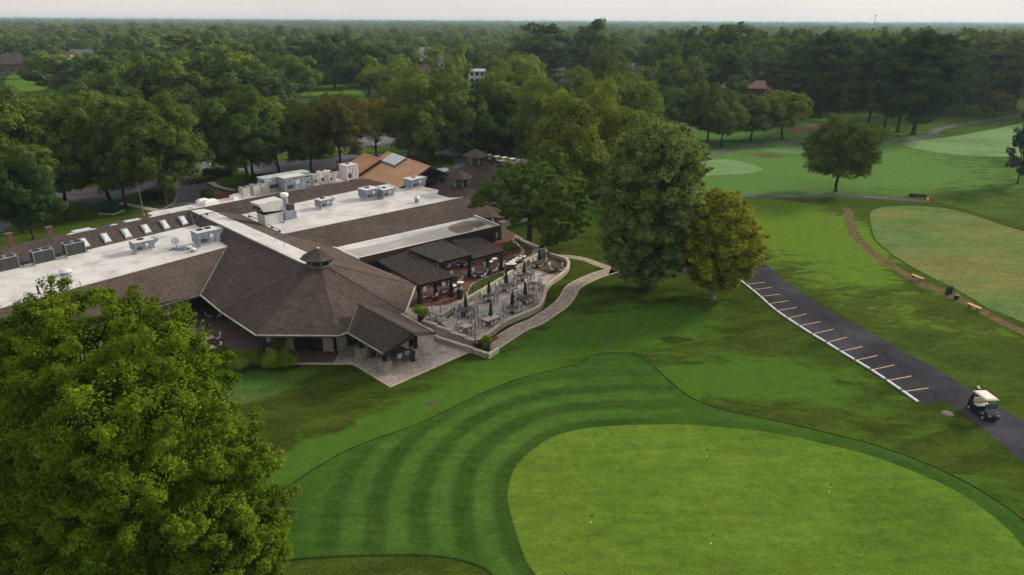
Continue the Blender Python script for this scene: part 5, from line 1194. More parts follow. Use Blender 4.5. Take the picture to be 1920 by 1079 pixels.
# ------------------------------------------------------------------ foliage
def leaf_mesh(name, cen, rad, n, size, mat, seed=1, up=0.35, outward=1.0, shell=(0.55, 1.05), squash=0.8, aspect=0.62, own=None, rnd=0.38, spray=0.0):
    g = np.random.default_rng(seed); cen = np.asarray(cen, float); rad = np.asarray(rad, float)
    w = rad ** 1.7; idx = g.choice(len(cen), n, p=w / w.sum())
    d = g.normal(size=(n, 3)); d /= np.linalg.norm(d, axis=1)[:, None]; d[:, 2] += up * g.random(n); d /= np.linalg.norm(d, axis=1)[:, None]
    r = rad[idx] * (shell[0] + (shell[1] - shell[0]) * g.random(n) ** 0.6)
    p = cen[idx] + d * r[:, None] * np.array([1, 1, squash])
    lo = np.zeros((n, 3))
    if own is not None:
        lo = p - np.asarray(own, float)[idx]; lo /= np.linalg.norm(lo, axis=1)[:, None] + 1e-6
        if spray: p = p + (lo + np.array([0, 0, .35])) * ((g.random(n) ** 1.5 - .25) * rad[idx] * spray * 2)[:, None]
        lo *= 1.0 if spray > .5 else 1.35
    nr = d * outward * (.8 if spray > .5 else .5) + lo + g.normal(size=(n, 3)) * rnd + np.array([0, 0, 0.3]); nr /= np.linalg.norm(nr, axis=1)[:, None]
    a = g.normal(size=(n, 3)); u = np.cross(nr, a); u /= np.linalg.norm(u, axis=1)[:, None]; v = np.cross(nr, u)
    s = size * (0.6 + 0.8 * g.random(n)); su = (u * s[:, None]) * 0.5; sv = v * (s * aspect)[:, None] * 0.5
    bend = nr * (s * 0.12)[:, None]
    q = np.stack([p - su, p - sv + bend, p + su, p + sv + bend], 1).reshape(-1, 3)
    me = bpy.data.meshes.new(name); me.vertices.add(4 * n); me.vertices.foreach_set('co', q.astype(np.float32).ravel())
    me.loops.add(4 * n); me.loops.foreach_set('vertex_index', np.arange(4 * n, dtype=np.int32))
    me.polygons.add(n); me.polygons.foreach_set('loop_start', np.arange(0, 4 * n, 4, dtype=np.int32))
    me.update(calc_edges=True); me.materials.append(mat)
    return me
def crown_clusters(seed, h, w, cb, form='round', nl=16, ns=9, jag=0.2):
    """lobes inside an envelope, smaller clumps on each lobe -> centres, radii, lobe centres"""
    g = np.random.default_rng(seed); C_, R_, Lc, O_ = [], [], [], []
    hz = (h - cb) / 2; zc = cb + hz; k = 0
    ga = math.pi * (3 - math.sqrt(5))
    for i in range(nl):
        t = (i + 0.5) / nl; zz = 1 - 2 * t; az = ga * i + g.uniform(-.5, .5); rr_ = math.sqrt(max(0, 1 - zz * zz))
        f = g.uniform(.62, .92)
        if form == 'oval': wr = (1 - 0.55 * max(zz, 0) ** 1.3)
        elif form == 'vase': wr = 0.55 + 0.5 * (zz + 1) / 2 + .15
        elif form == 'column': wr = 1.0 - .15 * zz
        else: wr = 1.0
        x = math.cos(az) * rr_ ** 0.8 * f * w / 2 * wr; y = math.sin(az) * rr_ ** 0.8 * f * w / 2 * wr; z = zc + zz * f * hz * 1.08 + g.uniform(-.1, .1) * hz
        lr = w * g.uniform(.14, .215) * (1.0 if form != 'oval' else (1 - .25 * max(zz, 0)))
        lr = min(lr, hz * .62)
        Lc.append((x, y, z, lr))
        for j in range(ns):
            d = g.normal(size=3); d /= np.linalg.norm(d); d[2] = d[2] * .8 + .15
            o = np.array([x, y, 0]) / (w / 2) * .5
            q = np.array([x, y, z]) + (d + o * .6) * lr * g.uniform(.55, .85 + jag * .5)
            C_.append(q); R_.append(lr * g.uniform(.30, .44)); O_.append((x, y, z - lr * .3))
            e = g.normal(size=3); e /= np.linalg.norm(e); C_.append(q + e * lr * .3 + d * lr * .15); R_.append(lr * g.uniform(.12, .2)); O_.append((x, y, z - lr * .3))
        C_.append((x, y, z)); R_.append(lr * .78); O_.append((x, y, z - lr * .3))
    for j in range(max(3, nl // 4)):   # core
        C_.append((g.uniform(-.12, .12) * w, g.uniform(-.12, .12) * w, zc + g.uniform(-.5, .4) * hz)); R_.append(w * .16); O_.append((0, 0, zc - .3 * hz))
    return np.array(C_), np.array(R_), Lc, np.array(O_)
def trunk_mesh(name, h, cb, lobes, r, mat, lean=(0, 0), nb=9, seed=3, multi=False):
    g = np.random.default_rng(seed); mb = MB(); top = cb + (h - cb) * .5
    pts = [Vector((lean[0] * t * t * 0.0 + lean[0] * t, lean[1] * t, top * t)) + Vector((g.uniform(-.12, .12), g.uniform(-.12, .12), 0)) * (t > 0) for t in (0, .03, .15, .4, .7, 1)]
    mb.tube(pts, [r * 1.55, r * 1.1, r * .95, r * .8, r * .55, r * .22], 9)
    for (x, y, z, lr) in lobes[:nb]:
        s = Vector((lean[0], lean[1], 0)); z0 = min(z - .1, cb * g.uniform(.75, 1.0) + (z - cb) * .25); z0 = max(z0, cb * .55); b0 = pts[0].lerp(pts[-1], min(1, z0 / top)); b0.z = z0
        e = Vector((x, y, z)); m_ = b0.lerp(e, .5) + Vector((0, 0, -.06 * (e - b0).length))
        mb.tube([b0, m_, e], [r * .42, r * .28, r * .07], 6)
    me = bpy.data.meshes.new(name); me.from_pydata(mb.v, [], mb.f); me.materials.append(mat); me.shade_smooth()
    return me
def obj(name, me, parent=None):
    o = bpy.data.objects.new(name, me); COL.objects.link(o)
    if parent: o.parent = parent
    return o
class Kind: pass
def kind(seed, h, w, cb, form, nl, ns, leaves, size, r=.3, lean=(0, 0), jag=.2, bark='bark', up=.35):
    k = Kind(); c, rd, lob, own = crown_clusters(seed, h, w, cb, form, nl, ns, jag)
    own = own + np.array([lean[0], lean[1], 0]) * (c[:, 2:3] / h); c = c + np.array([lean[0], lean[1], 0]) * (c[:, 2:3] / h); k.h, k.w = h, w
    k.crown = leaf_mesh('crown', c, rd, leaves, size, G['oak'], seed, up, own=own, spray=.14, rnd=.3); k.trunk = trunk_mesh('trunk', h, cb, lob, r, M[bark], lean, min(9, nl), seed)
    return k
K = {}
# mid distance kinds, 14-18 m
K['oakA'] = kind(21, 15, 13, 3.9, 'round', 34, 9, 64000, .30)
K['oakB'] = kind(22, 16, 12, 4.8, 'round', 30, 9, 60000, .30, lean=(.8, .3))
K['oakC'] = kind(23, 14, 13.5, 4.0, 'vase', 32, 9, 60000, .30, lean=(-.7, .4), jag=.35)
K['tall'] = kind(24, 24, 13, 3.8, 'oval', 40, 9, 62000, .38, .38)
K['open'] = kind(25, 15, 12, 5.0, 'round', 22, 8, 26000, .30, jag=.45)
K['oakL'] = kind(27, 15, 14, .6, 'round', 38, 9, 70000, .30, .34, up=.45)
K['small'] = kind(26, 8, 8, 2.2, 'round', 12, 8, 15000, .30, .16)
K['farA'] = kind(31, 16, 14, 3.0, 'round', 18, 7, 14000, .55)
K['farB'] = kind(32, 18, 13, 3.5, 'oval', 20, 7, 14000, .55)
K['farC'] = kind(33, 15, 15, 2.5, 'vase', 18, 7, 14000, .55)
K['farD'] = kind(34, 20, 12, 3.5, 'column', 20, 7, 14000, .55)
def spruce_kind(h, w, n, size, seed):
    k = Kind(); k.h, k.w = h, w; g = np.random.default_rng(seed); C_, R_ = [], []
    z = .8
    while z < h - .3:
        rr_ = w / 2 * (1 - z / h) ** .85; m = max(5, int(11 * rr_ / (w / 2)) + 3)
        for i in range(m):
            a = 2 * math.pi * (i + g.random()) / m
            for f in (.45, .85): C_.append((math.cos(a) * rr_ * f, math.sin(a) * rr_ * f, z - f * rr_ * .25 + g.uniform(-.2, .2))); R_.append(.22 * rr_ + .18)
        z += .55 + .03 * h
    k.crown = leaf_mesh('crown', C_, R_, n, size, G['spruce'], seed, .1, .6, squash=.5)
    mb = MB(); mb.tube([(0, 0, 0), (0, 0, h * .95)], [.24, .04], 7); me = bpy.data.meshes.new('trunk'); me.from_pydata(mb.v, [], mb.f); me.materials.append(M['bark']); k.trunk = me
    return k
K['spruce'] = spruce_kind(13, 6, 16000, .34, 41)
def tree(name, label, kd, base_, h, w, mat, rz=None, group=None, cat='tree'):
    k = K[kd]; t = thing(name, label, cat, base_, random.uniform(0, 6.28) if rz is None else rz, group); s = w / k.w; t.scale = (s, s, h / k.h)
    c = obj('crown', k.crown, t); c.material_slots[0].link = 'OBJECT'; c.material_slots[0].material = G[mat]
    obj('trunk', k.trunk, t)
    return t
PLACED = []
def tpx(kd, bx, by, topy, wpx, mat, name, label, Y=None, cx=None, group=None, rz=None):
    """tree from its trunk foot pixel (or distance Y), top pixel row and crown width in pixels"""
    p = W(bx, by) if Y is None else None
    if p is None: q = Zat(bx, 300, Y); p = Vector((q.x, Y, 0))
    top = Zat(bx, topy, p.y); h = top.z * .955; dep = p.y * math.cos(TH) + (H - h * .6) * math.sin(TH); w = wpx / F * dep * .95
    PLACED.append((p.x, p.y, w * .5)); return tree(name, label, kd, p, h, w, mat, rz, group)
# ---- hand placed trees: parking side, left to right
tpx('oakB', 46, 438, 262, 150, 'deep', 'oak_tree', 'dark tree at the far left behind the two roof chimneys')
tpx('oakA', 65, 452, 300, 120, 'deep', 'oak_tree', 'low dark tree directly behind the brick chimneys on the left')
tpx('oakC', 125, 392, 268, 150, 'oak', 'oak_tree', 'dark spreading tree left of the green utility box')
tpx('oakB', 206, 380, 172, 150, 'oak', 'oak_tree', 'tall slim trunked oak directly behind the green utility box')
tpx('oakA', 237, 392, 215, 110, 'deep', 'oak_tree', 'oak between the utility box and the light pole')
tpx('oakA', 312, 385, 188, 165, 'oak', 'oak_tree', 'broad oak on the round grass island, its right side lit')
tpx('oakA', 20, 365, 178, 190, 'deep', 'oak_tree', 'dark oak at the left edge of the photo beyond the drive')
tpx('oakC', 118, 350, 182, 170, 'oak', 'oak_tree', 'oak behind the long grass verge on the left')
tpx('oakB', 250, 335, 176, 130, 'oak', 'oak_tree', 'oak rising behind the slim trunked oak on the left')
tpx('spruce', 372, 300, 172, 50, 'spruce', 'spruce_tree', 'blue green spruce between the island oak and the hedges')
tpx('oakA', 466, 350, 176, 150, 'oak', 'oak_tree', 'oak behind the hedges with a bright green crown')
tpx('oakB', 475, 332, 200, 110, 'lime', 'oak_tree', 'yellow green oak just behind the hedge oak')
tpx('oakC', 524, 326, 192, 115, 'oak', 'oak_tree', 'oak second from the hedges, thin single trunk')
tpx('oakA', 585, 328, 196, 110, 'deep', 'oak_tree', 'small oak behind the long green air handler')
tpx('open', 640, 334, 172, 125, 'bronze', 'oak_tree', 'bronze tinted oak with pale bare limbs beside the copper roof')
tpx('open', 706, 292, 180, 105, 'bronze', 'oak_tree', 'thin reddish brown oak behind the copper roof')
tpx('oakB', 765, 297, 205, 70, 'fresh', 'oak_tree', 'small leafy oak between the copper roof and big oaks')
tpx('oakL', 812, 302, 132, 160, 'oak', 'oak_tree', 'large yellow green oak left of the grove behind the lanterns')
tpx('oakL', 895, 292, 158, 130, 'deep', 'oak_tree', 'dark oak behind the octagonal lantern')
tpx('oakL', 985, 282, 150, 165, 'oak', 'oak_tree', 'oak standing over the rows of parked golf carts')
tpx('oakL', 1042, 322, 160, 165, 'oak', 'oak_tree', 'oak at the right end of the golf cart rows')
tpx('oakL', 1098, 372, 165, 190, 'oak', 'oak_tree', 'massive oak with dark trunk right of the golf carts')
tpx('oakL', 1135, 322, 134, 215, 'oak', 'oak_tree', 'broadest oak crown of the grove, behind the massive one')
tpx('oakL', 1205, 290, 160, 110, 'deep', 'oak_tree', 'dark oak behind the upright tree on the lawn')
tpx('oakL', 960, 262, 128, 105, 'lime', 'oak_tree', 'bright lit oak top at the back of the central grove')
tpx('small', 950, 292, 262, 34, 'red', 'maple_tree', 'little dark red tree among the golf carts')
# lawn trees
tpx('oakB', 1281, 258, 158, 110, 'deep', 'park_tree', 'dark tree at the left end of the row by the fairway')
tpx('oakA', 1326, 270, 160, 90, 'deep', 'park_tree', 'twin trunked tree at the left of the fairway row')
tpx('oakC', 1352, 278, 185, 78, 'oak', 'park_tree', 'paler nearer tree in the row left of the fairway')
tpx('oakA', 1408, 264, 182, 100, 'oak', 'park_tree', 'wide crowned tree in the row by the bend of the cart path')
tpx('oakB', 1466, 262, 168, 90, 'oak', 'park_tree', 'tree at the right end of the row next to the bunker')
tpx('oakA', 1566, 360, 224, 132, 'deep', 'park_tree', 'round lone tree leaning a little on the open fairway')
tpx('farD', 1907, 345, 208, 60, 'spruce', 'spruce_tree', 'dark conifer cut by the right edge of the photo')
tpx('small', 1345, 372, 385, 10, 'deep', 'shrub', 'x') if False else None
for (bx, by, ty, w, m_, lb) in [(1490, 214, 75, 120, 'deep', 'tall dark tree behind the bunker'), (1537, 222, 48, 130, 'deep', 'tall tree left of the pair of pale trunks, above the bunker'), (1576, 206, 55, 110, 'deep', 'tall tree with slanting pale trunk beyond the lone tree'), (1627, 238, 52, 110, 'deep', 'first of the tall trees right of the lone tree'),
                                (1658, 240, 60, 90, 'deep', 'second of the tall trees right of the lone tree'), (1682, 248, 60, 110, 'deep', 'thick trunked tall tree near the path bend'), (1712, 253, 44, 150, 'deep', 'leaning tall tree nearest the path bend'), (1760, 215, 58, 120, 'deep', 'tall tree behind the leaning one'),
                                (1806, 212, 128, 62, 'deep', 'lower round dark tree by the right hand path'), (1840, 200, 62, 120, 'deep', 'tall tree behind the small reddish tree'), (1900, 205, 46, 130, 'oak', 'tall wood edge tree at the right side of the photo'), (1965, 215, 50, 140, 'oak', 'wood edge tree just at the right border')]:
    tpx('tall' if w > 70 else 'oakA', bx, by, ty, w, m_, 'tall_tree', lb)
tpx('small', 1862, 222, 168, 60, 'bronze', 'park_tree', 'small reddish tree beside the right hand path')
# lawn and woodland trees behind the parking
for (x, Y, ty, w, kd, m_, lb) in [(150, 285, 96, 110, 'farA', 'far', 'dark round tree behind the white path on the left'), (215, 262, 100, 120, 'farC', 'far', 'dark tree left of the paired tall crowns'), (330, 265, 88, 130, 'farA', 'far', 'tall crown second row, above the left parking oaks'), (385, 300, 64, 130, 'farB', 'far', 'highest tree of the left middle woodland'),
                                  (445, 262, 100, 110, 'farC', 'lime', 'yellow lit tree at the right of the left woodland'), (462, 235, 152, 60, 'farA', 'fresh', 'small bright tree in front of the yellow lit one'), (566, 268, 98, 100, 'farA', 'fresh', 'umbrella shaped tree with forked trunk left of the meadow'),
                                  (640, 330, 62, 110, 'farB', 'far', 'tall tree behind the small meadow'), (700, 300, 72, 130, 'farA', 'far', 'large tree right of the small meadow'), (735, 270, 105, 100, 'farC', 'fresh', 'pale tree between the meadow and the white houses'), (590, 330, 70, 90, 'farD', 'far', 'narrow dark tree just left of the meadow'),
                                  (842, 290, 84, 90, 'farC', 'fresh', 'broad tree right of the blue grey roofs'), (922, 350, 92, 80, 'farA', 'lime', 'light yellow green tree behind the white house'), (985, 300, 98, 70, 'farA', 'fresh', 'light tree left of the blue grey shingle roof'), (1010, 350, 42, 130, 'farB', 'far', 'large dark tree on the skyline in the centre'),
                                  (1105, 340, 34, 100, 'farB', 'far', 'tallest skyline tree above the blue grey roof'), (1105, 400, 50, 90, 'farA', 'fresh', 'willow like pale tree in the centre woodland'), (1130, 250, 90, 80, 'oakA', 'deep', 'dark round oak right of the blue grey roof'), (1205, 225, 118, 44, 'farA', 'fresh', 'small pointed light tree near the white tank'),
                                  (1255, 262, 112, 80, 'farC', 'far', 'rounded tree right of the small pointed one'), (1330, 250, 55, 130, 'farB', 'far', 'big dark tree behind the brown house'), (1350, 330, 42, 120, 'farD', 'far', 'skyline tree row top above the brown house'), (1230, 300, 76, 100, 'farA', 'far', 'round tree in the woodland right of centre'),
                                  (1448, 218, 150, 30, 'spruce', 'spruce', 'narrow blue spruce beside the brown house')]:
    tpx(kd, x, 0, ty, w, m_, 'woodland_tree', lb, Y=Y)
# ---- woodland individuals on the middle ground
ZONES = []
def wpoly(px): return np2(wp(px))
no_tree = [wpoly([(-500, 600), (-500, 330), (60, 300), (340, 268), (640, 258), (930, 250), (1290, 262), (1290, 600)]), wpoly([(1285, 600), (1285, 232), (1400, 222), (1500, 208), (1620, 206), (1760, 206), (1990, 172), (3200, 160), (3200, 900)]),
           wpoly([(575, 185), (590, 158), (690, 158), (700, 190), (640, 200)]), wpoly([(15, 180), (15, 134), (90, 132), (95, 170), (330, 160), (330, 172), (200, 186), (90, 190)])]
houses = []   # filled before scatter: (x, y, r)
# ------------------------------------------------------------------ houses among the trees
def corridor(x, Y, w, ybot):
    """keep tree crowns out of the sight line towards a house"""
    tn = (H - Zat(960, ybot, Y).z) / Y; y = Y - 8.0
    while y > 120 and H - tn * y < 17.5: houses.append((x * y / Y, y, w * .42 * y / Y + 4.0)); y -= 7.0
def house(label, px, topy, ybot, Y, w, d, rh, rz, wall, roof, name='house', cat='house', windows=3):
    q = Zat(px, topy, Y); p = Vector((q.x, Y, 0)); t = thing(name, label, cat, p, R(rz)); houses.append((p.x, p.y, max(w, d) * .7)); h = q.z - rh; corridor(p.x, Y, w, ybot)
    mb = MB(); mb.box((0, 0, h / 2), (w, d, h)); mb.add([(-w / 2, -d / 2, h), (-w / 2, d / 2, h), (-w / 2, 0, h + rh * .95), (w / 2, -d / 2, h), (w / 2, d / 2, h), (w / 2, 0, h + rh * .95)], [(0, 2, 1), (3, 4, 5)]); mb.build('wall', M[wall], t)
    mb = MB(); e = .6; mb.slab([(-w / 2 - e, -d / 2 - e, h - .1), (w / 2 + e, -d / 2 - e, h - .1), (w / 2 + e, 0, h + rh), (-w / 2 - e, 0, h + rh)], .2); mb.slab([(-w / 2 - e, d / 2 + e, h - .1), (w / 2 + e, d / 2 + e, h - .1), (w / 2 + e, 0, h + rh), (-w / 2 - e, 0, h + rh)], .2); r = mb.build('roof', M[roof], t)
    mb = MB(); mb.box((w * .25, d * .2, h + rh), (.9, .9, 1.6)); mb.build('chimney', M['brickwall'], r)
    for k in range(windows):
        for lv in range(max(1, int(h / 2.8))):
            x = -w / 2 + w * (k + .5) / windows; z = 1.6 + lv * 2.8; mb = MB(); mb.box((x, -d / 2 - .03, z), (1.3, .08, 1.4)); wd = mb.build('window', M['glass'], t)
            mb = MB(); mb.box((x, -d / 2 - .06, z - .76), (1.5, .12, .1)); mb.build('sill', M['white'], wd)
    return t
house('red brown brick house with wide brown roof at the wood edge', 1392, 151, 178, 268, 15.5, 9, 2.4, -6, 'brickwall', 'brownroof')
house('low brown roofed annex right of the red brown house', 1453, 161, 176, 282, 8, 8, 2.0, -12, 'brickwall', 'brownroof')
house('white two storey house with dark windows poking above the oaks', 893, 129, 150, 330, 7.0, 7, .8, 8, 'housewall', 'housewall')
house('pale grey house half hidden in the centre left woodland', 800, 89, 108, 480, 9, 8, 2.6, 12, 'housewall', 'slate')
house('blue grey roofed house below the pale grey one', 814, 105, 120, 440, 10, 9, 3.2, 20, 'housewall', 'slate')
house('dull red roofed house left of the white two storey one', 795, 122, 138, 350, 8, 8, 3, -30, 'housewall', 'brownroof')
house('large blue grey shingle roof among trees right of centre', 1072, 115, 138, 375, 12, 11, 4.5, -38, 'housewall', 'slate')
house('slate roofed house right of the white tank', 1194, 119, 132, 365, 11, 9, 3, 0, 'housewall', 'slate')
house('brown roofed house at the far left edge', 14, 101, 124, 420, 13, 10, 5.5, 35, 'brownroof', 'darkroof')
house('house with tan gable roof left of the woodland', 128, 98, 118, 430, 11, 10, 4.5, -35, 'housewall', 'brownroof')
house('slate roofed house behind the tan gable', 152, 93, 104, 480, 13, 9, 4, 5, 'housewall', 'slate')
q = W(625, 172); corridor(q.x, q.y, 42, 184); q = W(55, 155); corridor(q.x, q.y, 34, 160)
q = Zat(1178, 133, 300); t = thing('storage_tank', 'small white domed tank among the trees right of centre', 'tank', Vector((q.x, 300, 0))); houses.append((q.x, 300, 4)); corridor(q.x, 300, 8, 142)
zt2 = q.z; mb = MB(); mb.lathe((0, 0, 0), [(1.9, 0), (1.9, zt2 - 1.6)], 20); mb.build('drum', M['white'], t); mb = MB(); mb.lathe((0, 0, zt2 - 1.6), [(1.95, 0), (1.7, .7), (.9, 1.4), (.05, 1.6)], 20); mb.build('dome_lid', M['white'], t)
q = Zat(1640, 40, 1150); t = thing('radio_mast', 'thin radio mast on the hazy horizon at the right', 'mast', Vector((q.x, 1150, 0)))
mb = MB(); mb.tube([(0, 0, 0), (0, 0, 40)], [.5, .35], 6); mb.build('mast', M['metal'], t); mb = MB(); mb.lathe((0, 0, 39), [(.5, 0), (1.9, .7), (1.9, 1.1), (.5, 1.6)], 12); mb.build('head', M['metal'], t)
# ------------------------------------------------------------------ scattered woodland
cand = []
g = np.random.default_rng(77); yy = 150.0
while yy < 372:
    half = yy * .80 + 12; xx = -half
    while xx < half:
        cand.append((xx + g.uniform(-3.6, 3.6), yy + g.uniform(-4, 4))); xx += 13.2
    yy += 12.0
cand = np.array(cand); keep = np.ones(len(cand), bool)
for P_ in no_tree: keep &= ~inside(P_, cand[:, 0], cand[:, 1])
for (x, y, r_) in houses: keep &= np.hypot(cand[:, 0] - x, cand[:, 1] - y) > r_ + 4.0
for (x, y, r_) in PLACED: keep &= np.hypot(cand[:, 0] - x, cand[:, 1] - y) > r_ * .62 + 3.2
cand = cand[keep]; order = np.argsort(cand[:, 1]); cand = cand[order]
NIND = min(len(cand), 300 - len(PLACED)); print('scatter', len(cand), 'placed', len(PLACED), 'ind', NIND)
for i, (x, y) in enumerate(cand[:NIND]):
    kd = random.choice(['farA', 'farB', 'farC', 'farD', 'farA', 'farC']) if y > 175 else random.choice(['oakA', 'oakB', 'oakC', 'farA'])
    h = random.choice([random.uniform(10, 14), random.uniform(14, 18), random.uniform(17, 21)]); w = random.uniform(11.5, 19)
    if x > 60: h = random.uniform(19, 27)
    side = 'left' if x < -30 else ('right' if x > 70 else 'central')
    if random.random() < .07: tree('spruce_tree', f'dark pointed spruce inside the {side} woodland behind the clubhouse grounds', 'spruce', (x, y, 0), random.uniform(11, 16), random.uniform(6, 7.5), 'spruce', None, f'spruces in the {side} woodland')
    else:
        mt = random.choice(['far', 'far', 'far', 'fresh', 'deep', 'grey', 'oak']); tree('woodland_tree', f'leafy tree inside the {side} woodland beyond the clubhouse grounds', kd, (x, y, 0), h, w, mt, None, f'trees of the {side} woodland')
# ---- the wood beyond, to the horizon: one mass
def far_wood():
    g = np.random.default_rng(99); C_, R_, cnt = [], [], []
    pts = [tuple(p) for p in cand[NIND:]]
    bands = [(cand[NIND - 1][1] if NIND else 300, 0)]
    y = 374.0
    while y < 9000:
        sp = 14.5 if y < 700 else 14.5 * (y / 700) ** 0.85
        half = y * .80 + 30; xs = np.arange(-half, half, sp)
        for x in xs: pts.append((x + g.uniform(-.35, .35) * sp, y + g.uniform(-.4, .4) * sp))
        y += sp * (0.95 if y < 700 else 1.5)
    P_ = np.array(pts)
    k = np.ones(len(P_), bool)
    for (x, y_, r_) in houses: k &= np.hypot(P_[:, 0] - x, P_[:, 1] - y_) > r_ + 4
    # clearings
    n0 = np.sin(P_[:, 0] * .013 + 1.3) * np.cos(P_[:, 1] * .009 + P_[:, 0] * .004)
    k &= ~((n0 > .86) & (P_[:, 1] > 420)); P_ = P_[k]
    return P_
FW = far_wood()
def wood_mesh(P_, seed, name='woodland'):
    g = np.random.default_rng(seed); n = len(P_); d = np.hypot(P_[:, 0], P_[:, 1])
    und = 3.0 * np.sin(P_[:, 0] * .006) * np.cos(P_[:, 1] * .0045)
    hh = g.uniform(9.5, 21, n) + und * np.clip((d - 300) / 400, 0, 1); sp = np.where(d < 700, 1.0, (np.maximum(d, 700) / 700) ** .85); rw = g.uniform(6.0, 10.5, n) * sp
    big = g.random(n) < .10; hh = hh + big * g.uniform(4, 9, n); hh = np.minimum(hh, np.where(d > 1500, 25, 28.5))
    V_, S_, Nn = [], [], []
    for lod, (a, b_, nc, nl, sz) in enumerate([(0, 480, 16, 2300, .95), (480, 800, 11, 800, 1.4), (800, 1500, 7, 260, 2.4), (1500, 3200, 5, 90, 4.6), (3200, 99999, 4, 44, 9.0)]):
        m_ = (d >= a) & (d < b_); q = P_[m_]; h_ = hh[m_]; w_ = rw[m_]; c = len(q)
        if not c: continue
        cc = g.normal(size=(c, nc, 3)); cc /= np.linalg.norm(cc, axis=2)[..., None]; cc[..., 2] = np.abs(cc[..., 2]) * 1.0 - .25
        cen = np.empty((c, nc, 3)); cen[..., 0] = q[:, None, 0] + cc[..., 0] * w_[:, None] * .55; cen[..., 1] = q[:, None, 1] + cc[..., 1] * w_[:, None] * .55; cen[..., 2] = h_[:, None] * .58 + cc[..., 2] * h_[:, None] * .30
        ti = np.repeat(np.arange(c), nl); ci = g.integers(0, nc, c * nl); N_ = c * nl
        dd = g.normal(size=(N_, 3)); dd[:, 2] = np.abs(dd[:, 2]) * .9 - .15; dd /= np.linalg.norm(dd, axis=1)[:, None]
        rr_ = (w_[ti] * .42) * (.75 + .3 * g.random(N_)); p = cen[ti, ci] + dd * rr_[:, None] * np.array([1, 1, .8])
        V_.append(p); Nn.append(dd); S_.append(np.full(N_, sz))
    p = np.concatenate(V_); nr = np.concatenate(Nn); s = np.concatenate(S_); N_ = len(p); print('far wood trees', n, 'faces', N_)
    nr = nr + g.normal(size=(N_, 3)) * .4 + np.array([0, 0, .3]); nr /= np.linalg.norm(nr, axis=1)[:, None]
    a = g.normal(size=(N_, 3)); u = np.cross(nr, a); u /= np.linalg.norm(u, axis=1)[:, None]; v = np.cross(nr, u)
    s = s * (.6 + .8 * g.random(N_)); q = np.stack([p - u * s[:, None] * .5, p - v * s[:, None] * .33, p + u * s[:, None] * .5, p + v * s[:, None] * .33], 1).reshape(-1, 3)
    me = bpy.data.meshes.new(name); me.vertices.add(4 * N_); me.vertices.foreach_set('co', q.astype(np.float32).ravel()); me.loops.add(4 * N_); me.loops.foreach_set('vertex_index', np.arange(4 * N_, dtype=np.int32))
    me.polygons.add(N_); me.polygons.foreach_set('loop_start', np.arange(0, 4 * N_, 4, dtype=np.int32)); me.update(calc_edges=True); me.materials.append(G['far']); return me
wo = obj('far_woodland', wood_mesh(FW, 5)); tag(wo, 'hazy woodland stretching behind the grounds to the horizon', 'woodland', None, 'stuff')

# ------------------------------------------------------------------ the near trees, each modelled for itself
def near_tree(name, label, base_, lobes, leaves, size, mat, trunk_r, fork, bark='bark', seed=1, ns=14, spray=.6, sub_r=(.13, .22)):
    """lobes: x, y, z, r in world metres relative to base"""
    g = np.random.default_rng(seed); C_, R_, O_ = [], [], []
    for (x, y, z, r_) in lobes:
        for j in range(ns):
            d = g.normal(size=3); d /= np.linalg.norm(d); d[2] = d[2] * .85 + .1
            q = np.array([x, y, z]) + d * r_ * g.uniform(.45, 1.1); C_.append(q); R_.append(r_ * g.uniform(*sub_r))
            b_r = R_[-1]
            for j2 in range(4):
                e = g.normal(size=3); e /= np.linalg.norm(e); e[2] = abs(e[2]) * .6; C_.append(q + e * b_r * 1.15 + d * r_ * .10); R_.append(r_ * g.uniform(.06, .12))
        C_.append((x, y, z)); R_.append(r_ * .6)
        O_ += [(x, y, z - r_ * .3)] * (len(C_) - len(O_))
    t = thing(name, label, 'tree', base_)
    obj('crown', leaf_mesh('crown', C_, R_, leaves, size, G[mat], seed, .4, own=O_, rnd=.5, spray=spray, shell=(.35, 1.1)), t)
    mb = MB(); top = max(l[2] for l in lobes) * .8; pts = [Vector((0, 0, -.1)), Vector((0, 0, .5)), Vector((.1, .1, fork)), Vector((.1, .2, (fork + top) / 2)), Vector((0, 0, top))]
    mb.tube(pts, [trunk_r * 1.6, trunk_r * 1.1, trunk_r * .9, trunk_r * .5, trunk_r * .12], 12)
    for i in range(len(lobes)):
        x, y, z, r_ = lobes[i]; e = Vector((x, y, z)); f = max(fork * .8, min(z * .6, top * .7)); b0 = Vector((.1, .1, f)); m_ = b0.lerp(e, .5) + Vector((g.uniform(-.3, .3), g.uniform(-.3, .3), -.3))
        mb.tube([b0, m_, e, e + (e - m_) * .35], [trunk_r * .42, trunk_r * .26, trunk_r * .12, .02], 7)
        for k in range(4):
            dd = Vector(g.normal(size=3)).normalized(); dd.z = abs(dd.z) * .5; s0 = m_.lerp(e, g.uniform(.2, .9)); mb.tube([s0, s0 + dd * r_ * .85], [trunk_r * .1, .015], 5)
    mb.build('trunk', M[bark], t)
    return t
def lob(px, py, Y, rpx, base_):
    q = Zat(px, py, Y); dep = Y * math.cos(TH) + (H - q.z) * math.sin(TH); return (q.x - base_.x, q.y - base_.y, q.z, rpx / F * dep)
fb = Vector((-21.5, 28.5, 0))
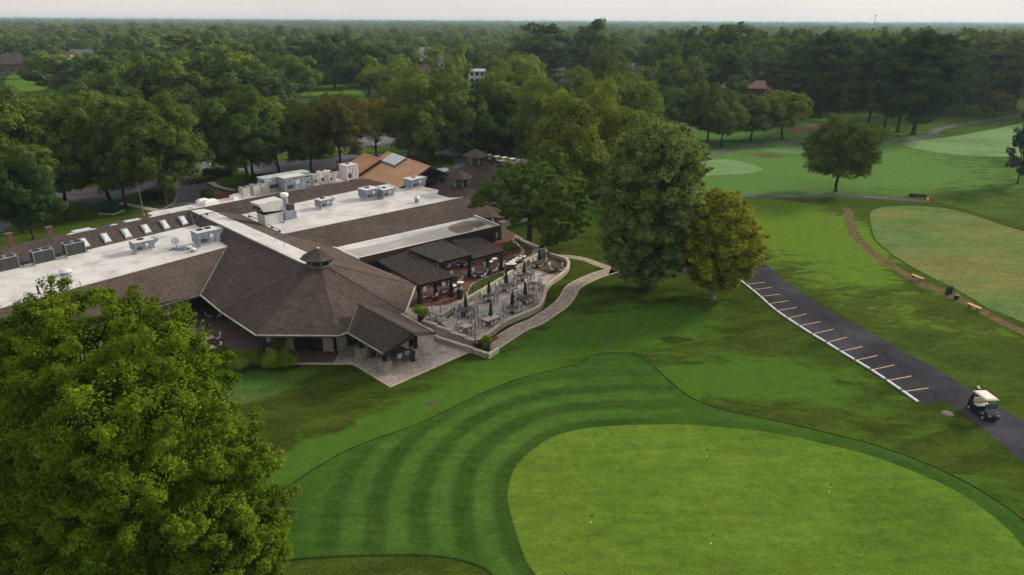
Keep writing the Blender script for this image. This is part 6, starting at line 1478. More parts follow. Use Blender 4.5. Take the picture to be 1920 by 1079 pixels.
FG = [(120, 590, 31, 62), (60, 640, 30, 75), (250, 605, 30.5, 60), (210, 650, 29, 62), (330, 640, 30, 62), (350, 700, 29, 62), (285, 690, 27.5, 75), (150, 690, 28, 85), (30, 740, 28, 80), (300, 780, 26, 85), (395, 770, 29, 62), (200, 790, 25, 95),
      (90, 820, 26, 95), (430, 830, 30, 62), (360, 860, 27, 80), (465, 880, 29, 60), (250, 900, 25, 95), (440, 940, 28, 72), (490, 960, 29, 55), (130, 930, 25, 100), (20, 900, 27, 95), (340, 980, 26, 85), (470, 1010, 28, 66), (220, 1020, 25, 95), (80, 1040, 26, 95),
      (400, 1060, 27, 80), (500, 1050, 29, 48), (300, 1100, 26, 90), (-60, 800, 29, 100), (-60, 960, 28, 100), (180, 850, 32, 110), (300, 850, 33, 110), (380, 920, 33, 90), (60, 720, 34, 100), (240, 760, 34, 80), (100, 1000, 32, 110), (300, 1020, 32, 110), (440, 1090, 30, 80), (150, 1130, 28, 110), (-20, 1120, 28, 110)]
near_tree('honey_locust', 'huge feathery green tree filling the lower left corner, its top right edge sunlit', fb, [lob(*q, fb) for q in FG], 900000, .12, 'lime2', .5, 5.5, seed=4, ns=34)
cb_ = W(1211, 540)
def egg(rows, cpx_base, Y0, base_, lr, nper=8, seed=3):
    """lobes wrapped round an outline given by rows: y pixel, centre x pixel, half width in pixels"""
    g = np.random.default_rng(seed); out = []
    for (py, cx, hw) in rows:
        q = Zat(cx, py, Y0); dep = Y0 * math.cos(TH) + (H - q.z) * math.sin(TH); r_ = hw / F * dep; l_ = lr / F * dep; m_ = max(3, int(nper * r_ / (2.2 * l_)) + 2)
        for k in range(m_):
            a = 6.283 * (k + g.random()) / m_; f = max(0, r_ - l_ * .75) * g.uniform(.86, 1.06); out.append((q.x - base_.x + math.cos(a) * f, q.y - base_.y + math.sin(a) * f, q.z + g.uniform(-.3, .3) * l_, l_ * g.uniform(.8, 1.2)))
        if r_ > l_ * 2: out.append((q.x - base_.x, q.y - base_.y, q.z, r_ * .5))
    return out
CTR = [(250, 1240, 36), (266, 1237, 66), (288, 1233, 88), (318, 1228, 99), (355, 1222, 104), (392, 1218, 105), (425, 1215, 100), (455, 1214, 96), (482, 1212, 84), (505, 1210, 60)]
near_tree('linden_tree', 'tall egg shaped green tree on the lawn between patio and cart road', cb_, egg(CTR, 0, cb_.y, cb_, 21, 7, 5), 360000, .20, 'grey2', .45, 2.6, seed=6, ns=9)
yb = W(1335, 560)
YTR = [(380, 1358, 32), (398, 1356, 54), (420, 1353, 68), (450, 1350, 78), (480, 1350, 78), (505, 1348, 66), (528, 1342, 42)]
near_tree('maple_tree', 'yellow orange turning maple next to the cart parking bays', yb, egg(YTR, 0, yb.y, yb, 17, 7, 9), 190000, .19, 'autumn', .3, 1.8, 'barkpale', seed=7, ns=9)
lb_ = W(993, 456)
LT = [(900, 378, 92, 22), (925, 360, 92, 26), (950, 385, 91, 26), (985, 350, 92, 32), (960, 335, 94, 26), (1010, 330, 94, 28), (1040, 365, 92, 32), (1000, 385, 90, 32), (1050, 400, 91, 32), (1020, 420, 90, 30), (1075, 380, 94, 28), (1085, 415, 93, 24), (1060, 440, 91, 22), (970, 405, 90, 20), (1070, 345, 96, 24), (1030, 450, 91, 16), (1000, 360, 97, 34), (1045, 300, 99, 20)]
near_tree('spreading_tree', 'wide light green tree with layered branches at the terrace corner over the dark roof', lb_, [lob(*q, lb_) for q in LT], 130000, .22, 'fresh', .42, 5.0, seed=8, ns=22)
# ------------------------------------------------------------------ hedges and shrubs
def clump(name, label, c, rx, ry, h, n, size, mat, rz=0, cat='shrub', group=None, seed=None):
    t = thing(name, label, cat, c, rz, group); g = np.random.default_rng(seed or int(abs(c[0] * 10)) + 3); m = max(6, int(rx * ry * 6)); C_, R_ = [], []
    for i in range(min(m, 60)):
        a = g.uniform(0, 6.28); f = math.sqrt(g.random()) * .78; C_.append((math.cos(a) * f * rx, math.sin(a) * f * ry, h * .5)); R_.append(h * .5)
    obj('foliage', leaf_mesh('foliage', C_, R_, n, size, G[mat], 5, .4, 1.2, (.8, 1.05), .95), t)
    mb = MB(); mb.lathe((0, 0, 0), [(min(rx, ry) * .5, 0), (min(rx, ry) * .3, h * .4)], 8); mb.build('stem', M['bark'], t)
    return t
for px_, py_, rx, ry, h, lb in [(407, 330, 3.8, 1.7, 1.5, 'flat topped dark hedge mound by the drive, left of the oak trunk'), (512, 340, 5.0, 1.6, 1.5, 'long dark hedge behind the long green air handler')]:
    clump('hedge', lb, W(px_, py_, .1), rx, ry, h, 14000, .16, 'hedge', R(12), 'hedge')
for px_, py_, r_, h, lb, m_ in [(276, 372, 1.2, 1.4, 'left of two clipped mushroom shrubs on the grass island', 'hedge'), (293, 374, 1.2, 1.4, 'right of two clipped mushroom shrubs on the grass island', 'hedge'), (301, 362, 2.6, 1.1, 'bright green low shrub on the grass island behind the trunk', 'fresh'), (130, 412, 2.6, 2.6, 'big round dark shrub behind the left rooflights', 'hedge'), (100, 398, 2.4, 2.4, 'dark shrub left of the big round one', 'hedge'),
                            (391, 372, .8, 1.7, 'small dark cypress cone near the white roof patch', 'hedge'), (885, 322, 1.2, 1.2, 'red shrub behind the lanterns', 'red'), (955, 468, .9, .9, 'light green shrub under the far pergola', 'fresh')]:
    clump('shrub', lb, W(px_, py_, .1 if px_ != 955 else TZ), r_, r_, h, 3500, .16, m_)
clump('ornamental_border', 'pale grassy border along the kerb of the drive', W(372, 341, .1), 1.4, 4.2, .8, 5000, .22, 'grey', R(-40), 'border')
# ornamental grasses
def grass_clump(label, px, r_, h, seed):
    p = W(*px); t = thing('ornamental_grass', label, 'ornamental grass', p, 0, 'ornamental grass clumps at the plaza edge'); g = np.random.default_rng(seed); n = 2600
    a = g.uniform(0, 6.28, n); f = g.random(n) ** .6; L_ = h * g.uniform(.7, 1.2, n); b0 = np.stack([np.cos(a) * .15, np.sin(a) * .15, np.zeros(n)], 1); dirs = np.stack([np.cos(a), np.sin(a), np.zeros(n)], 1); s_ = np.stack([-np.sin(a), np.cos(a), np.zeros(n)], 1) * .02
    pts = []
    for k, (o, z) in enumerate([(0, 0), (.35, .75), (.75, .95), (1.0, .62)]): pts.append(b0 + dirs * (f * r_ * o)[:, None] + np.array([0, 0, 1]) * (L_ * z * (1.25 - .45 * f))[:, None])
    V_ = np.concatenate([np.stack([q - s_ * w, q + s_ * w], 1).reshape(-1, 3) for q, w in zip(pts, (1, 1.2, 1, .3))]); F_ = []
    for k in range(3):
        i = np.arange(n) * 2 + k * 2 * n; F_ += list(zip(i, i + 1, i + 1 + 2 * n, i + 2 * n))
    me = bpy.data.meshes.new('blades'); me.from_pydata(V_.tolist(), [], [tuple(int(x) for x in f_) for f_ in F_]); me.materials.append(G['fresh']); obj('blades', me, t)
    mb = MB(); mb.lathe((0, 0, -.02), [(.2, 0), (.1, .15)], 8); mb.build('root', M['dirt'], t)
grass_clump('leftmost ornamental grass clump, partly behind the big tree', (420, 682), 1.1, 1.35, 1); grass_clump('second ornamental grass clump, in front and brightest', (450, 692), 1.15, 1.4, 2); grass_clump('third ornamental grass clump, set back', (482, 684), 1.05, 1.3, 3); grass_clump('fourth wide ornamental grass clump beside the plaza edge', (513, 689), 1.15, 1.4, 4)
grass_clump('rightmost broad ornamental grass clump at the plaza edge', (538, 687), 1.2, 1.35, 9)
def potted(label, px, z, r_, h, mat, seed=2, red=False):
    p = W(*px, z); t = thing('potted_plant', label, 'potted plant', p, 0, 'potted plants round the terraces'); mb = MB(); mb.lathe((0, 0, 0), [(.22, 0), (.34, .3), (.36, .62), (.33, .66), (.28, .6)], 16); mb.build('pot', M['planter'], t)
    g = np.random.default_rng(seed); C_ = [(g.uniform(-.7, .7) * r_, g.uniform(-.7, .7) * r_, .75 + h * .7 * g.random()) for _ in range(16)]
    obj('foliage', leaf_mesh('foliage', C_, [r_ * .32] * 16, 1500, .17, G[mat], seed, .6, own=[(0, 0, .6)] * 16, spray=.9), t)
potted('potted palm standing by the stone pier under the octagon eave', (526, 662), 0, .75, 1.1, 'fresh'); potted('big yellow green potted plant at the head of the terrace steps', z5o(357, 690), .6, .8, .9, 'lime', 3)
potted('yellow green potted shrub on the end wall by the footpath', z5o(850, 905), .3, .5, .5, 'lime', 4); potted('potted plant with bright leaves at the far umbrella', z5o(1262, 150), .6, .5, .8, 'lime', 5)
clump('flower_shrub', 'reddish low shrub beside the dark urn', W(*z5o(822, 870)), .8, .7, .7, 1500, .14, 'bronze')
p = W(*z5o(762, 870), .45); t = thing('urn', 'dark round urn with a thin neck on the low stair wall', 'urn', p); mb = MB(); mb.lathe((0, 0, 0), [(.16, 0), (.28, .12), (.3, .3), (.14, .45), (.07, .55)], 16); mb.build('body', M['planter'], t); mb = MB(); mb.lathe((0, 0, .5), [(.05, 0), (.045, .55), (.09, .6), (.02, .68)], 10); mb.build('neck', M['planter'], t)
# ------------------------------------------------------------------ golf carts
def proto_cart(simple=False):
    """faces +Y"""
    t = thing('golf_cart', 'x', 'golf cart')
    mb = MB(); mb.box((0, .0, .38), (1.14, 2.25, .16)); mb.box((0, -.62, .55), (1.12, .95, .28)); mb.box((0, -1.0, .72), (1.05, .36, .2)); mb.build('chassis', M['navy'], t)
    mb = MB(); mb.add([(-.56, .72, .35), (.56, .72, .35), (.5, 1.22, .32), (-.5, 1.22, .32), (-.54, .66, .95), (.54, .66, .95), (.46, 1.14, .66), (-.46, 1.14, .66)], [(0, 3, 2, 1), (4, 5, 6, 7), (0, 1, 5, 4), (1, 2, 6, 5), (2, 3, 7, 6), (3, 0, 4, 7)]); cw = mb.build('front_cowl', M['navy'], t); bv = cw.modifiers.new('b', 'BEVEL'); bv.width = .06; bv.segments = 2
    for sx in (-1, 1): mb = MB(); mb.box((sx * .34, 1.18, .56), (.18, .06, .1)); mb.build('headlight', M['rim'], t)
    mb = MB(); mb.box((0, 1.22, .36), (1.0, .08, .14)); mb.build('bumper', M['rubber'], t)
    mb = MB(); mb.box((0, -.28, .78), (1.06, .5, .14)); s = mb.build('seat', M['cream'], t); bv = s.modifiers.new('b', 'BEVEL'); bv.width = .04; bv.segments = 2
    mb = MB(); mb.box((0, -.58, 1.08), (1.06, .12, .42)); s = mb.build('seat_back', M['cream'], t); bv = s.modifiers.new('b', 'BEVEL'); bv.width = .04; bv.segments = 2
    mb = MB(); mb.add([(-.53, -.90, 1.74), (.53, -.90, 1.74), (.53, .60, 1.74), (-.53, .60, 1.74), (-.46, -.82, 1.80), (.46, -.82, 1.80), (.46, .52, 1.80), (-.46, .52, 1.80), (-.56, -.93, 1.69), (.56, -.93, 1.69), (.56, .64, 1.69), (-.56, .64, 1.69)], [(4, 5, 6, 7), (0, 1, 5, 4), (1, 2, 6, 5), (2, 3, 7, 6), (3, 0, 4, 7), (8, 9, 1, 0), (9, 10, 2, 1), (10, 11, 3, 2), (11, 8, 0, 3), (8, 11, 10, 9)]); mb.build('roof', M['cartroof'], t)
    for sx in (-1, 1):
        mb = MB(); mb.tube([(sx * .5, .74, .9), (sx * .5, .50, 1.70)], .02, 6); mb.build('post', M['frame'], t)
        mb = MB(); mb.tube([(sx * .5, -.78, .7), (sx * .5, -.80, 1.70)], .02, 6); mb.build('post', M['frame'], t)
    mb = MB(); mb.add([(-.5, .73, .94), (.5, .73, .94), (.5, .66, 1.38), (-.5, .66, 1.38)], [(0, 1, 2, 3)]); w_ = mb.build('windshield', M['windshield'], t); so_ = w_.modifiers.new('s', 'SOLIDIFY'); so_.thickness = .01
    for sx in (-1, 1):
        for y in (.82, -.83):
            mb = MB(); mb.tube([(sx * .43, y, .23), (sx * .6, y, .23)], .23, 18); wh = mb.build('wheel', M['rubber'], t); mb = MB(); mb.tube([(sx * .59, y, .23), (sx * .615, y, .23)], .13, 14); mb.build('rim', M['rim'], wh)
    mb = MB(); n = 16
    ring = [Vector((-.27 + .17 * math.cos(2 * math.pi * k / n), .42 + .17 * math.sin(2 * math.pi * k / n) * .45, 1.05 + .15 * math.sin(2 * math.pi * k / n))) for k in range(n + 1)]; mb.tube(ring, .018, 5, False); mb.tube([(-.27, .42, 1.05), (-.27, .66, .85)], .025, 6); mb.build('steering_wheel', M['rubber'], t)
    for sx in (-1, 1): mb = MB(); mb.tube([(sx * .27, -1.2, .5), (sx * .27, -1.12, 1.3)], [.14, .12], 10); mb.tube([(sx * .27, -1.12, 1.3), (sx * .22, -1.13, 1.5)], [.07, .03], 6); mb.build('golf_bag', M['navy'], t)
    mb = MB(); mb.bar((-.5, -1.12, 1.0), (.5, -1.12, 1.0), .04); mb.build('bag_rack', M['frame'], t)
    return t
cart0 = proto_cart()
ca = W(1830, 774, .1); cpos = Vector((38.62, 49.25, 0)) + (W(1817, 763) - W(1805.8, 755))
use(cart0, cpos, R(180 + 3), 'dark golf cart with cream roof driving on the cart road at the right', 'golf carts')
row = []
for k in range(7): row.append((940 + k * 12.6, 300 + k * 2.1, 'front'))
for k in range(9): row.append((900 + k * 14.5, 287.5 + k * 2.2, 'rear'))
for k in range(4): row.append((1012 + k * 9.5, 303 + k * 2.2, 'end'))
for x, y, r_ in row:
    p = W(x, y, 1.9); use(cart0, Vector((p.x, p.y, 0)), R(180 - 40) + random.uniform(-.08, .08), {'front': 'cream roofed golf cart parked in the front row under the oaks', 'rear': 'cream roofed golf cart parked in the rear row under the oaks', 'end': 'golf cart parked at the right end of the rows under the oaks'}[r_], f'golf carts parked in the {r_} row' if r_ != 'end' else 'golf carts parked at the end of the rows')
# ------------------------------------------------------------------ parked cars
def proto_car(colr):
    t = thing('parked_car', 'x', 'car'); body = m_plain('car paint', colr, .25, .2, .05, 2, .6)
    pr = [(-2.25, .35), (-2.2, .75), (-2.0, .92), (-1.2, .98), (-.55, 1.40), (.75, 1.42), (1.45, 1.0), (2.2, .9), (2.3, .6), (2.25, .35)]
    mb = MB(); n = len(pr); hw = [.86, .88, .86, .86, .66, .66, .84, .86, .86, .84]
    for s in (-1, 1): mb.v += [(s * hw[i], y, z) for i, (y, z) in enumerate(pr)]
    mb.f.append(tuple(range(n))); mb.f.append(tuple(range(2 * n - 1, n - 1, -1))); mb.f += [(i, n + i, n + (i + 1) % n, (i + 1) % n) for i in range(n)]
    b_ = mb.build('body', body, t)
    for (a, c, nm) in ((3, 4, 'windscreen'), (5, 6, 'rear_window')):
        (y0, z0), (y1, z1) = pr[a], pr[c]; up = .012 * (1 if a == 3 else 1); mb = MB(); mb.slab([(-hw[a] * .88, y0 * .98 + y1 * .02, z0 + .05), (hw[a] * .88, y0 * .98 + y1 * .02, z0 + .05), (hw[c] * .9, y1, z1 + .012), (-hw[c] * .9, y1, z1 + .012)], .03); mb.build(nm, M['glass'], t)
    for s in (-1, 1):
        mb = MB(); mb.add([(s * .80, -1.0, 1.02), (s * .83, 1.3, 1.02), (s * .70, .72, 1.36), (s * .70, -.5, 1.36)], [(0, 1, 2, 3) if s > 0 else (3, 2, 1, 0)]); w_ = mb.build('side_window', M['glass'], t); q = w_.modifiers.new('s', 'SOLIDIFY'); q.thickness = .03
        for y in (-1.4, 1.4): mb = MB(); mb.tube([(s * .72, y, .33), (s * .9, y, .33)], .33, 18); wh = mb.build('wheel', M['rubber'], t); mb = MB(); mb.tube([(s * .89, y, .33), (s * .915, y, .33)], .2, 12); mb.build('rim', M['rim'], wh)
        mb = MB(); mb.box((s * .6, -2.22, .68), (.35, .08, .14)); mb.build('headlight', M['rim'], t)
    return t
for (x, y, col, lb) in [(744, 271, (.45, .50, .55), 'pale car with blue windscreen parked in the middle of the back lot'), (791, 271, (.10, .22, .40), 'blue car parked right of the pale one in the back lot'), (706, 275, (.40, .42, .44), 'grey car half hidden behind a trunk in the back lot'), (897, 266, (.65, .66, .68), 'white car glimpsed under the oaks left of the cart rows'), (445, 278, (.5, .52, .55), 'silver car seen beneath the oak crowns on the left'), (545, 275, (.62, .64, .66), 'white car seen beneath the oaks right of the silver one'), (585, 278, (.35, .38, .42), 'grey car seen beneath the oaks beside the white one')]:
    t = proto_car(col); t.location = W(x, y, .02); t.rotation_euler = (0, 0, R(8)); t['label'] = lb; t['group'] = 'cars parked behind the clubhouse'
p = W(930, 372, .8); 
# ------------------------------------------------------------------ people
def person(label, p, rz, pose, shirt, legs, cap=None, short=True):
    """joints in metres; facing +Y"""
    t = thing('person', label, 'person', p, rz)
    J = {'pel': (0, 0, .95), 'wai': (0, 0, 1.12), 'che': (0, .01, 1.35), 'nec': (0, .01, 1.50), 'hea': (0, .03, 1.60), 'top': (0, .03, 1.72)}
    J.update(pose); rad = {'pel': .15, 'wai': .13, 'che': .155, 'nec': .06, 'hea': .092, 'top': .07}
    E_ = [('pel', 'wai'), ('wai', 'che'), ('che', 'nec'), ('nec', 'hea'), ('hea', 'top')]
    for s, k in ((-1, 'L'), (1, 'R')):
        J.setdefault('sh' + k, (s * .19, 0, 1.42)); J.setdefault('el' + k, (s * .25, .02, 1.14)); J.setdefault('wr' + k, (s * .24, .12, .92)); J.setdefault('pa' + k, (s * .235, .15, .85))
        J.setdefault('hi' + k, (s * .10, 0, .90)); J.setdefault('kn' + k, (s * .12, .03, .50)); J.setdefault('an' + k, (s * .12, -.02, .09)); J.setdefault('to' + k, (s * .14, .17, .04))
        E_ += [('che', 'sh' + k), ('sh' + k, 'el' + k), ('el' + k, 'wr' + k), ('wr' + k, 'pa' + k), ('pel', 'hi' + k), ('hi' + k, 'kn' + k), ('kn' + k, 'an' + k), ('an' + k, 'to' + k)]
        rad.update({'sh' + k: .075, 'el' + k: .045, 'wr' + k: .03, 'pa' + k: .035, 'hi' + k: .10, 'kn' + k: .06, 'an' + k: .042, 'to' + k: .035})
        pa = Vector(J['pa' + k]); wr = Vector(J['wr' + k]); d = (pa - wr).normalized(); sd_ = Vector((0, 1, 0)) if abs(d.y) < .8 else Vector((1, 0, 0)); inn = Vector((-s, 0, 0))
        for fi, ln in enumerate((.065, .078, .082, .074, .058)):
            if fi == 0: a = pa + sd_ * .03 - d * .03; b_ = a + sd_ * .03 + d * .03; c = b_ + d * .028
            else: a = pa + sd_ * (.026 - .017 * (fi - 1)) + d * .015; b_ = a + d * ln * .6; c = b_ + d * ln * .35 + inn * .02
            for nm, v_, pr_ in ((f'f{k}{fi}a', a, 'pa' + k), (f'f{k}{fi}b', b_, f'f{k}{fi}a'), (f'f{k}{fi}c', c, f'f{k}{fi}b')): J[nm] = tuple(v_); E_.append((pr_, nm)); rad[nm] = .009
    names = list(J); me = bpy.data.meshes.new('body'); me.from_pydata([J[n] for n in names], [(names.index(a), names.index(b_)) for a, b_ in E_], [])
    o = obj('body', me, t); me.materials.append(M['skin']); sk = o.modifiers.new('skin', 'SKIN'); sk.use_smooth_shade = True
    if not me.skin_vertices: bpy.context.view_layer.objects.active = o
    if len(me.skin_vertices):
        for i, n in enumerate(names): me.skin_vertices[0].data[i].radius = (rad[n], rad[n] * (.72 if n in ('pel', 'wai', 'che') else 1)); me.skin_vertices[0].data[i].use_root = (n == 'pel')
    sb = o.modifiers.new('sub', 'SUBSURF'); sb.levels = 1; sb.render_levels = 1
    def garment(name, chain, rr_, mat):
        mb = MB()
        for c_, r2 in zip(chain, rr_): mb.tube([Vector(J[x]) if isinstance(x, str) else Vector(x) for x in c_], r2, 12)
        return mb.build(name, mat, t, smooth=True)
    garment('shirt', [[(0, 0, .93), 'wai', 'che', (0, .01, 1.47)], ['shL', 'elL'], ['shR', 'elR'], ['shL', (0, 0, 1.43), 'shR']], [[.175, .165, .185, .09], [.09, .065], [.09, .065], [.09, .11, .09]], shirt)
    if short: garment('shorts', [[(0, 0, 1.0), 'pel'], ['hiL', (J['knL'][0], J['knL'][1], J['knL'][2] + .06)], ['hiR', (J['knR'][0], J['knR'][1], J['knR'][2] + .06)]], [[.165, .17], [.115, .09], [.115, .09]], legs)
    else: garment('trousers', [[(0, 0, 1.0), 'pel'], ['hiL', 'knL', 'anL'], ['hiR', 'knR', 'anR']], [[.165, .17], [.115, .085, .065], [.115, .085, .065]], legs)
    garment('shoe', [['anL', 'toL']], [[.055, .045]], M['white']); garment('shoe', [['anR', 'toR']], [[.055, .045]], M['white'])
    hx, hy, hz_ = J['hea']
    mb = MB(); mb.lathe((hx, hy - .012, hz_ + .0), [(.088, .0), (.108, .03), (.108, .08), (.07, .135), (.02, .15)], 14, 0, .92, 1.08); mb.build('hair' if cap is None else 'cap', M['hair'] if cap is None else cap, t, smooth=True)
    if cap is not None: mb = MB(); mb.box((hx, hy + .14, hz_ + .04), (.15, .12, .015)); mb.build('cap_brim', cap, t)
    mb = MB(); mb.box((hx, hy + .098, hz_ - .03), (.022, .03, .04), 0, .6); mb.build('nose', M['skin'], t)
    for s in (-1, 1): mb = MB(); mb.lathe((hx + s * .032, hy + .088, hz_ - .005), [(.006, 0), (.011, .005), (.006, .012)], 6); mb.build('eye', M['hair'], t); mb = MB(); mb.box((hx + s * .094, hy, hz_ - .02), (.018, .035, .055)); mb.build('ear', M['skin'], t)
    mb = MB(); mb.box((hx, hy + .09, hz_ - .065), (.045, .015, .01)); mb.build('mouth', M['brickwall'], t)
    return t
person('person in navy shirt and white cap standing behind the moving golf cart', cpos + Vector((.30, 1.62, 0)), R(184), {'elL': (-.26, .08, 1.16), 'wrL': (-.2, .3, 1.15), 'paL': (-.18, .37, 1.15), 'elR': (.26, .08, 1.16), 'wrR': (.2, .3, 1.15), 'paR': (.18, .37, 1.15), 'knL': (-.12, .12, .5), 'toL': (-.14, .22, .05)}, M['shirt'], M['khaki'], M['white'], False)
person('person in dark clothes and shorts standing under the pavilion roof', W(773, 662, .02), R(30), {'knR': (.13, .1, .5), 'toR': (.15, .2, .04)}, M['short'], M['short'])
# ------------------------------------------------------------------ practice holes, benches, small things on the grass
def pin(px, lb):
    p = W(*px); t = thing('practice_pin', lb, 'pin', p, R(random.uniform(-10, 10)), 'short pins on the putting green')
    mb = MB(); mb.lathe((0, 0, -.001), [(.045, 0), (.045, .006), (.035, .008)], 16); mb.build('cup', M['white'], t)
    mb = MB(); mb.tube([(0, 0, 0), (0, 0, .18)], .008, 6); mb.tube([(0, 0, .3), (0, 0, .42)], .008, 6); mb.build('rod_white', M['white'], t); mb = MB(); mb.tube([(0, 0, .18), (0, 0, .3)], .008, 6); mb.build('rod_dark', M['frame'], t)
    mb = MB(); mb.add([(0, 0, .62), (.01, 0, .46), (.08, .02, .52), (.11, .03, .68), (.05, .02, .60)], [(0, 1, 2, 4), (4, 2, 3)]); f = mb.build('marker_flag', M['frame'], t); q = f.modifiers.new('s', 'SOLIDIFY'); q.thickness = .02
    mb = MB(); mb.tube([(0, 0, .42), (.01, 0, .62)], .014, 6); mb.build('rod_top', M['frame'], t)
for px, lb in [((1325, 856), 'practice pin nearest the top edge of the putting green'), ((1555, 922), 'practice pin on the right side of the putting green'), ((1108, 980), 'practice pin on the left side of the putting green'), ((1333, 1019), 'practice pin lowest in the photo on the putting green')]: pin(px, lb)
def bench(px0, px1, lb):
    a, b_ = W(*px0, .46), W(*px1, .46); c = (a + b_) / 2; L_ = (b_ - a).length; an = math.atan2((b_ - a).y, (b_ - a).x); t = thing('bench', lb, 'bench', Vector((c.x, c.y, 0)), an, 'benches along the practice tee')
    for y in (-.12, .12): mb = MB(); mb.box((0, y, .46), (L_, .21, .06)); mb.build('board', M['bench'], t)
    for x in (-1, 1):
        for y in (-1, 1): mb = MB(); mb.bar((x * (L_ / 2 - .3), y * .08, .43), (x * (L_ / 2 - .3), y * .2, 0), .07); mb.build('leg', M['frame'], t)
        mb = MB(); mb.box((x * (L_ / 2 - .3), 0, .4), (.08, .4, .06)); mb.build('cross_bar', M['frame'], t)
bench((1710, 514.5), (1731, 523), 'wooden bench on the worn strip farther up the tee, near the soil bed'); bench((1815, 568.5), (1839, 579), 'wooden bench nearer the camera, right of the ball baskets')
for x, y, lb in ((1775, 552, 'left one of two dark club stands by the soil bed'), (1782, 552, 'right one of two dark club stands by the soil bed')):
    p = W(x, y); t = thing('club_stand', lb, 'stand', p, R(30), 'club stands by the tee'); mb = MB(); mb.box((0, 0, .45), (.3, .28, .8), 0, .85); mb.build('box', M['utilgreen'], t); mb = MB(); mb.tube([(0, 0, .85), (0, 0, 1.05)], .1, 10); mb.build('lid', M['frame'], t); mb = MB(); mb.bar((-.2, 0, .02), (.2, 0, .02), .3, .04); mb.build('foot', M['frame'], t)
p = W(1793, 561); t = thing('ball_basket', 'dark round ball basket on the ground beside the club stands', 'basket', p); mb = MB(); mb.lathe((0, 0, 0), [(.22, 0), (.3, .45), (.28, .47)], 14); mb.build('basket', M['frame'], t); mb = MB(); mb.tube([(-.28, 0, .45), (0, 0, .75), (.28, 0, .45)], .02, 6); mb.build('handle', M['rim'], t)
p = W(1738.5, 378); t = thing('traffic_cone', 'orange traffic cone with white band at the end of the far path', 'cone', p); mb = MB(); mb.box((0, 0, .03), (.6, .6, .06)); mb.lathe((0, 0, .05), [(.24, 0), (.17, .32)], 16); mb.lathe((0, 0, .60), [(.11, 0), (.05, .3)], 16); mb.build('body', M['orange'], t); mb = MB(); mb.lathe((0, 0, .37), [(.171, 0), (.111, .23)], 16); mb.build('band', M['white'], t)
p = W(1719, 369); t = thing('gang_mower', 'black low mowing unit lying beside the cone on the far path', 'mower', p, R(-12)); 
for k in range(4): mb = MB(); mb.tube([(-1.7 + k * .95, -.35 + .2 * (k % 2), .4), (-.95 + k * .95, -.35 + .2 * (k % 2), .4)], .34, 12); mb.build('reel', M['black'], t)
mb = MB(); mb.bar((-1.8, .1, .7), (2.2, .1, .6), .12); mb.build('frame', M['frame'], t); mb = MB(); mb.bar((0, .1, .6), (0, 1.0, .5), .1); mb.build('tow_bar', M['frame'], t); t.scale = (.8, .8, .8)
for (x, y, r_, lb) in [(1138, 641, .42, 'iron lid in the lawn below the footpath bend'), (1777, 775.5, .40, 'round iron lid in the grass beside the golf cart'), (808, 757, .3, 'small lid in the worn grass above the collar ridge')]:
    p = W(x, y); t = thing('manhole_cover', lb, 'cover', p, 0, 'lids in the lawn'); mb = MB(); mb.lathe((0, 0, -.02), [(r_ * 1.15, 0), (r_ * 1.15, .03), (r_, .035)], 20); mb.build('ring', M['brownroof'], t); mb = MB(); mb.lathe((0, 0, .01), [(r_ * .9, 0), (r_ * .9, .025), (r_ * .8, .03)], 20); mb.build('lid', M['darkgrey'], t)
for (x, y, rx, ry, m_) in [(1077, 600, .7, .55, 'dirt'), (1264, 637, 1.6, .8, 'lip'), (1368, 634, .7, .5, 'lip')]:
    c = W(x, y); sheet('worn_patch', [(c.x + rx * (1 + .25 * math.sin(3 * a + x)) * math.cos(a), c.y + ry * (1 + .2 * math.cos(4 * a)) * math.sin(a)) for a in np.linspace(0, 6.1, 18)], -.008, M[m_])
# ------------------------------------------------------------------ service yard things
p = W(209, 399, .1); t = thing('utility_cabinet', 'dark green metal utility cabinet on a concrete pad in the left lawn', 'cabinet', p, R(-8)); mb = MB(); mb.box((0, 0, .06), (3.0, 2.6, .12)); mb.build('pad', M['concrete'], t)
mb = MB(); mb.box((0, 0, .92), (2.1, 1.8, 1.6)); mb.build('body', M['utilgreen'], t); mb = MB(); mb.box((0, 0, 1.76), (2.2, 1.9, .1)); mb.build('lid', M['utilgreen'], t)
for s in (-1, 1): mb = MB(); mb.box((s * .52, -.92, .9), (.98, .03, 1.4)); mb.build('door', M['utilgreen'], t)
def pole(px, h, lb, arm=True, r_=.07):
    p = W(*px, .1); t = thing('light_pole', lb, 'light pole', p, R(20)); mb = MB(); mb.tube([(0, 0, 0), (0, 0, h)], [r_, r_ * .7], 8); mb.build('pole', M['metal'], t)
    mb = MB(); mb.lathe((0, 0, 0), [(r_ * 2.4, 0), (r_ * 2.2, .25)], 10); mb.build('footing', M['concrete'], t)
    if arm: mb = MB(); mb.bar((-.7, 0, h), (.7, 0, h), .06); mb.build('arm', M['metal'], t)
    for s in ((-1, 1) if arm else (0,)): mb = MB(); mb.box((s * .7, 0, h - .03), (.7, .35, .12)); mb.build('lamp_head', M['darkgrey'], t)
pole((270, 404), 5.4, 'slim double headed light pole right of the utility cabinet'); pole((807, 283), 6.0, 'light pole beside the cars in the back lot', False)
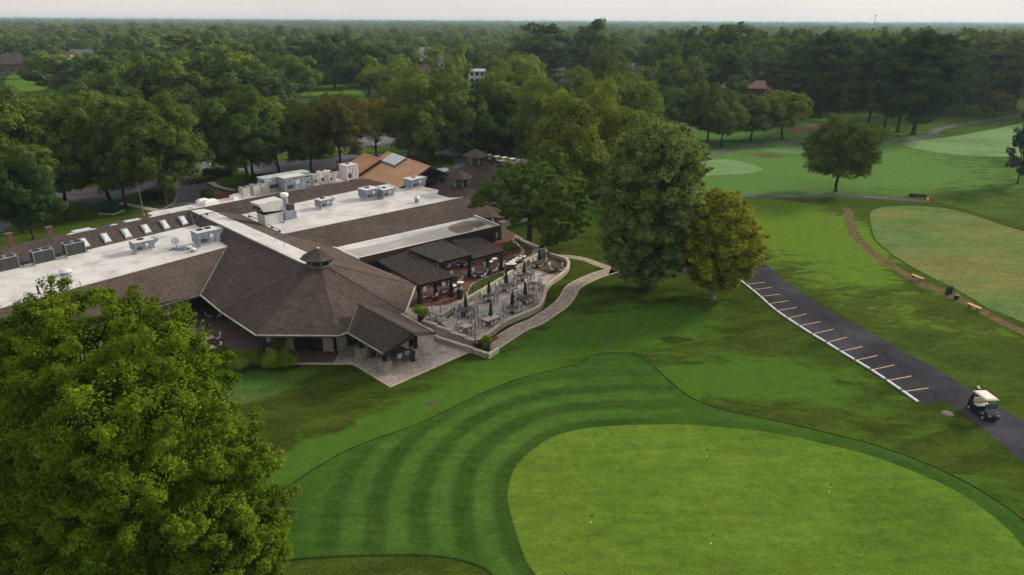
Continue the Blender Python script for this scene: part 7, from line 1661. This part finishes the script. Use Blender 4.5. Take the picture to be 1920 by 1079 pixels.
for (x, y, lb) in [(675, 287, 'leftmost bollard lamp on the strip behind the copper roof'), (758, 281, 'middle bollard lamp on the strip behind the copper roof'), (735, 282, 'bollard lamp between the two parked cars'), (632, 316, 'bollard lamp beside the bronze oak trunk')]:
    p = W(x, y, .1); t = thing('bollard_lamp', lb, 'bollard lamp', p, 0, 'bollard lamps behind the copper roof'); mb = MB(); mb.tube([(0, 0, 0), (0, 0, 1.3)], .08, 8); mb.build('post', M['frame'], t); mb = MB(); mb.lathe((0, 0, 1.3), [(.16, 0), (.18, .3), (.05, .42)], 10); mb.build('lamp', M['darkgrey'], t)
p = W(738, 0) if False else None
p = W(*z5o(648, 520), TZ); t = thing('trash_bin', 'dark tall bin on the upper terrace beside the railing', 'bin', p, R(41)); mb = MB(); mb.box((0, 0, .5), (.45, .45, 1.0)); mb.build('body', M['black'], t); mb = MB(); mb.box((0, 0, 1.03), (.5, .5, .06)); mb.build('lid', M['wood'], t)
p = W(776, 671); t = thing('menu_board', 'black board leaning at the pavilion stone column', 'board', W(779, 676, .02), R(50)); mb = MB(); mb.box((0, 0, .5), (.7, .06, .95)); mb.build('board', M['black'], t); mb = MB(); mb.box((0, .05, .05), (.6, .3, .06)); mb.build('foot', M['frame'], t)
# stacked dark grills under the bar tables
for (x, y, lb) in [(1035, 345, 'dark cabinet below the stored bar tables, nearest the umbrella'), (1085, 300, 'dark cabinet below the stored bar tables, second from the umbrella')]:
    p = W(*z5o(x, y), .09); t = thing('serving_cabinet', lb, 'cabinet', p, R(41)); mb = MB(); mb.box((0, 0, .5), (1.1, .6, .9)); mb.build('body', M['black'], t); mb = MB(); mb.box((0, 0, .97), (1.2, .7, .05)); mb.build('top', M['wood'], t)
    for s in (-1, 1): mb = MB(); mb.box((s * .27, -.31, .5), (.5, .02, .8)); mb.build('door', M['frame'], t)
# the white boulders and kerb by the bend under the two lawn trees
for k, (x, y) in enumerate([(1246, 507), (1256, 497), (1268, 487), (1280, 480), (1292, 474), (1238, 516)]):
    p = W(x, y); t = MB(); g2 = random.Random(k); t.lathe((0, 0, 0), [(.3, 0), (.36, .12), (.28, .26), (.1, .33)], 8, k, 1.5, .8); o = t.build('boulder', M['white'], None, smooth=True); o.location = p; o.rotation_euler = (0, 0, R(40 + k * 7)); tag(o, f'{ords[k]} white painted boulder along the path bend under the lawn trees, counted downwards' if False else 'white painted boulder in the row along the path bend under the lawn trees', 'boulder', 'white boulders along the path bend')
print('objects', len(bpy.data.objects))
